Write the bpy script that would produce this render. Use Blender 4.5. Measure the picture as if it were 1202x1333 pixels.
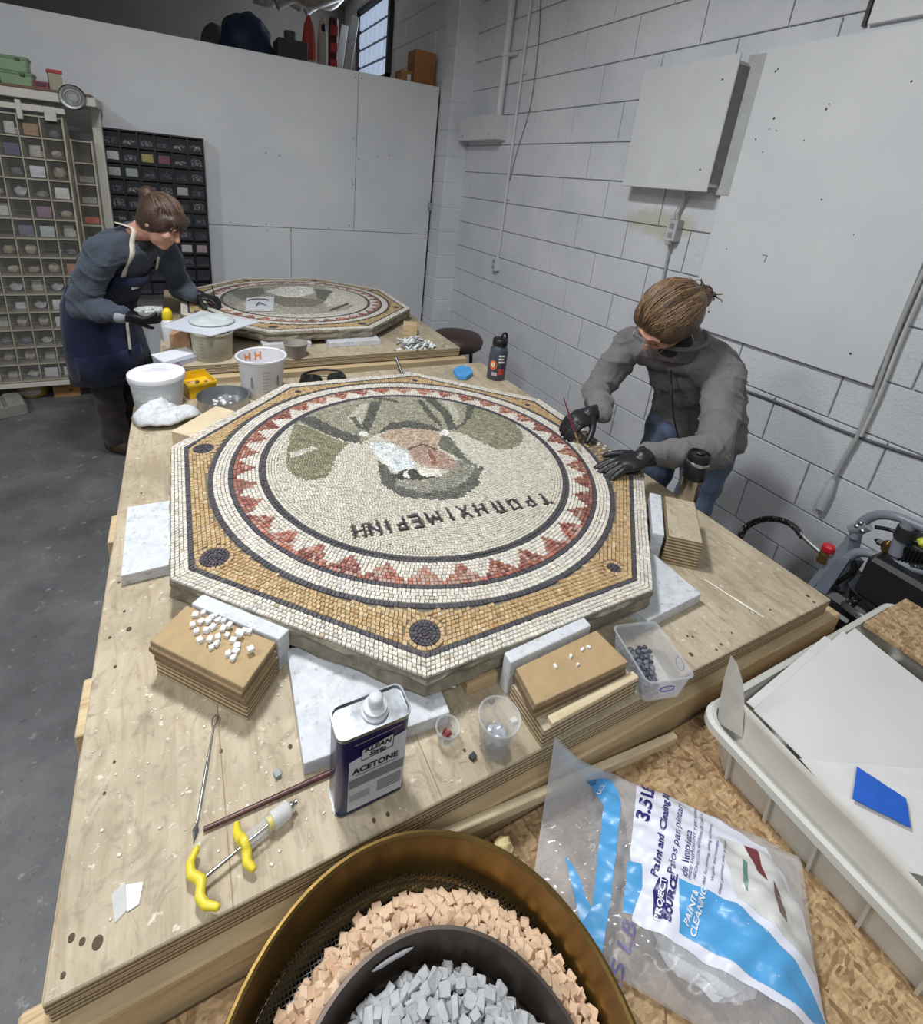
import bpy, bmesh, math, random
import numpy as np
from mathutils import Vector, Matrix, noise as mnoise
from mathutils.bvhtree import BVHTree

for o in list(bpy.data.objects): bpy.data.objects.remove(o)
SC = bpy.context.scene
COL = SC.collection
random.seed(7)
rnd = random.uniform

# ------------------------------------------------------------------ camera
# calibrated from the wall courses, the partition and the table edges of the photograph
IW, IH = 1202.0, 1333.0
F, PCX, PCY = 658.414, 578.51, 470.96
CR = np.array([[0.89089303, -0.44430959, 0.09433242],
               [-0.07101197, -0.34137517, -0.93724079],
               [0.44862781, 0.82828255, -0.33568006]])      # world axes in camera (x right, y down, z forward)
CZ = 1.65
cam = bpy.data.cameras.new('camera')
camo = bpy.data.objects.new('camera', cam)
COL.objects.link(camo)
Rw = CR.T
mw = Matrix(((Rw[0][0], -Rw[0][1], -Rw[0][2], 0), (Rw[1][0], -Rw[1][1], -Rw[1][2], 0),
             (Rw[2][0], -Rw[2][1], -Rw[2][2], CZ), (0, 0, 0, 1)))
camo.matrix_world = mw
cam.sensor_fit = 'VERTICAL'
cam.sensor_height = 24.0
cam.lens = F / IH * 24.0
cam.shift_x = -(PCX - IW / 2) / IH
cam.shift_y = (PCY - IH / 2) / IH
cam.clip_start = 0.02
SC.camera = camo

# ------------------------------------------------------------------ world, lights, exposure
w = bpy.data.worlds.new('world'); SC.world = w; w.use_nodes = True
bg = w.node_tree.nodes['Background']
bg.inputs[0].default_value = (0.80, 0.87, 1.0, 1); bg.inputs[1].default_value = 0.4
SC.view_settings.view_transform = 'Standard'; SC.view_settings.look = 'None'
SC.view_settings.gamma = 1.0; SC.view_settings.exposure = 0.05
SC.view_settings.use_curve_mapping = False
LIGHTS = [((0.05, 1.35, 3.12), 0.34, 0.34, 50, (0.96, 0.98, 1.0)),
          ((-2.1, 1.1, 3.12), 0.40, 0.40, 42, (0.96, 0.98, 1.0)),
          ((-0.6, -0.9, 3.12), 1.2, 0.5, 36, (0.95, 0.98, 1.0))]
for loc, sx, sy, pw, c in LIGHTS:
    l = bpy.data.lights.new('ceiling_lamp_light', 'AREA'); l.shape = 'RECTANGLE'
    l.size = sx; l.size_y = sy; l.energy = pw; l.color = c
    o = bpy.data.objects.new('ceiling_lamp_light', l); o.location = loc; COL.objects.link(o)

# ------------------------------------------------------------------ pixels to points
def ray(u, v): return CR.T @ np.array([(u - PCX) / F, (v - PCY) / F, 1.0])
def P(u, v, z): r = ray(u, v); r = r * ((z - CZ) / r[2]); return Vector((r[0], r[1], z))
def PX(u, v, x): r = ray(u, v); r = r * (x / r[0]); return Vector((x, r[1], r[2] + CZ))
def PY(u, v, y): r = ray(u, v); r = r * (y / r[1]); return Vector((r[0], y, r[2] + CZ))

# ------------------------------------------------------------------ materials
MATS = {}
def hexc(r, g, b):
    f = lambda c: c / 12.92 if c <= .04045 else ((c + .055) / 1.055) ** 2.4
    return (f(r / 255), f(g / 255), f(b / 255))
class NT:
    def __init__(s, name):
        s.m = bpy.data.materials.new(name); s.m.use_nodes = True; s.t = s.m.node_tree
        s.n = s.t.nodes; s.b = s.n['Principled BSDF']; s.out = s.n['Material Output']
    def add(s, t, **kw):
        n = s.n.new(t)
        for k, v in kw.items():
            if k in n.inputs: n.inputs[k].default_value = v
            else: setattr(n, k, v)
        return n
    def l(s, a, b): s.t.links.new(a, b)
    def coords(s, kind='Object', scale=(1, 1, 1), rot=(0, 0, 0)):
        c = s.add('ShaderNodeTexCoord'); m = s.add('ShaderNodeMapping')
        m.inputs['Scale'].default_value = scale; m.inputs['Rotation'].default_value = rot
        s.l(c.outputs[kind], m.inputs[0]); return m.outputs[0]
    def noise(s, vec, scale, detail=4, rough=.55, dist=0):
        n = s.add('ShaderNodeTexNoise', Scale=scale, Detail=detail, Roughness=rough, Distortion=dist)
        s.l(vec, n.inputs['Vector']); return n.outputs['Fac']
    def ramp(s, fac, stops):
        r = s.add('ShaderNodeValToRGB'); e = r.color_ramp.elements
        while len(e) < len(stops): e.new(0.5)
        for i, (p, c) in enumerate(stops):
            e[i].position = p; e[i].color = (*c, 1) if len(c) == 3 else c
        s.l(fac, r.inputs[0]); return r.outputs[0]
    def mix(s, fac, a, b, mode='MIX'):
        n = s.add('ShaderNodeMix', data_type='RGBA', blend_type=mode)
        for sock, v in ((n.inputs[0], fac), (n.inputs[6], a), (n.inputs[7], b)):
            if hasattr(v, 'node'): s.l(v, sock)
            elif isinstance(v, (int, float)): sock.default_value = v
            else: sock.default_value = (*v, 1)
        return n.outputs[2]
    def bump(s, h, strength=.3, dist=.002):
        b = s.add('ShaderNodeBump', Strength=strength, Distance=dist); s.l(h, b.inputs['Height'])
        s.l(b.outputs[0], s.b.inputs['Normal'])
    def col(s, c): s.l(c, s.b.inputs['Base Color'])
    def set(s, rough=.5, metal=0, **kw):
        s.b.inputs['Roughness'].default_value = rough; s.b.inputs['Metallic'].default_value = metal
        for k, v in kw.items(): s.b.inputs[k].default_value = v

def M(name, c=None, rough=.5, metal=0, var=.12, vs=12, bump=0, bs=80, bd=.002, kind='Object', scale=(1, 1, 1)):
    """plain procedural material: colour c, softly varied by noise, optional fine relief"""
    if name in MATS: return MATS[name]
    t = NT(name); v = t.coords(kind, scale)
    f = t.noise(v, vs, 5)
    lo = tuple(max(0, x * (1 - var)) for x in c); hi = tuple(min(1, x * (1 + var)) for x in c)
    t.col(t.ramp(f, [(.3, lo), (.7, hi)])); t.set(rough, metal)
    if bump: t.bump(t.noise(v, bs, 6), bump, bd)
    MATS[name] = t.m; return t.m

def clear(name, c=(.9, .93, .95), fac=.16, rough=.12):
    """thin clear plastic: mostly transparent, some gloss and haze"""
    if name in MATS: return MATS[name]
    t = NT(name); t.set(rough); v = t.coords('Object')
    t.col(t.ramp(t.noise(v, 30, 3), [(.3, tuple(x * .9 for x in c)), (.7, c)]))
    tr = t.add('ShaderNodeBsdfTransparent'); tr.inputs[0].default_value = (.97, .97, .97, 1)
    lw = t.add('ShaderNodeLayerWeight', Blend=.35)
    ma = t.add('ShaderNodeMath', operation='MULTIPLY_ADD'); t.l(lw.outputs['Facing'], ma.inputs[0])
    ma.inputs[1].default_value = .38; ma.inputs[2].default_value = fac
    mx = t.add('ShaderNodeMixShader'); t.l(ma.outputs[0], mx.inputs[0])
    t.l(tr.outputs[0], mx.inputs[1]); t.l(t.b.outputs[0], mx.inputs[2]); t.l(mx.outputs[0], t.out.inputs[0])
    MATS[name] = t.m; return t.m

def wood(name, a, b, dark, scale=(1, 14, 14), rough=.6, knots=True, kind='Object', rot=(0, 0, 0)):
    t = NT(name); v = t.coords(kind, scale, rot)
    g = t.noise(v, 7, 8, .62, .6)
    c = t.ramp(g, [(.25, dark), (.42, a), (.72, b)])
    v2 = t.coords(kind, (1, 1, 1)); st = t.noise(v2, 6, 5)
    c = t.mix(t.ramp(st, [(.45, (0, 0, 0)), (.75, (.55, .55, .55))]), c, tuple(x * .62 for x in a))
    t.col(c); t.set(rough); t.bump(g, .25, .0015)
    MATS[name] = t.m; return t.m

# --- the surfaces
def mk_mats():
    # painted block
    t = NT('painted_block'); v = t.coords('Generated'); vo = t.coords('Object')
    tc = t.add('ShaderNodeNewGeometry'); pos = tc.outputs['Position']
    n1 = t.noise(pos, 2.2, 6, .6); n2 = t.noise(pos, 38, 4)
    c = t.ramp(n1, [(.3, hexc(216, 219, 224)), (.65, hexc(234, 236, 240))])
    c = t.mix(t.ramp(n2, [(.60, (0, 0, 0)), (.76, (.4, .4, .4))]), c, hexc(196, 198, 202))
    # scuffed yellowed patch under the breaker box, with its own ragged edge
    def spot(cx, cy, cz, rx, ry, rz, n):
        s = t.add('ShaderNodeVectorMath', operation='SUBTRACT'); t.l(pos, s.inputs[0]); s.inputs[1].default_value = (cx, cy, cz)
        m = t.add('ShaderNodeVectorMath', operation='DIVIDE'); t.l(s.outputs[0], m.inputs[0]); m.inputs[1].default_value = (rx, ry, rz)
        le = t.add('ShaderNodeVectorMath', operation='LENGTH'); t.l(m.outputs[0], le.inputs[0])
        a = t.add('ShaderNodeMath', operation='MULTIPLY_ADD'); t.l(n, a.inputs[0]); a.inputs[1].default_value = -1.3; t.l(le.outputs['Value'], a.inputs[2])
        return a.outputs[0]
    yb = spot(2.22, 1.93, 1.55, 1, .24, .07, t.noise(pos, 14, 5))
    c = t.mix(t.ramp(yb, [(.0, (.6, .6, .6)), (.5, (0, 0, 0))]), c, hexc(196, 190, 160))
    t.col(c); t.set(.62); bn = t.noise(pos, 95, 6, .75); t.bump(bn, .9, .005); MATS['painted_block'] = t.m
    # floor
    t = NT('worn_floor'); pos = t.add('ShaderNodeNewGeometry').outputs['Position']
    n = t.noise(pos, 3.0, 9, .65); n2 = t.noise(pos, 22, 6, .7)
    c = t.ramp(n, [(.28, hexc(76, 77, 79)), (.5, hexc(100, 101, 103)), (.72, hexc(122, 123, 124))])
    c = t.mix(t.ramp(n2, [(.60, (0, 0, 0)), (.70, (.75, .75, .75))]), c, hexc(164, 166, 166))
    c = t.mix(t.ramp(t.noise(pos, 60, 5, .7), [(.30, (.6, .6, .6)), (.42, (0, 0, 0))]), c, hexc(58, 60, 64))
    t.col(c); t.set(.55); t.bump(n2, .4, .003); MATS['worn_floor'] = t.m
    # white plywood partition
    t = NT('white_panel'); pos = t.add('ShaderNodeNewGeometry').outputs['Position']
    n = t.noise(pos, 1.6, 6, .6); n2 = t.noise(pos, 26, 5, .7)
    c = t.ramp(n, [(.3, hexc(212, 215, 219)), (.7, hexc(228, 230, 232))])
    c = t.mix(t.ramp(n2, [(.70, (0, 0, 0)), (.78, (.5, .5, .5))]), c, hexc(165, 166, 166))
    t.col(c); t.set(.5); t.bump(n2, .06, .001); MATS['white_panel'] = t.m
    # plywood top
    t = NT('plywood'); v = t.coords('Object', (9, 1.2, 1)); g = t.noise(v, 5, 9, .62, 1.2)
    c = t.ramp(g, [(.28, hexc(158, 141, 114)), (.48, hexc(184, 170, 145)), (.72, hexc(197, 185, 162))])
    v2 = t.coords('Object'); st = t.noise(v2, 4.5, 6, .6)
    c = t.mix(t.ramp(st, [(.45, (0, 0, 0)), (.68, (.7, .7, .7))]), c, hexc(146, 132, 109))
    lo_ = t.noise(t.coords('Object', (3, 2, 1)), 9, 7, .7, 2); c = t.mix(t.ramp(lo_, [(.52, (0, 0, 0)), (.66, (.65, .65, .65))]), c, hexc(138, 124, 104))
    d = t.noise(v2, 60, 4, .6)
    c = t.mix(t.ramp(d, [(.63, (0, 0, 0)), (.70, (.7, .7, .7))]), c, hexc(232, 224, 206))
    d2 = t.noise(v2, 31, 6, .7, 1.5)
    c = t.mix(t.ramp(d2, [(.64, (0, 0, 0)), (.70, (.6, .6, .6))]), c, hexc(112, 100, 84))
    t.col(c); t.set(.62); t.bump(g, .18, .001); MATS['plywood'] = t.m
    # plywood edge: thin plies
    for nm, sc in (('ply_edge', 190), ('ply_edge_fine', 150)):
        t = NT(nm); v = t.coords('Object', (.02, .02, 1)); w_ = t.add('ShaderNodeTexWave', wave_type='BANDS', bands_direction='Z', Scale=sc / 6.28 * 1.6, Distortion=.6, Detail=2)
        t.l(v, w_.inputs[0]); c = t.ramp(w_.outputs['Fac'], [(.25, hexc(116, 98, 72)), (.5, hexc(172, 152, 120)), (.85, hexc(198, 182, 152))])
        vv = t.coords('Object', (3, 3, 30)); c = t.mix(t.ramp(t.noise(vv, 8, 5), [(.45, (0, 0, 0)), (.8, (.5, .5, .5))]), c, hexc(110, 88, 60))
        t.col(c); t.set(.65); t.bump(w_.outputs['Fac'], .3, .001); MATS[nm] = t.m
    # OSB flakes
    t = NT('osb'); v = t.coords('Object', (34, 95, 40), (0, 0, .5)); vo = t.add('ShaderNodeTexVoronoi', Scale=2.3, Randomness=1.0); vo.feature = 'F1'
    nz = t.add('ShaderNodeTexNoise', Scale=.16, Detail=4); t.l(v, nz.inputs[0])
    mxv = t.add('ShaderNodeMix', data_type='VECTOR'); mxv.inputs[0].default_value = .82
    t.l(nz.outputs['Color'], mxv.inputs[4]); t.l(v, mxv.inputs[5])
    ad = t.add('ShaderNodeVectorMath', operation='MULTIPLY_ADD'); t.l(nz.outputs['Color'], ad.inputs[0]); ad.inputs[1].default_value = (3, 5, 3); t.l(v, ad.inputs[2])
    t.l(ad.outputs[0], vo.inputs['Vector'])
    sep = t.add('ShaderNodeSeparateColor'); vb = t.add('ShaderNodeTexVoronoi', Scale=2.0); t.l(t.coords('Object', (85, 32, 40), (0, 0, .25)), vb.inputs['Vector']); vc = t.add('ShaderNodeTexVoronoi', Scale=1.1); t.l(t.coords('Object', (60, 60, 40)), vc.inputs['Vector'])
    s3 = t.add('ShaderNodeSeparateColor'); t.l(vc.outputs['Color'], s3.inputs[0])
    t.l(t.mix(t.ramp(s3.outputs[0], [(.48, (0, 0, 0)), (.52, (1, 1, 1))]), vo.outputs['Color'], vb.outputs['Color']), sep.inputs[0])
    c = t.ramp(sep.outputs[0], [(.0, hexc(126, 98, 68)), (.3, hexc(178, 146, 106)), (.7, hexc(200, 172, 132)), (1, hexc(148, 116, 80))])
    v3 = t.coords('Object', (30, 90, 60)); c = t.mix(t.ramp(t.noise(v3, 3, 6), [(.4, (0, 0, 0)), (.7, (.5, .5, .5))]), c, hexc(108, 82, 56))
    t.col(c); t.set(.6); t.bump(sep.outputs[1], .5, .002); MATS['osb'] = t.m
    # marble-like foam boards
    t = NT('foam_board'); v = t.coords('Object'); n = t.noise(v, 40, 6, .65); n2 = t.noise(v, 90, 3, .6)
    c = t.ramp(n, [(.3, hexc(188, 192, 198)), (.6, hexc(212, 215, 219))])
    c = t.mix(t.ramp(n2, [(.60, (0, 0, 0)), (.70, (.7, .7, .7))]), c, hexc(150, 146, 138))
    t.col(c); t.set(.6); t.bump(n, .3, .002); MATS['foam_board'] = t.m
    # slab concrete
    t = NT('slab_concrete'); v = t.coords('Object'); n = t.noise(v, 26, 8, .7); n2 = t.noise(v, 7, 4)
    c = t.ramp(n, [(.3, hexc(96, 90, 78)), (.55, hexc(140, 132, 116)), (.75, hexc(172, 164, 146))])
    c = t.mix(t.ramp(n2, [(.4, (0, 0, 0)), (.7, (.5, .5, .5))]), c, hexc(112, 106, 92))
    t.col(c); t.set(.85); t.bump(n, .8, .004); MATS['slab_concrete'] = t.m
    # tesserae: every stone keeps its own colour (stored per stone), with fine grain
    t = NT('tessera_stone'); a = t.add('ShaderNodeAttribute', attribute_name='Col'); v = t.coords('Object')
    n = t.noise(v, 420, 3, .6); g = t.ramp(n, [(.25, (.80, .80, .80)), (.75, (1.08, 1.08, 1.08))])
    t.col(t.mix(1.0, a.outputs['Color'], g, 'MULTIPLY')); t.set(.55); t.bump(n, .25, .0006); MATS['tessera_stone'] = t.m
    # mortar
    M('mortar', hexc(118, 108, 94), .9, var=.25, vs=60, bump=.5, bs=200)
    # fabrics
    def fabric(name, c, wv=700, var=.18, vs=9, rough=.9):
        t = NT(name); v = t.coords('Object'); n = t.noise(v, vs, 6, .6); f = t.noise(v, wv, 2, .5)
        t.col(t.mix(t.ramp(f, [(.35, (0, 0, 0)), (.65, (.25, .25, .25))]), t.ramp(n, [(.3, tuple(x * (1 - var) for x in c)), (.7, tuple(x * (1 + var) for x in c))]), tuple(min(1, x * 1.5) for x in c)))
        t.set(rough, **{'Sheen Weight': .15}); hn = t.noise(v, 11, 5, .55, 1.4); t.bump(hn, .55, .016); MATS[name] = t.m
    fabric('fleece_grey', hexc(108, 105, 105)); fabric('sweater_slate', hexc(66, 74, 86)); fabric('denim', hexc(80, 94, 118), var=.3, vs=7)
    fabric('apron_navy', hexc(28, 36, 68), var=.25); fabric('trousers_plum', hexc(56, 46, 52)); fabric('cotton_white', hexc(204, 206, 210), var=.05)
    fabric('collar_black', hexc(26, 26, 28)); fabric('strap_cream', hexc(222, 214, 200), var=.05)
    # skin
    t = NT('skin'); v = t.coords('Object'); n = t.noise(v, 25, 4)
    t.col(t.ramp(n, [(.3, hexc(206, 150, 128)), (.7, hexc(224, 174, 152))])); t.set(.5, **{'Subsurface Weight': .12, 'Subsurface Radius': (.012, .005, .003)}); MATS['skin'] = t.m
    # hair
    for nm, a, b in (('hair_brown', hexc(58, 42, 32), hexc(118, 92, 68)), ('hair_brown_light', hexc(112, 88, 64), hexc(164, 134, 100)), ('hair_dark', hexc(46, 34, 30), hexc(92, 68, 56)), ('hair_dark_light', hexc(92, 70, 58), hexc(138, 110, 92))):
        t = NT(nm); v = t.coords('Object', (18, 130, 60)); n = t.noise(v, 2.2, 5, .6)
        t.col(t.ramp(n, [(.3, a), (.72, b)])); t.set(.38); t.bump(n, .5, .004); MATS[nm] = t.m
    M('nitrile_black', hexc(30, 31, 34), .42, var=.2, bump=.35, bs=60, bd=.004)
    M('boot_brown', hexc(58, 44, 34), .55)
mk_mats()
MDFE2 = M('mdf_edge_pale', hexc(158, 136, 104), .8, var=.2, vs=60)
PINE = wood('pine', hexc(196, 172, 132), hexc(214, 194, 156), hexc(154, 124, 84))
PINE_Y = wood('pine_light', hexc(208, 190, 156), hexc(222, 206, 176), hexc(178, 152, 112))
MDF = M('mdf', hexc(172, 146, 108), .7, var=.08, vs=40, bump=.1)
MDFE = M('mdf_edge', hexc(122, 102, 76), .8, var=.2, vs=60)
FOAM = MATS['foam_board']
WHITE_PL = M('white_plastic', hexc(208, 211, 216), .35, var=.04)
STEEL = M('steel', hexc(196, 198, 200), .28, 1, var=.1, vs=30)
BLACK_PL = M('black_plastic', hexc(24, 24, 26), .4, var=.2)
CARD = M('cardboard', hexc(160, 118, 76), .75, var=.1)
GREY_PAINT = M('grey_paint', hexc(130, 136, 146), .38, var=.08)
WALLP = M('painted_metal', hexc(214, 216, 218), .42, var=.05, vs=5)

# ------------------------------------------------------------------ mesh helpers
TMPS = bpy.data.scenes.new('tmp')          # small scratch scene, so that evaluating one shape stays quick
def evaluated_mesh(o):
    TMPS.collection.objects.link(o); vl = TMPS.view_layers[0]; vl.update(); dg = vl.depsgraph; dg.update()
    me = bpy.data.meshes.new_from_object(o.evaluated_get(dg)); TMPS.collection.objects.unlink(o); return me
class MB:
    def __init__(s): s.v = []; s.f = []
    def add(s, vs, fs):
        n = len(s.v); s.v += [tuple(p) for p in vs]; s.f += [tuple(i + n for i in f) for f in fs]; return s
    def box(s, c, size, rz=0, mt=None, bev=0):
        hx, hy, hz = size[0] / 2, size[1] / 2, size[2] / 2
        if bev:
            b = min(bev, hx * .9, hy * .9, hz * .9); vs = []; 
            bm = bmesh.new(); bmesh.ops.create_cube(bm, size=1.0)
            for q in bm.verts: q.co = Vector((q.co.x * size[0], q.co.y * size[1], q.co.z * size[2]))
            bmesh.ops.bevel(bm, geom=list(bm.edges), offset=b, segments=1, affect='EDGES', profile=.5)
            bm.verts.ensure_lookup_table(); vs = [q.co.copy() for q in bm.verts]; fs = [[q.index for q in f.verts] for f in bm.faces]; bm.free()
        else:
            vs = [Vector((x, y, z)) for z in (-hz, hz) for y in (-hy, hy) for x in (-hx, hx)]
            fs = [(0, 2, 3, 1), (4, 5, 7, 6), (0, 1, 5, 4), (2, 6, 7, 3), (0, 4, 6, 2), (1, 3, 7, 5)]
        T = (mt if mt is not None else Matrix.Translation(Vector(c)) @ Matrix.Rotation(rz, 4, 'Z'))
        return s.add([T @ q for q in vs], fs)
    def prism(s, poly, z0, z1, taper=None):
        n = len(poly); b = [(p[0], p[1], z0) for p in poly]; q = taper or poly; t = [(p[0], p[1], z1) for p in q]
        a = sum(poly[i][0] * poly[(i + 1) % n][1] - poly[(i + 1) % n][0] * poly[i][1] for i in range(n))
        fs = [tuple(range(n))[::-1], tuple(range(n, 2 * n))] + [(i, (i + 1) % n, n + (i + 1) % n, n + i) for i in range(n)]
        if a < 0: fs = [f[::-1] for f in fs]
        return s.add(b + t, fs)
    def tube(s, pts, r, seg=8, caps=True, closed=False):
        pts = [Vector(p) for p in pts]; n = len(pts); rs = r if isinstance(r, (list, tuple)) else [r] * n
        vs = []; up = None
        for i, p in enumerate(pts):
            if closed: d = pts[(i + 1) % n] - pts[i - 1]
            else: d = pts[min(i + 1, n - 1)] - pts[max(i - 1, 0)]
            d = d.normalized() if d.length > 1e-9 else Vector((0, 0, 1))
            if up is None: up = d.orthogonal().normalized()
            else:
                up = up - d * up.dot(d); up = up.normalized() if up.length > 1e-6 else d.orthogonal().normalized()
            sd = d.cross(up)
            for k in range(seg):
                a = 2 * math.pi * k / seg; vs.append(p + (up * math.cos(a) + sd * math.sin(a)) * rs[i])
        fs = []
        for i in range(n if closed else n - 1):
            j = (i + 1) % n
            for k in range(seg):
                k2 = (k + 1) % seg; fs.append((i * seg + k, i * seg + k2, j * seg + k2, j * seg + k))
        if caps and not closed: fs += [tuple(range(seg))[::-1], tuple(range((n - 1) * seg, n * seg))]
        return s.add(vs, fs)
    def lathe(s, prof, seg=32, c=(0, 0, 0), sx=1, sy=1, mt=None, cap0=False, cap1=False):
        vs = []; n = len(prof)
        for r, z in prof:
            for k in range(seg):
                a = 2 * math.pi * k / seg; q = Vector((r * math.cos(a) * sx, r * math.sin(a) * sy, z)); vs.append((mt @ q) if mt is not None else Vector(c) + q)
        fs = [(i * seg + k, i * seg + (k + 1) % seg, (i + 1) * seg + (k + 1) % seg, (i + 1) * seg + k) for i in range(n - 1) for k in range(seg)]
        if cap0: fs.append(tuple(range(seg))[::-1])
        if cap1: fs.append(tuple(range((n - 1) * seg, n * seg)))
        return s.add(vs, fs)
    def ell(s, c, r, axes=None, seg=20, rings=12):
        A = axes or (Vector((1, 0, 0)), Vector((0, 1, 0)), Vector((0, 0, 1))); c = Vector(c); vs = []
        vs.append(c - A[2] * r[2])
        for i in range(1, rings):
            ph = -math.pi / 2 + math.pi * i / rings
            for k in range(seg):
                a = 2 * math.pi * k / seg
                vs.append(c + A[0] * (r[0] * math.cos(ph) * math.cos(a)) + A[1] * (r[1] * math.cos(ph) * math.sin(a)) + A[2] * (r[2] * math.sin(ph)))
        vs.append(c + A[2] * r[2]); L = len(vs) - 1
        fs = [(0, 1 + (k + 1) % seg, 1 + k) for k in range(seg)]
        for i in range(rings - 2):
            for k in range(seg):
                a = 1 + i * seg + k; b = 1 + i * seg + (k + 1) % seg; fs.append((a, b, b + seg, a + seg))
        o = 1 + (rings - 2) * seg; fs += [(o + k, o + (k + 1) % seg, L) for k in range(seg)]
        return s.add(vs, fs)
    def cap(s, p0, p1, r0, r1, seg=14):
        p0, p1 = Vector(p0), Vector(p1); d = (p1 - p0).normalized(); pts = []; rs = []
        for a in (-85, -60, -30, 0): t = math.radians(a); pts.append(p0 + d * (r0 * math.sin(t))); rs.append(r0 * math.cos(t))
        for a in (0, 30, 60, 85): t = math.radians(a); pts.append(p1 + d * (r1 * math.sin(t))); rs.append(r1 * math.cos(t))
        return s.tube(pts, rs, seg)
    def chain(s, pts, rs, seg=14):
        for i in range(len(pts) - 1): s.cap(pts[i], pts[i + 1], rs[i], rs[i + 1], seg)
        return s
    def loft(s, rings, seg=28):
        """rings: (centre, axis_a, axis_b) -> closed elliptical loft"""
        vs = []; n = len(rings)
        for c, a, b in rings:
            for k in range(seg):
                t = 2 * math.pi * k / seg; vs.append(Vector(c) + Vector(a) * math.cos(t) + Vector(b) * math.sin(t))
        fs = [(i * seg + k, i * seg + (k + 1) % seg, (i + 1) * seg + (k + 1) % seg, (i + 1) * seg + k) for i in range(n - 1) for k in range(seg)]
        fs += [tuple(range(seg))[::-1], tuple(range((n - 1) * seg, n * seg))]
        return s.add(vs, fs)
    def mesh(s, name, mat, smooth=None):
        me = bpy.data.meshes.new(name); me.from_pydata([tuple(v) for v in s.v], [], s.f)
        me.materials.append(mat if not isinstance(mat, str) else MATS[mat])
        if smooth is not None:
            me.polygons.foreach_set('use_smooth', [True] * len(me.polygons))
            if smooth < 3: me.set_sharp_from_angle(angle=smooth)
        me.update(); return me
    def build(s, name, mat, parent=None, smooth=None, loc=None, rz=0):
        o = bpy.data.objects.new(name, s.mesh(name, mat, smooth)); COL.objects.link(o)
        if loc is not None: o.location = loc
        o.rotation_euler[2] = rz
        if parent: o.parent = parent
        return o
def fixn(me):
    bm = bmesh.new(); bm.from_mesh(me); bmesh.ops.recalc_face_normals(bm, faces=bm.faces); bm.to_mesh(me); bm.free()

def tag(o, label=None, cat=None, group=None, kind=None):
    if label: o['label'] = label
    if cat: o['category'] = cat
    if group: o['group'] = group
    if kind: o['kind'] = kind
    return o
def thing(name, label, cat, loc=(0, 0, 0), rz=0, group=None):
    o = bpy.data.objects.new(name, None); COL.objects.link(o); o.location = loc; o.rotation_euler[2] = rz
    o.empty_display_size = .05; return tag(o, label, cat, group)
def inst(name, me, loc=(0, 0, 0), rot=(0, 0, 0), parent=None, sc=None):
    o = bpy.data.objects.new(name, me); COL.objects.link(o); o.location = loc; o.rotation_euler = rot
    if sc: o.scale = sc if isinstance(sc, (tuple, list)) else (sc,) * 3
    if parent: o.parent = parent
    return o
def blob(mb, name, mat, parent=None, voxel=.006, smooth_it=4):
    """closed overlapping shapes grown together into one continuous surface"""
    me = mb.mesh(name + '_src', mat); fixn(me)
    o = bpy.data.objects.new(name, me)
    r = o.modifiers.new('r', 'REMESH'); r.mode = 'VOXEL'; r.voxel_size = voxel
    s = o.modifiers.new('s', 'SMOOTH'); s.factor = .5; s.iterations = smooth_it
    m2 = evaluated_mesh(o); COL.objects.link(o)
    o.modifiers.clear(); o.data = m2; m2.name = name; bpy.data.meshes.remove(me)
    m2.polygons.foreach_set('use_smooth', [True] * len(m2.polygons))
    if not m2.materials: m2.materials.append(MATS[mat] if isinstance(mat, str) else mat)
    if parent: o.parent = parent
    return o
def displace(o, fn):
    me = o.data; n = len(me.vertices); co = np.empty(n * 3); no = np.empty(n * 3); me.vertices.foreach_get('co', co); me.vertices.foreach_get('normal', no)
    co = co.reshape(-1, 3); no = no.reshape(-1, 3); co += no * fn(co[:, 0], co[:, 1], co[:, 2])[:, None]; me.vertices.foreach_set('co', co.ravel()); me.update()
def text2d(body, size=1.0, bold=0.0, shear=0):
    cu = bpy.data.curves.new('txt', 'FONT'); cu.body = body; cu.size = size; cu.align_x = 'CENTER'; cu.align_y = 'CENTER'; cu.offset = bold; cu.shear = shear; cu.resolution_u = 3
    o = bpy.data.objects.new('txt', cu); me = evaluated_mesh(o); vs = [(v.co.x, v.co.y) for v in me.vertices]; fs = [tuple(p.vertices) for p in me.polygons]
    bpy.data.objects.remove(o); bpy.data.curves.remove(cu); bpy.data.meshes.remove(me); return vs, fs
def smoothline(pts, n=6):
    """Catmull-Rom through the points"""
    p = [Vector(q) for q in pts]; p = [p[0] * 2 - p[1]] + p + [p[-1] * 2 - p[-2]]; out = []
    for i in range(1, len(p) - 2):
        for k in range(n):
            t = k / n; a, b, c, d = p[i - 1], p[i], p[i + 1], p[i + 2]
            out.append(.5 * ((2 * b) + (c - a) * t + (2 * a - 5 * b + 4 * c - d) * t * t + (3 * b - a - 3 * c + d) * t ** 3))
    out.append(p[-2]); return out
def inpoly(x, y, poly):
    r = False; j = len(poly) - 1
    for i in range(len(poly)):
        xi, yi = poly[i][0], poly[i][1]; xj, yj = poly[j][0], poly[j][1]
        if (yi > y) != (yj > y) and x < (xj - xi) * (y - yi) / (yj - yi) + xi: r = not r
        j = i
    return r
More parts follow.
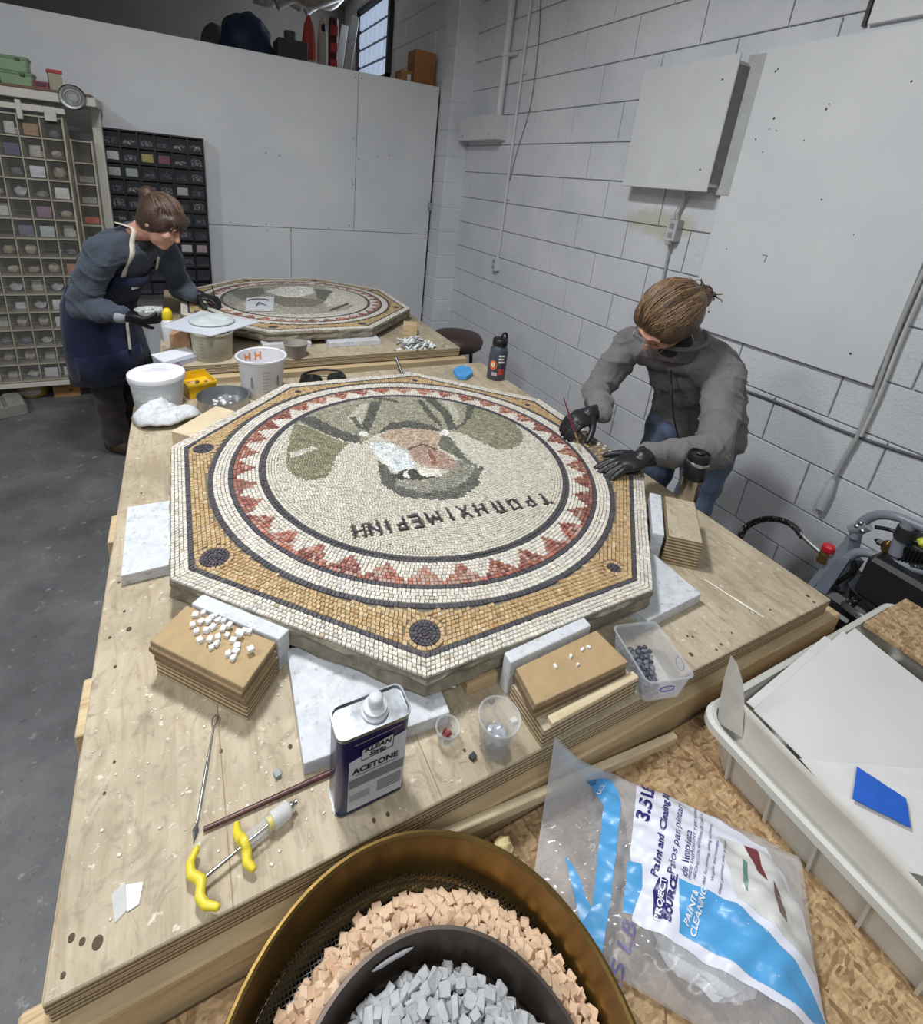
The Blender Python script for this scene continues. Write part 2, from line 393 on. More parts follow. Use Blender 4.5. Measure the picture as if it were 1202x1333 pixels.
# ================================================================== the room
def struct(o): o['kind'] = 'structure'; return o
WX, PYP, PTOP = 2.22, 4.27, 2.376
struct(MB().box((-.5, 2.2, -.05), (6.2, 10.6, .1)).build('floor', 'worn_floor'))
DARKW = M('dark_wall', hexc(140, 134, 126), .8, var=.12, vs=2)
CEIL = M('ceiling_paint', hexc(176, 174, 170), .8, var=.06, vs=2)
struct(MB().box((-.5, 2.2, 3.62), (6.2, 10.6, .1)).build('ceiling', CEIL))
struct(MB().box((-3.55, 2.2, 1.8), (.1, 10.6, 3.6)).build('wall_left', CEIL))
struct(MB().box((-.5, -3.05, 1.8), (6.2, .1, 3.6)).build('wall_front', CEIL))
struct(MB().box((-.5, 7.35, 1.8), (6.2, .1, 3.6)).build('wall_far', DARKW))
# block wall on the right: mortar backing and single blocks standing proud of the joints
wr = struct(MB().box((WX + .061, 1.0, 1.8), (.11, 6.14 + 2, 3.6)).build('wall_right', 'painted_block'))
CH, BL, JG = .2045, .409, .006
def block_mesh(l, h, d, name):
    mb = MB(); c = .0025
    # face towards -x, chamfered rim
    y0, y1, z0, z1 = -l / 2, l / 2, -h / 2, h / 2
    fr = [(-d, y0 + c, z0 + c), (-d, y1 - c, z0 + c), (-d, y1 - c, z1 - c), (-d, y0 + c, z1 - c)]
    md = [(-d + c, y0, z0), (-d + c, y1, z0), (-d + c, y1, z1), (-d + c, y0, z1)]
    bk = [(.002, y0, z0), (.002, y1, z0), (.002, y1, z1), (.002, y0, z1)]
    fs = [(3, 2, 1, 0)] + [(i, (i + 1) % 4, 4 + (i + 1) % 4, 4 + i) for i in range(4)] + [(4 + i, 4 + (i + 1) % 4, 8 + (i + 1) % 4, 8 + i) for i in range(4)]
    mb.add(fr + md + bk, fs); me = mb.mesh(name, 'painted_block'); fixn(me); return me
full = block_mesh(BL - JG, CH - JG, .0052, 'concrete_block')
zj = 1.7385; yj = 2.537; k0 = -8
ycorner = 4.07
for k in range(k0, 10):
    zc = zj + CH * (k + .5)
    if zc > 3.6 - CH * .4 or zc < .1: continue
    off = 0 if k % 2 == 0 else BL / 2
    i = -9
    while True:
        ya = yj + off + BL * i; yb = ya + BL; i += 1
        if yb < -.4: continue
        if ya > ycorner - .03: break
        if yb > ycorner:
            l = ycorner - ya - JG
            inst('concrete_block', block_mesh(l, CH - JG, .0052, 'concrete_block_cut'), (WX, ya + JG / 2 + l / 2, zc), parent=wr)
        else: inst('concrete_block', full, (WX, (ya + yb) / 2, zc), (rnd(-.002, .002), 0, 0), parent=wr)
# pilaster in the corner
pil = struct(MB().box((2.13, 4.18, 1.8), (.19, .215, 3.6)).build('wall_pilaster', 'painted_block'))
pm = MB().box((0, 0, 0), (.198, .222, CH - JG), bev=.006).mesh('concrete_block', 'painted_block')
for k in range(k0, 10):
    zc = zj + CH * (k + .5) + .1
    if .1 < zc < 3.5: inst('concrete_block', pm, (2.128, 4.179, zc), parent=pil)
# upper wall beyond the partition with its own blocks
wu = struct(MB().box((2.115, 5.83, 2.95), (.13, 3.0, 1.25)).build('wall_upper', 'painted_block'))
fullu = block_mesh(.40, .196, .008, 'concrete_block')
for k in range(0, 6):
    zc = 2.42 + .205 * k + .1
    for i in range(8):
        ya = 4.3 + .409 * i + (.2 if k % 2 else 0)
        if ya + .4 > 7.3: continue
        if 5.45 < ya + .2 < 6.8 and 2.55 < zc < 3.42: continue
        inst('concrete_block', fullu, (2.05, ya + .2, zc), parent=wu)
# glass block window in the upper wall
GL = NT('glass_block_lit'); GL.set(.15); gv = GL.coords('Object', (1, 1, 1))
GL.col(GL.ramp(GL.noise(gv, 9, 3), [(.3, (.42, .55, .75)), (.7, (.72, .82, .95))]))
GL.b.inputs['Emission Color'].default_value = (.62, .76, 1, 1); GL.b.inputs['Emission Strength'].default_value = .42
win = struct(MB().box((2.046, 6.09, 2.98), (.01, 1.06, .74)).build('window_1', M('window_mortar', hexc(120, 118, 114), .8)))
fr = MB()
fr.box((2.03, 5.57, 2.98), (.06, .05, .80)); fr.box((2.03, 6.61, 2.98), (.06, .05, .80)); fr.box((2.03, 6.09, 3.365), (.06, 1.09, .05)); fr.box((2.03, 6.09, 2.60), (.06, 1.09, .05))
fr.build('window_frame', M('window_steel', hexc(62, 62, 62), .6), win)
gm = MB().box((0, 0, 0), (.03, .132, .158), bev=.014).mesh('glass_block', GL.m)
for i in range(6):
    for j in range(4): inst('glass_block', gm, (2.03, 5.68 + i * .163, 2.70 + j * .182), parent=win)
dl = bpy.data.lights.new('window_daylight', 'AREA'); dl.shape = 'RECTANGLE'; dl.size = .7; dl.size_y = .95; dl.energy = 14; dl.color = (.78, .88, 1)
dlo = bpy.data.objects.new('window_daylight', dl); dlo.location = (1.99, 6.09, 2.98); dlo.rotation_euler = (0, -math.pi / 2, 0); dlo.rotation_euler = (0, math.pi / 2, 0); COL.objects.link(dlo)
# white plywood partition
wb = struct(MB().box((-.74, PYP + .05, PTOP / 2 - .01), (5.52, .06, PTOP - .02)).build('wall_back', M('stud', hexc(150, 124, 88), .8)))
def panel(x0, x1, z0, z1):
    MB().box(((x0 + x1) / 2, PYP + .009, (z0 + z1) / 2), (x1 - x0 - .004, .018, z1 - z0 - .004), bev=.0015).build('panel', 'white_panel', wb)
panel(1.318, 2.012, 1.178, PTOP); panel(-1.12, 1.318, 1.178, PTOP); panel(-3.5, -1.12, 1.178, PTOP)
panel(.80, 2.012, .0, 1.178); panel(-1.64, .80, 0, 1.178); panel(-3.5, -1.64, 0, 1.178)
scr = M('screw_dark', hexc(70, 68, 66), .6)
sm = MB().lathe([(.0045, 0), (.0045, .0015), (0.0, .002)], 8, cap0=True).mesh('screw_head', scr)
for x, z in [(1.29, 2.33), (1.34, 2.33), (1.29, 1.9), (1.30, 1.55), (1.34, 1.75), (1.28, 1.22), (.62, 1.155), (.61, 1.20), (.8, 1.16), (1.5, 1.78), (1.6, 1.80), (.62, 1.72), (.72, 1.71), (1.99, 2.34), (2.0, 1.2), (1.1, 1.19), (.35, 1.2)]:
    inst('screw_head', sm, (x, PYP, z), (math.pi / 2, 0, 0), wb)
# hasp on the edge of the partition
h = thing('door_latch', 'small grey metal latch on the edge of the white plywood partition', 'latch', (2.012, PYP - .002, 1.42))
MB().box((0, -.006, 0), (.05, .012, .07), bev=.003).build('plate', STEEL, h)
MB().tube([(-.018, -.012, .02), (-.018, -.034, .0), (-.018, -.012, -.02)], .005, 8).build('staple', STEEL, h, 1)
MB().lathe([(.0, -.03), (.012, -.03), (.014, -.01), (.010, 0)], 14, mt=Matrix.Translation((.012, -.012, 0)) @ Matrix.Rotation(math.pi / 2, 4, 'X')).build('knob', M('dull_metal', hexc(120, 118, 116), .4, .8), h, 1)
# storage loft behind the partition
struct(MB().box((-.74, 5.83, PTOP - .045), (5.5, 2.94, .05)).build('trim_1', M('loft_deck', hexc(110, 92, 70), .8)))
# ================================================================== work tables
TZ = .85
def ply_top(name, x0, x1, y0, y1, parent, oy):
    for z0, z1, dx in ((TZ - .020, TZ, 0), (TZ - .042, TZ - .0205, .003)):
        mb = MB(); mb.box(((x0 + x1) / 2, (y0 + y1) / 2 - oy, (z0 + z1) / 2), (x1 - x0 - dx, y1 - y0 - dx, z1 - z0), bev=.0015)
        me = mb.mesh(name, 'plywood'); me.materials.append(MATS['ply_edge'])
        for p in me.polygons:
            if abs(p.normal.z) < .5: p.material_index = 1
        o = bpy.data.objects.new(name, me); COL.objects.link(o); o.parent = parent
t1 = thing('work_table', 'long plywood work table carrying the nearer octagonal mosaic', 'table', (0.53, 1.24, 0))
t1b = (-.175, 1.247, .372, 1.935)
def in1(mb, name, mat, smooth=None):
    o = mb.build(name, mat, t1, smooth); o.location = (-.53, -1.24, 0); return o
ply_top('table_top', t1b[0] - .53, t1b[1] - .53, t1b[2], t1b[3], t1, 1.24)
in1(MB().box((.545, .379, .757), (1.50, .040, .090), bev=.003), 'front_beam', PINE)
in1(MB().box((-.168, 1.15, .757), (.038, 1.52, .089), bev=.003), 'side_beam', PINE)
in1(MB().box((1.235, 1.15, .757), (.038, 1.52, .089), bev=.003), 'side_beam', PINE)
for y in (1.17, .72):
    in1(MB().box((-.176, y, .80), (.03, .10, .06), bev=.002), 'cleat', PINE)
for x in (-.12, 1.18):
    for y in (.45, 1.15, 1.86): in1(MB().box((x, y, .36), (.089, .089, .718), bev=.003), 'leg', PINE)
hole = M('knot_dark', hexc(84, 68, 52), .8)
for u, v, r in [(93, 1221, .0055), (107, 1226, .005), (127, 1227, .0085), (82, 1270, .004), (378, 972, .005), (605, 977, .0035), (505, 1060, .004), (487, 1068, .004), (162, 796, .004), (168, 819, .007), (143, 830, .004), (150, 868, .004),
                (155, 758, .004), (288, 978, .004), (1052, 776, .006), (1060, 784, .004), (900, 852, .006), (895, 828, .0035), (902, 829, .0035), (939, 839, .004), (933, 846, .0035), (953, 824, .003), (184, 642, .004), (149, 992, .003), (136, 1033, .003), (255, 558, .0), (1003, 794, .003)]:
    if r == 0: continue
    r *= .72; p = P(u, v, TZ); in1(MB().lathe([(0, .0003), (r * .8, .0008), (r, -.002)], 12, c=p, sy=1.25), 'screw_hole', hole)
seam = M('seam_dark', hexc(150, 130, 104), .9)
for x in (.0, .268): in1(MB().box((x, .372 + .03 + (.14 if x == 0 else .05), TZ + .0002), (.0014, .34 if x == 0 else .16, .0008)), 'board_seam', seam)

t2 = thing('work_table', 'farther plywood work table with timber apron, near the white partition', 'table', (0.53, 3.0, 0))
ply_top('table_top', -.11 - .53, 1.25 - .53, 2.150, 3.53, t2, 3.0)
def in2(mb, name, mat, smooth=None):
    o = mb.build(name, mat, t2, smooth); o.location = (-.53, -3.0, 0); return o
in2(MB().box((.575, 2.143, .757), (1.41, .045, .09), bev=.003), 'front_beam', PINE)
in2(MB().box((-.09, 2.845, .757), (.038, 1.34, .089), bev=.003), 'side_beam', PINE)
in2(MB().box((1.235, 2.845, .757), (.038, 1.34, .089), bev=.003), 'side_beam', PINE)
for x in (-.05, 1.18):
    for y in (2.25, 3.42): in2(MB().box((x, y, .36), (.089, .089, .718), bev=.003), 'leg', PINE)

# nearer bench of strand board below the table edge
OZ = .745
tb = thing('strand_board_bench', 'low strand board bench in front of the plywood table', 'bench', (.55, -.1, 0))
MB().box((.12, -.144, OZ - .0095), (1.66, 1.192, .019), bev=.001).build('bench_top', 'osb', tb)
for x in (-.6, .85):
    for y in (-.62, .30): MB().box((x, y, (OZ - .02) / 2), (.06, .06, OZ - .02), bev=.003).build('leg', PINE, tb)

# ================================================================== mosaics
def octv(a, k):  # vertex k of an octagon of apothem a, sides facing the axes
    r = a / math.cos(math.pi / 8); t = math.radians(22.5 + 45 * k); return Vector((r * math.cos(t), r * math.sin(t), 0))
def jit(c, a=.10):
    f = 1 + random.gauss(0, a); g = random.gauss(0, a * .25); return (max(.01, c[0] * (f + g)), max(.01, c[1] * f), max(.01, c[2] * (f - g)))
CW = hexc(218, 212, 200); CD = hexc(78, 77, 82); CO = hexc(192, 164, 122); CRD = hexc(150, 102, 88); CPK = hexc(186, 154, 140)
COLV = hexc(150, 148, 126); CDF = hexc(98, 98, 90); CIN = hexc(208, 203, 188)

class Tess:
    def __init__(s): s.q = []      # list of (4 corner xy, colour)
    def quad(s, pts, c, jt=.0005):
        cx = sum(p[0] for p in pts) / 4; cy = sum(p[1] for p in pts) / 4
        s.q.append(([(p[0] + rnd(-jt, jt), p[1] + rnd(-jt, jt)) for p in pts], c, cx, cy))
    def ring(s, cx, cy, r0, r1, pitch, colf, gap=.0011, keep=None):
        rm = (r0 + r1) / 2; n = max(6, round(2 * math.pi * rm / pitch)); ph = rnd(0, 1)
        for i in range(n):
            a0 = 2 * math.pi * (i + ph) / n + gap / 2 / rm; a1 = 2 * math.pi * (i + 1 + ph) / n - gap / 2 / rm
            w = rnd(-.12, .12) * (a1 - a0); am = (a0 + a1) / 2
            x, y = cx + rm * math.cos(am), cy + rm * math.sin(am)
            if keep and not keep(x, y): continue
            c = colf(am, rm, x, y)
            if c is None: continue
            A, B = r0 - gap / 2, r1 + gap / 2
            s.quad([(cx + r * math.cos(a), cy + r * math.sin(a)) for r, a in ((A, a0), (A, a1), (B, a1), (B, a0))], jit(c))
    def octrow(s, a0, a1, pitch, colf, gap=.0011, keep=None):
        tn = math.tan(math.pi / 8)
        for k in range(8):
            t = math.radians(45 * k); nx, ny = math.cos(t), math.sin(t); tx, ty = -ny, nx
            L = (a0 + a1) * tn; n = max(3, round(L / pitch)); cuts = [-1 + 2 * i / n + (rnd(-.12, .12) * 2 / n if 0 < i < n else 0) for i in range(n + 1)]
            for i in range(n):
                am = (a0 + a1) / 2; sm = (cuts[i] + cuts[i + 1]) / 2; x = nx * am + tx * sm * am * tn; y = ny * am + ty * sm * am * tn
                if keep and not keep(x, y): continue
                c = colf(x, y)
                if c is None: continue
                pts = []
                for a, q, sg in ((a0 - gap / 2, cuts[i], 1), (a0 - gap / 2, cuts[i + 1], -1), (a1 + gap / 2, cuts[i + 1], -1), (a1 + gap / 2, cuts[i], 1)):
                    d = q * a * tn + sg * gap / 2; pts.append((nx * a + tx * d, ny * a + ty * d))
                s.quad(pts, jit(c))
    def solid(s, q, z=.0):
        pts, c, cx, cy = q; h = .0036 + rnd(-.0006, .0006); i = .86
        a = sum(pts[k][0] * pts[(k + 1) % 4][1] - pts[(k + 1) % 4][0] * pts[k][1] for k in range(4))
        if a < 0: pts = pts[::-1]
        tl = (rnd(-.0004, .0004), rnd(-.0004, .0004))
        b = [(x, y, z - .001) for x, y in pts]; m = [(x, y, z + h - .0008) for x, y in pts]
        t = [(cx + (x - cx) * i, cy + (y - cy) * i, z + h + (tl[0] if k in (0, 1) else -tl[0])) for k, (x, y) in enumerate(pts)]
        fs = [(0, 1, 5, 4), (1, 2, 6, 5), (2, 3, 7, 6), (3, 0, 4, 7), (4, 5, 9, 8), (5, 6, 10, 9), (6, 7, 11, 10), (7, 4, 8, 11), (8, 9, 10, 11)]
        return b + m + t, fs
    def mesh(s, qs, name, z=0):
        V = []; Fc = []; C = []
        for q in qs:
            v, f = s.solid(q, z); n = len(V); V += v; Fc += [tuple(i + n for i in g) for g in f]; C += [q[1]] * len(f)
        me = bpy.data.meshes.new(name); me.from_pydata(V, [], Fc); me.materials.append(MATS['tessera_stone'])
        at = me.attributes.new('Col', 'FLOAT_COLOR', 'CORNER'); arr = np.ones((len(me.loops), 4), dtype=np.float32)
        arr[:, :3] = np.repeat(np.array(C, dtype=np.float32), 4, axis=0); at.data.foreach_set('color', arr.ravel()); me.update(); return me

def slab_body(name, A, th, parent, z0):
    """octagonal mortar slab with chipped, uneven sides"""
    mb = MB(); N = 18; lv = [(0, .000), (.006, .003), (.018, -.002), (.034, .002), (th, -.004)]; vs = []; 
    for z, o in lv:
        for k in range(8):
            a, b = octv(A, k - 1), octv(A, k)
            for i in range(N):
                p = a.lerp(b, i / N); d = p.normalized(); jj = rnd(-.0035, .0035) if z > 0 else rnd(-.002, .001)
                vs.append(p + d * (o + jj) + Vector((0, 0, z0 + th - z + (rnd(-.001, .001) if 0 < z < th else 0))))
    n = 8 * N; fs = [tuple(range(n))] + [(i * n + (k + 1) % n, i * n + k, (i + 1) * n + k, (i + 1) * n + (k + 1) % n) for i in range(len(lv) - 1) for k in range(n)] + [tuple(range((len(lv) - 1) * n, len(lv) * n))[::-1]]
    mb.add(vs, fs); return mb.build(name, 'slab_concrete', parent)

def mosaic(center, label, pitch, detail, fine):
    root = thing('mosaic_slab', label, 'mosaic', (center[0], center[1], TZ + .025))
    A = .600; th = .047; zt = th
    slab_body('slab', A, th, root, 0)
    m = MB(); m.prism([octv(A - .004, k) for k in range(8)], zt - .002, zt + .0022); m.build('mortar_bed', 'mortar', root)
    T = Tess(); ccx, ccy = .005, .013
    broke = None
    if detail:
        broke = [(P(u, v, .925).x - center[0], P(u, v, .925).y - center[1]) for u, v in [(752, 572), (772, 560), (800, 568), (842, 605), (838, 622), (806, 618), (782, 603)]]
    keep = (lambda x, y: not (broke and inpoly(x, y, broke) and random.random() < .8))
    discs = []
    R8 = {4: .0265, 5: .0265, 3: .0255, 2: .0105, 1: .0105, 0: .010, 7: .012, 6: .014} if detail else {k: .022 for k in range(8)}
    # vertices: k at 22.5+45k degrees.  k=5 -> 247.5 (near vertex), 4 -> 202.5, 3 -> 157.5, 6 -> 292.5
    for k in range(8):
        t = math.radians(22.5 + 45 * k); rr = .568; discs.append((rr * math.cos(t), rr * math.sin(t), R8[k]))
    nodisc = lambda x, y: all((x - a) ** 2 + (y - b) ** 2 > (r + pitch * 1.05) ** 2 for a, b, r in discs) and keep(x, y)
    nr = max(3, round(.030 / pitch)); h = .030 / nr
    for i in range(nr): T.octrow(A - i * h, A - (i + 1) * h, pitch, lambda x, y: CW if random.random() > .02 else hexc(196, 182, 156), keep=keep)
    T.octrow(.570, .5605, pitch, lambda x, y: CD, keep=keep)
    a = .5605; rc = .530
    while a > .49:
        T.octrow(a, a - pitch, pitch, lambda x, y: CO if random.random() > .22 else hexc(180, 148, 104) if random.random() > .3 else hexc(204, 184, 148),
                 keep=lambda x, y: math.hypot(x - ccx, y - ccy) > rc + pitch * .4 and nodisc(x, y)); a -= pitch
    for x0, y0, r in discs:
        T.ring(x0, y0, r + pitch, r + .0002, pitch, lambda a, r_, x, y: CO, keep=lambda x, y: math.hypot(x - ccx, y - ccy) > rc + .003)
        q = r
        while q > pitch * .4: T.ring(x0, y0, q, max(0.0006, q - pitch * .8), pitch * .8, lambda a, r_, x, y: hexc(80, 76, 84)); q -= pitch * .8
    T.ring(ccx, ccy, .530, .5185, pitch, lambda a, r, x, y: CD, keep=keep)
    nr = max(2, round(.033 / pitch)); h = .0335 / nr
    for i in range(nr): T.ring(ccx, ccy, .5185 - i * h, .5185 - (i + 1) * h, pitch, lambda a, r, x, y: CW, keep=keep)
    T.ring(ccx, ccy, .485, .4745, pitch, lambda a, r, x, y: CD, keep=keep)
    nz = max(4, round(.0595 / pitch)); h = .0595 / nz; NT_ = 37
    redmix = lambda a: .5 + .5 * math.sin(a * 3 + 1.1) * math.cos(a * 5 + .4)
    def zig(i):
        def f(a, r, x, y):
            ph = (a / (2 * math.pi) * NT_) % 1.0
            if abs(ph - .5) * 2 < 1.12 - (i + .5) / (nz * .80):
                if random.random() < redmix(a): return CRD if random.random() < .75 else hexc(124, 72, 68)
                return CPK if random.random() < .55 else hexc(182, 118, 98)
            return CW
        return f
    for i in range(nz): T.ring(ccx, ccy, .4745 - i * h, .4745 - (i + 1) * h, pitch, zig(i), keep=keep)
    h2 = .0165 / (2 if detail else 1)
    for i in range(2 if detail else 1): T.ring(ccx, ccy, .415 - i * h2, .415 - (i + 1) * h2, pitch, lambda a, r, x, y: CD)
    # ---------------- medallion
    def toloc(ox, oy, s, pts): return [(lambda p: (p.x - center[0], p.y - center[1]))(P(ox + x / s, oy + y / s, .925)) for x, y in pts]
    shapes = []; strokes = []
    if detail:
        Z1 = (340, 470, 4.293); Z2 = (560, 470, 3.877)
        S = lambda z, c, pts: shapes.append((toloc(*z, pts), c))
        S(Z1, hexc(160, 157, 138), [(195, 340), (300, 275), (450, 218), (620, 198), (800, 190), (960, 197), (1100, 217), (1260, 250), (1250, 310), (1150, 370), (1060, 400), (1000, 400), (900, 380), (800, 375), (700, 395), (640, 420), (560, 460), (480, 450), (380, 420), (280, 380)])
        S(Z1, hexc(190, 187, 170), [(470, 330), (560, 240), (600, 240), (570, 330), (555, 380)]); S(Z1, hexc(190, 187, 170), [(990, 205), (1060, 210), (1110, 300), (1090, 370), (1050, 270)])
        for pts in ([(195, 330), (290, 310), (420, 380), (560, 430), (560, 465), (470, 450), (350, 405)], [(610, 230), (675, 225), (645, 310), (600, 405), (560, 380), (590, 300)], [(905, 203), (972, 213), (1062, 300), (1092, 382), (1050, 388), (1010, 300)],
                    [(1150, 228), (1215, 240), (1200, 300), (1130, 372), (1075, 400), (1140, 330)], [(640, 415), (720, 350), (830, 335), (950, 360), (1015, 398), (900, 387), (800, 373), (700, 394)], [(490, 315), (525, 315), (575, 385), (548, 388)], [(600, 193), (760, 222), (772, 238), (610, 208)], [(872, 222), (902, 222), (1005, 350), (1012, 384), (935, 310)]):
            S(Z1, CDF, pts)
        S(Z1, hexc(140, 137, 112), [(190, 345), (290, 385), (380, 425), (490, 462), (430, 520), (400, 590), (370, 650), (280, 675), (200, 655), (145, 600), (140, 560), (160, 450), (172, 390)])
        S(Z1, hexc(205, 202, 188), [(150, 520), (290, 478), (310, 490), (180, 550)])
        S(Z2, hexc(146, 143, 120), [(228, 215), (330, 250), (420, 310), (470, 370), (470, 410), (420, 445), (340, 450), (250, 410), (170, 370), (110, 360), (180, 320), (220, 260)])
        S(Z1, hexc(190, 170, 150), [(650, 422), (730, 387), (830, 377), (930, 387), (1002, 410), (1000, 440), (985, 490), (1050, 530), (1105, 570), (1085, 612), (980, 605), (900, 595), (850, 550), (820, 500), (740, 462)])
        S(Z1, hexc(178, 152, 136), [(825, 490), (900, 468), (1000, 500), (1092, 570), (1060, 612), (960, 590), (860, 560)])
        S(Z1, hexc(150, 104, 90), [(930, 500), (950, 500), (990, 575), (960, 585)])
        S(Z1, hexc(118, 100, 88), [(815, 490), (900, 462), (985, 490), (975, 500), (900, 474), (825, 500)])
        S(Z1, hexc(226, 231, 230), [(605, 470), (660, 455), (740, 470), (820, 520), (860, 580), (855, 612), (790, 612), (740, 630), (710, 590), (640, 530)])
        S(Z1, hexc(110, 110, 102), [(655, 560), (700, 590), (740, 640), (760, 700), (880, 735), (1000, 745), (1100, 725), (1180, 680), (1202, 640), (1230, 690), (1130, 760), (1000, 780), (850, 770), (770, 755), (680, 690), (655, 620)])
        S(Z1, hexc(162, 160, 146), [(745, 660), (900, 660), (1000, 660), (1100, 610), (1202, 600), (1202, 640), (1180, 680), (1100, 725), (1000, 745), (880, 735), (760, 700)])
        S(Z2, hexc(150, 148, 134), [(0, 600), (80, 570), (150, 500), (212, 530), (170, 600), (100, 650), (0, 665)])
        S(Z2, hexc(112, 112, 102), [(0, 692), (90, 690), (180, 655), (240, 600), (272, 545), (255, 535), (225, 548), (190, 600), (130, 640), (60, 655), (0, 660)])
        S(Z1, hexc(84, 82, 76), [(740, 640), (790, 615), (860, 605), (900, 640), (1000, 652), (900, 668), (745, 664)])
        S(Z1, hexc(232, 228, 216), [(860, 603), (920, 598), (1000, 615), (1012, 642), (930, 652), (880, 630)]); S(Z1, hexc(232, 228, 216), [(785, 618), (822, 618), (828, 655), (800, 658)])
        S(Z1, hexc(118, 118, 104), [(985, 470), (1015, 420), (1062, 430), (1112, 500), (1162, 560), (1215, 590), (1212, 606), (1130, 562), (1060, 522), (1000, 495)])
        for x, y, r in ((578, 412, 20), (1030, 402, 18)): S(Z1, hexc(238, 234, 224), [(x + r * 1.4 * math.cos(i), y + r * .8 * math.sin(i)) for i in np.linspace(0, 6.28, 9)[:8]])
        GLY = {'T': [((0, 1), (1, 1)), ((.5, 1), (.5, 0))], 'P': [((.1, 0), (.1, 1)), ((.1, 1), (.85, .9)), ((.85, .9), (.85, .55)), ((.85, .55), (.1, .45))],
               'O': [((.05, .1), (.05, .95)), ((.05, .95), (.95, .95)), ((.95, .95), (.95, .1)), ((.95, .1), (.05, .1))], 'Π': [((0, 1), (1, 1)), ((.15, 0), (.15, 1)), ((.85, 0), (.85, 1))],
               'H': [((.05, 0), (.05, 1)), ((.95, 0), (.95, 1)), ((.05, .5), (.95, .5))], 'X': [((0, 0), (1, 1)), ((0, 1), (1, 0))], 'I': [((.5, 0), (.5, 1))],
               'M': [((0, 0), (.05, 1)), ((.05, 1), (.5, .35)), ((.5, .35), (.95, 1)), ((.95, 1), (1, 0))], 'E': [((.1, 0), (.1, 1)), ((.1, 1), (.95, 1)), ((.1, .5), (.8, .5)), ((.1, 0), (.95, 0))],
               'N': [((.05, 0), (.05, 1)), ((.05, 1), (.95, 0)), ((.95, 0), (.95, 1))]}
        cents = [('T', 708.5, 650), ('P', 689, 653.5), ('O', 669.6, 657), ('Π', 649, 660.5), ('H', 626, 664), ('X', 604.5, 667), ('I', 586, 670.5), ('M', 565, 674.5), ('E', 542, 679.5), ('P', 522.5, 683), ('I', 505.5, 686), ('N', 488, 689), ('H', 468, 692)]
        cc = [(g, *toloc(0, 0, 1, [(u, v)])[0]) for g, u, v in cents]
        for i, (g, x, y) in enumerate(cc):
            p0 = cc[max(0, i - 1)]; p1 = cc[min(len(cc) - 1, i + 1)]; d = Vector((p1[1] - p0[1], p1[2] - p0[2])).normalized(); up = Vector((d.y * -1, d.x)); up = -up if up.y > 0 else up
            hgt = .040; wd = .010 if g == 'I' else .0235 if g != 'M' else .027
            for (a, b), (c, e) in GLY[g]:
                q0 = (x + d.x * (a - .5) * wd + up.x * (b - .5) * hgt, y + d.y * (a - .5) * wd + up.y * (b - .5) * hgt)
                q1 = (x + d.x * (c - .5) * wd + up.x * (e - .5) * hgt, y + d.y * (c - .5) * wd + up.y * (e - .5) * hgt); strokes.append((q0, q1))
    else:
        def S(c, pts): shapes.append((toloc(240, 340, 3.756, pts), c))
        S(hexc(170, 166, 152), [(130, 200), (260, 140), (420, 112), (560, 112), (680, 130), (780, 170), (840, 210), (800, 240), (640, 262), (420, 262), (240, 235)])
        S(hexc(120, 118, 110), [(160, 170), (260, 140), (380, 130), (400, 160), (330, 180), (240, 215), (180, 210)]); S(hexc(150, 147, 136), [(140, 200), (220, 150), (290, 200), (230, 230)])
        S(hexc(132, 126, 112), [(420, 170), (560, 178), (700, 195), (640, 225), (500, 225), (440, 205)]); S(hexc(112, 110, 100), [(640, 135), (740, 150), (720, 200), (650, 185)])
        S(hexc(208, 204, 194), [(290, 205), (440, 200), (440, 255), (320, 255)]); S(hexc(228, 226, 218), [(400, 150), (470, 128), (560, 122), (632, 132), (632, 160), (560, 178), (500, 178), (440, 165)])
        S(hexc(208, 204, 190), [(730, 145), (830, 190), (840, 215), (780, 215), (700, 225), (680, 205)]); S(hexc(90, 88, 84), [(710, 238), (800, 205), (806, 213), (720, 246)])
    def seg_d(x, y, a, b):
        ax, ay = a; bx, by = b; dx, dy = bx - ax, by - ay; L = dx * dx + dy * dy; t = max(0, min(1, ((x - ax) * dx + (y - ay) * dy) / L)) if L else 0
        return math.hypot(x - ax - t * dx, y - ay - t * dy)
    R = .3985; fp = fine; sw = .0052
    bb = [(min(p[0] for p in s[0]), max(p[0] for p in s[0]), min(p[1] for p in s[0]), max(p[1] for p in s[0])) for s in shapes]
    def colat(x, y):
        for (pl, c), b in zip(shapes[::-1], bb[::-1]):
            if b[0] <= x <= b[1] and b[2] <= y <= b[3] and inpoly(x, y, pl):
                k = 1 + .32 * mnoise.noise(Vector((x * 55, y * 55, 2))) + .18 * mnoise.noise(Vector((x * 150, y * 150, 7))); return (c[0] * k, c[1] * k, c[2] * k) if random.random() > .06 else (c[0] * 1.35, c[1] * 1.35, c[2] * 1.35)
        return CIN
    def nost(x, y):
        if strokes and -.27 < y < -.19 + .02 or strokes and y < -.19:
            return all(seg_d(x, y, a, b) > sw * .5 + fp * .30 for a, b in strokes)
        return True
    for i in range(4):
        T.ring(ccx, ccy, R - i * fp, R - (i + 1) * fp, fp, lambda a, r, x, y: colat(x, y), gap=.0009, keep=nost)
    Ri = R - 4 * fp; y = -Ri; row = 0
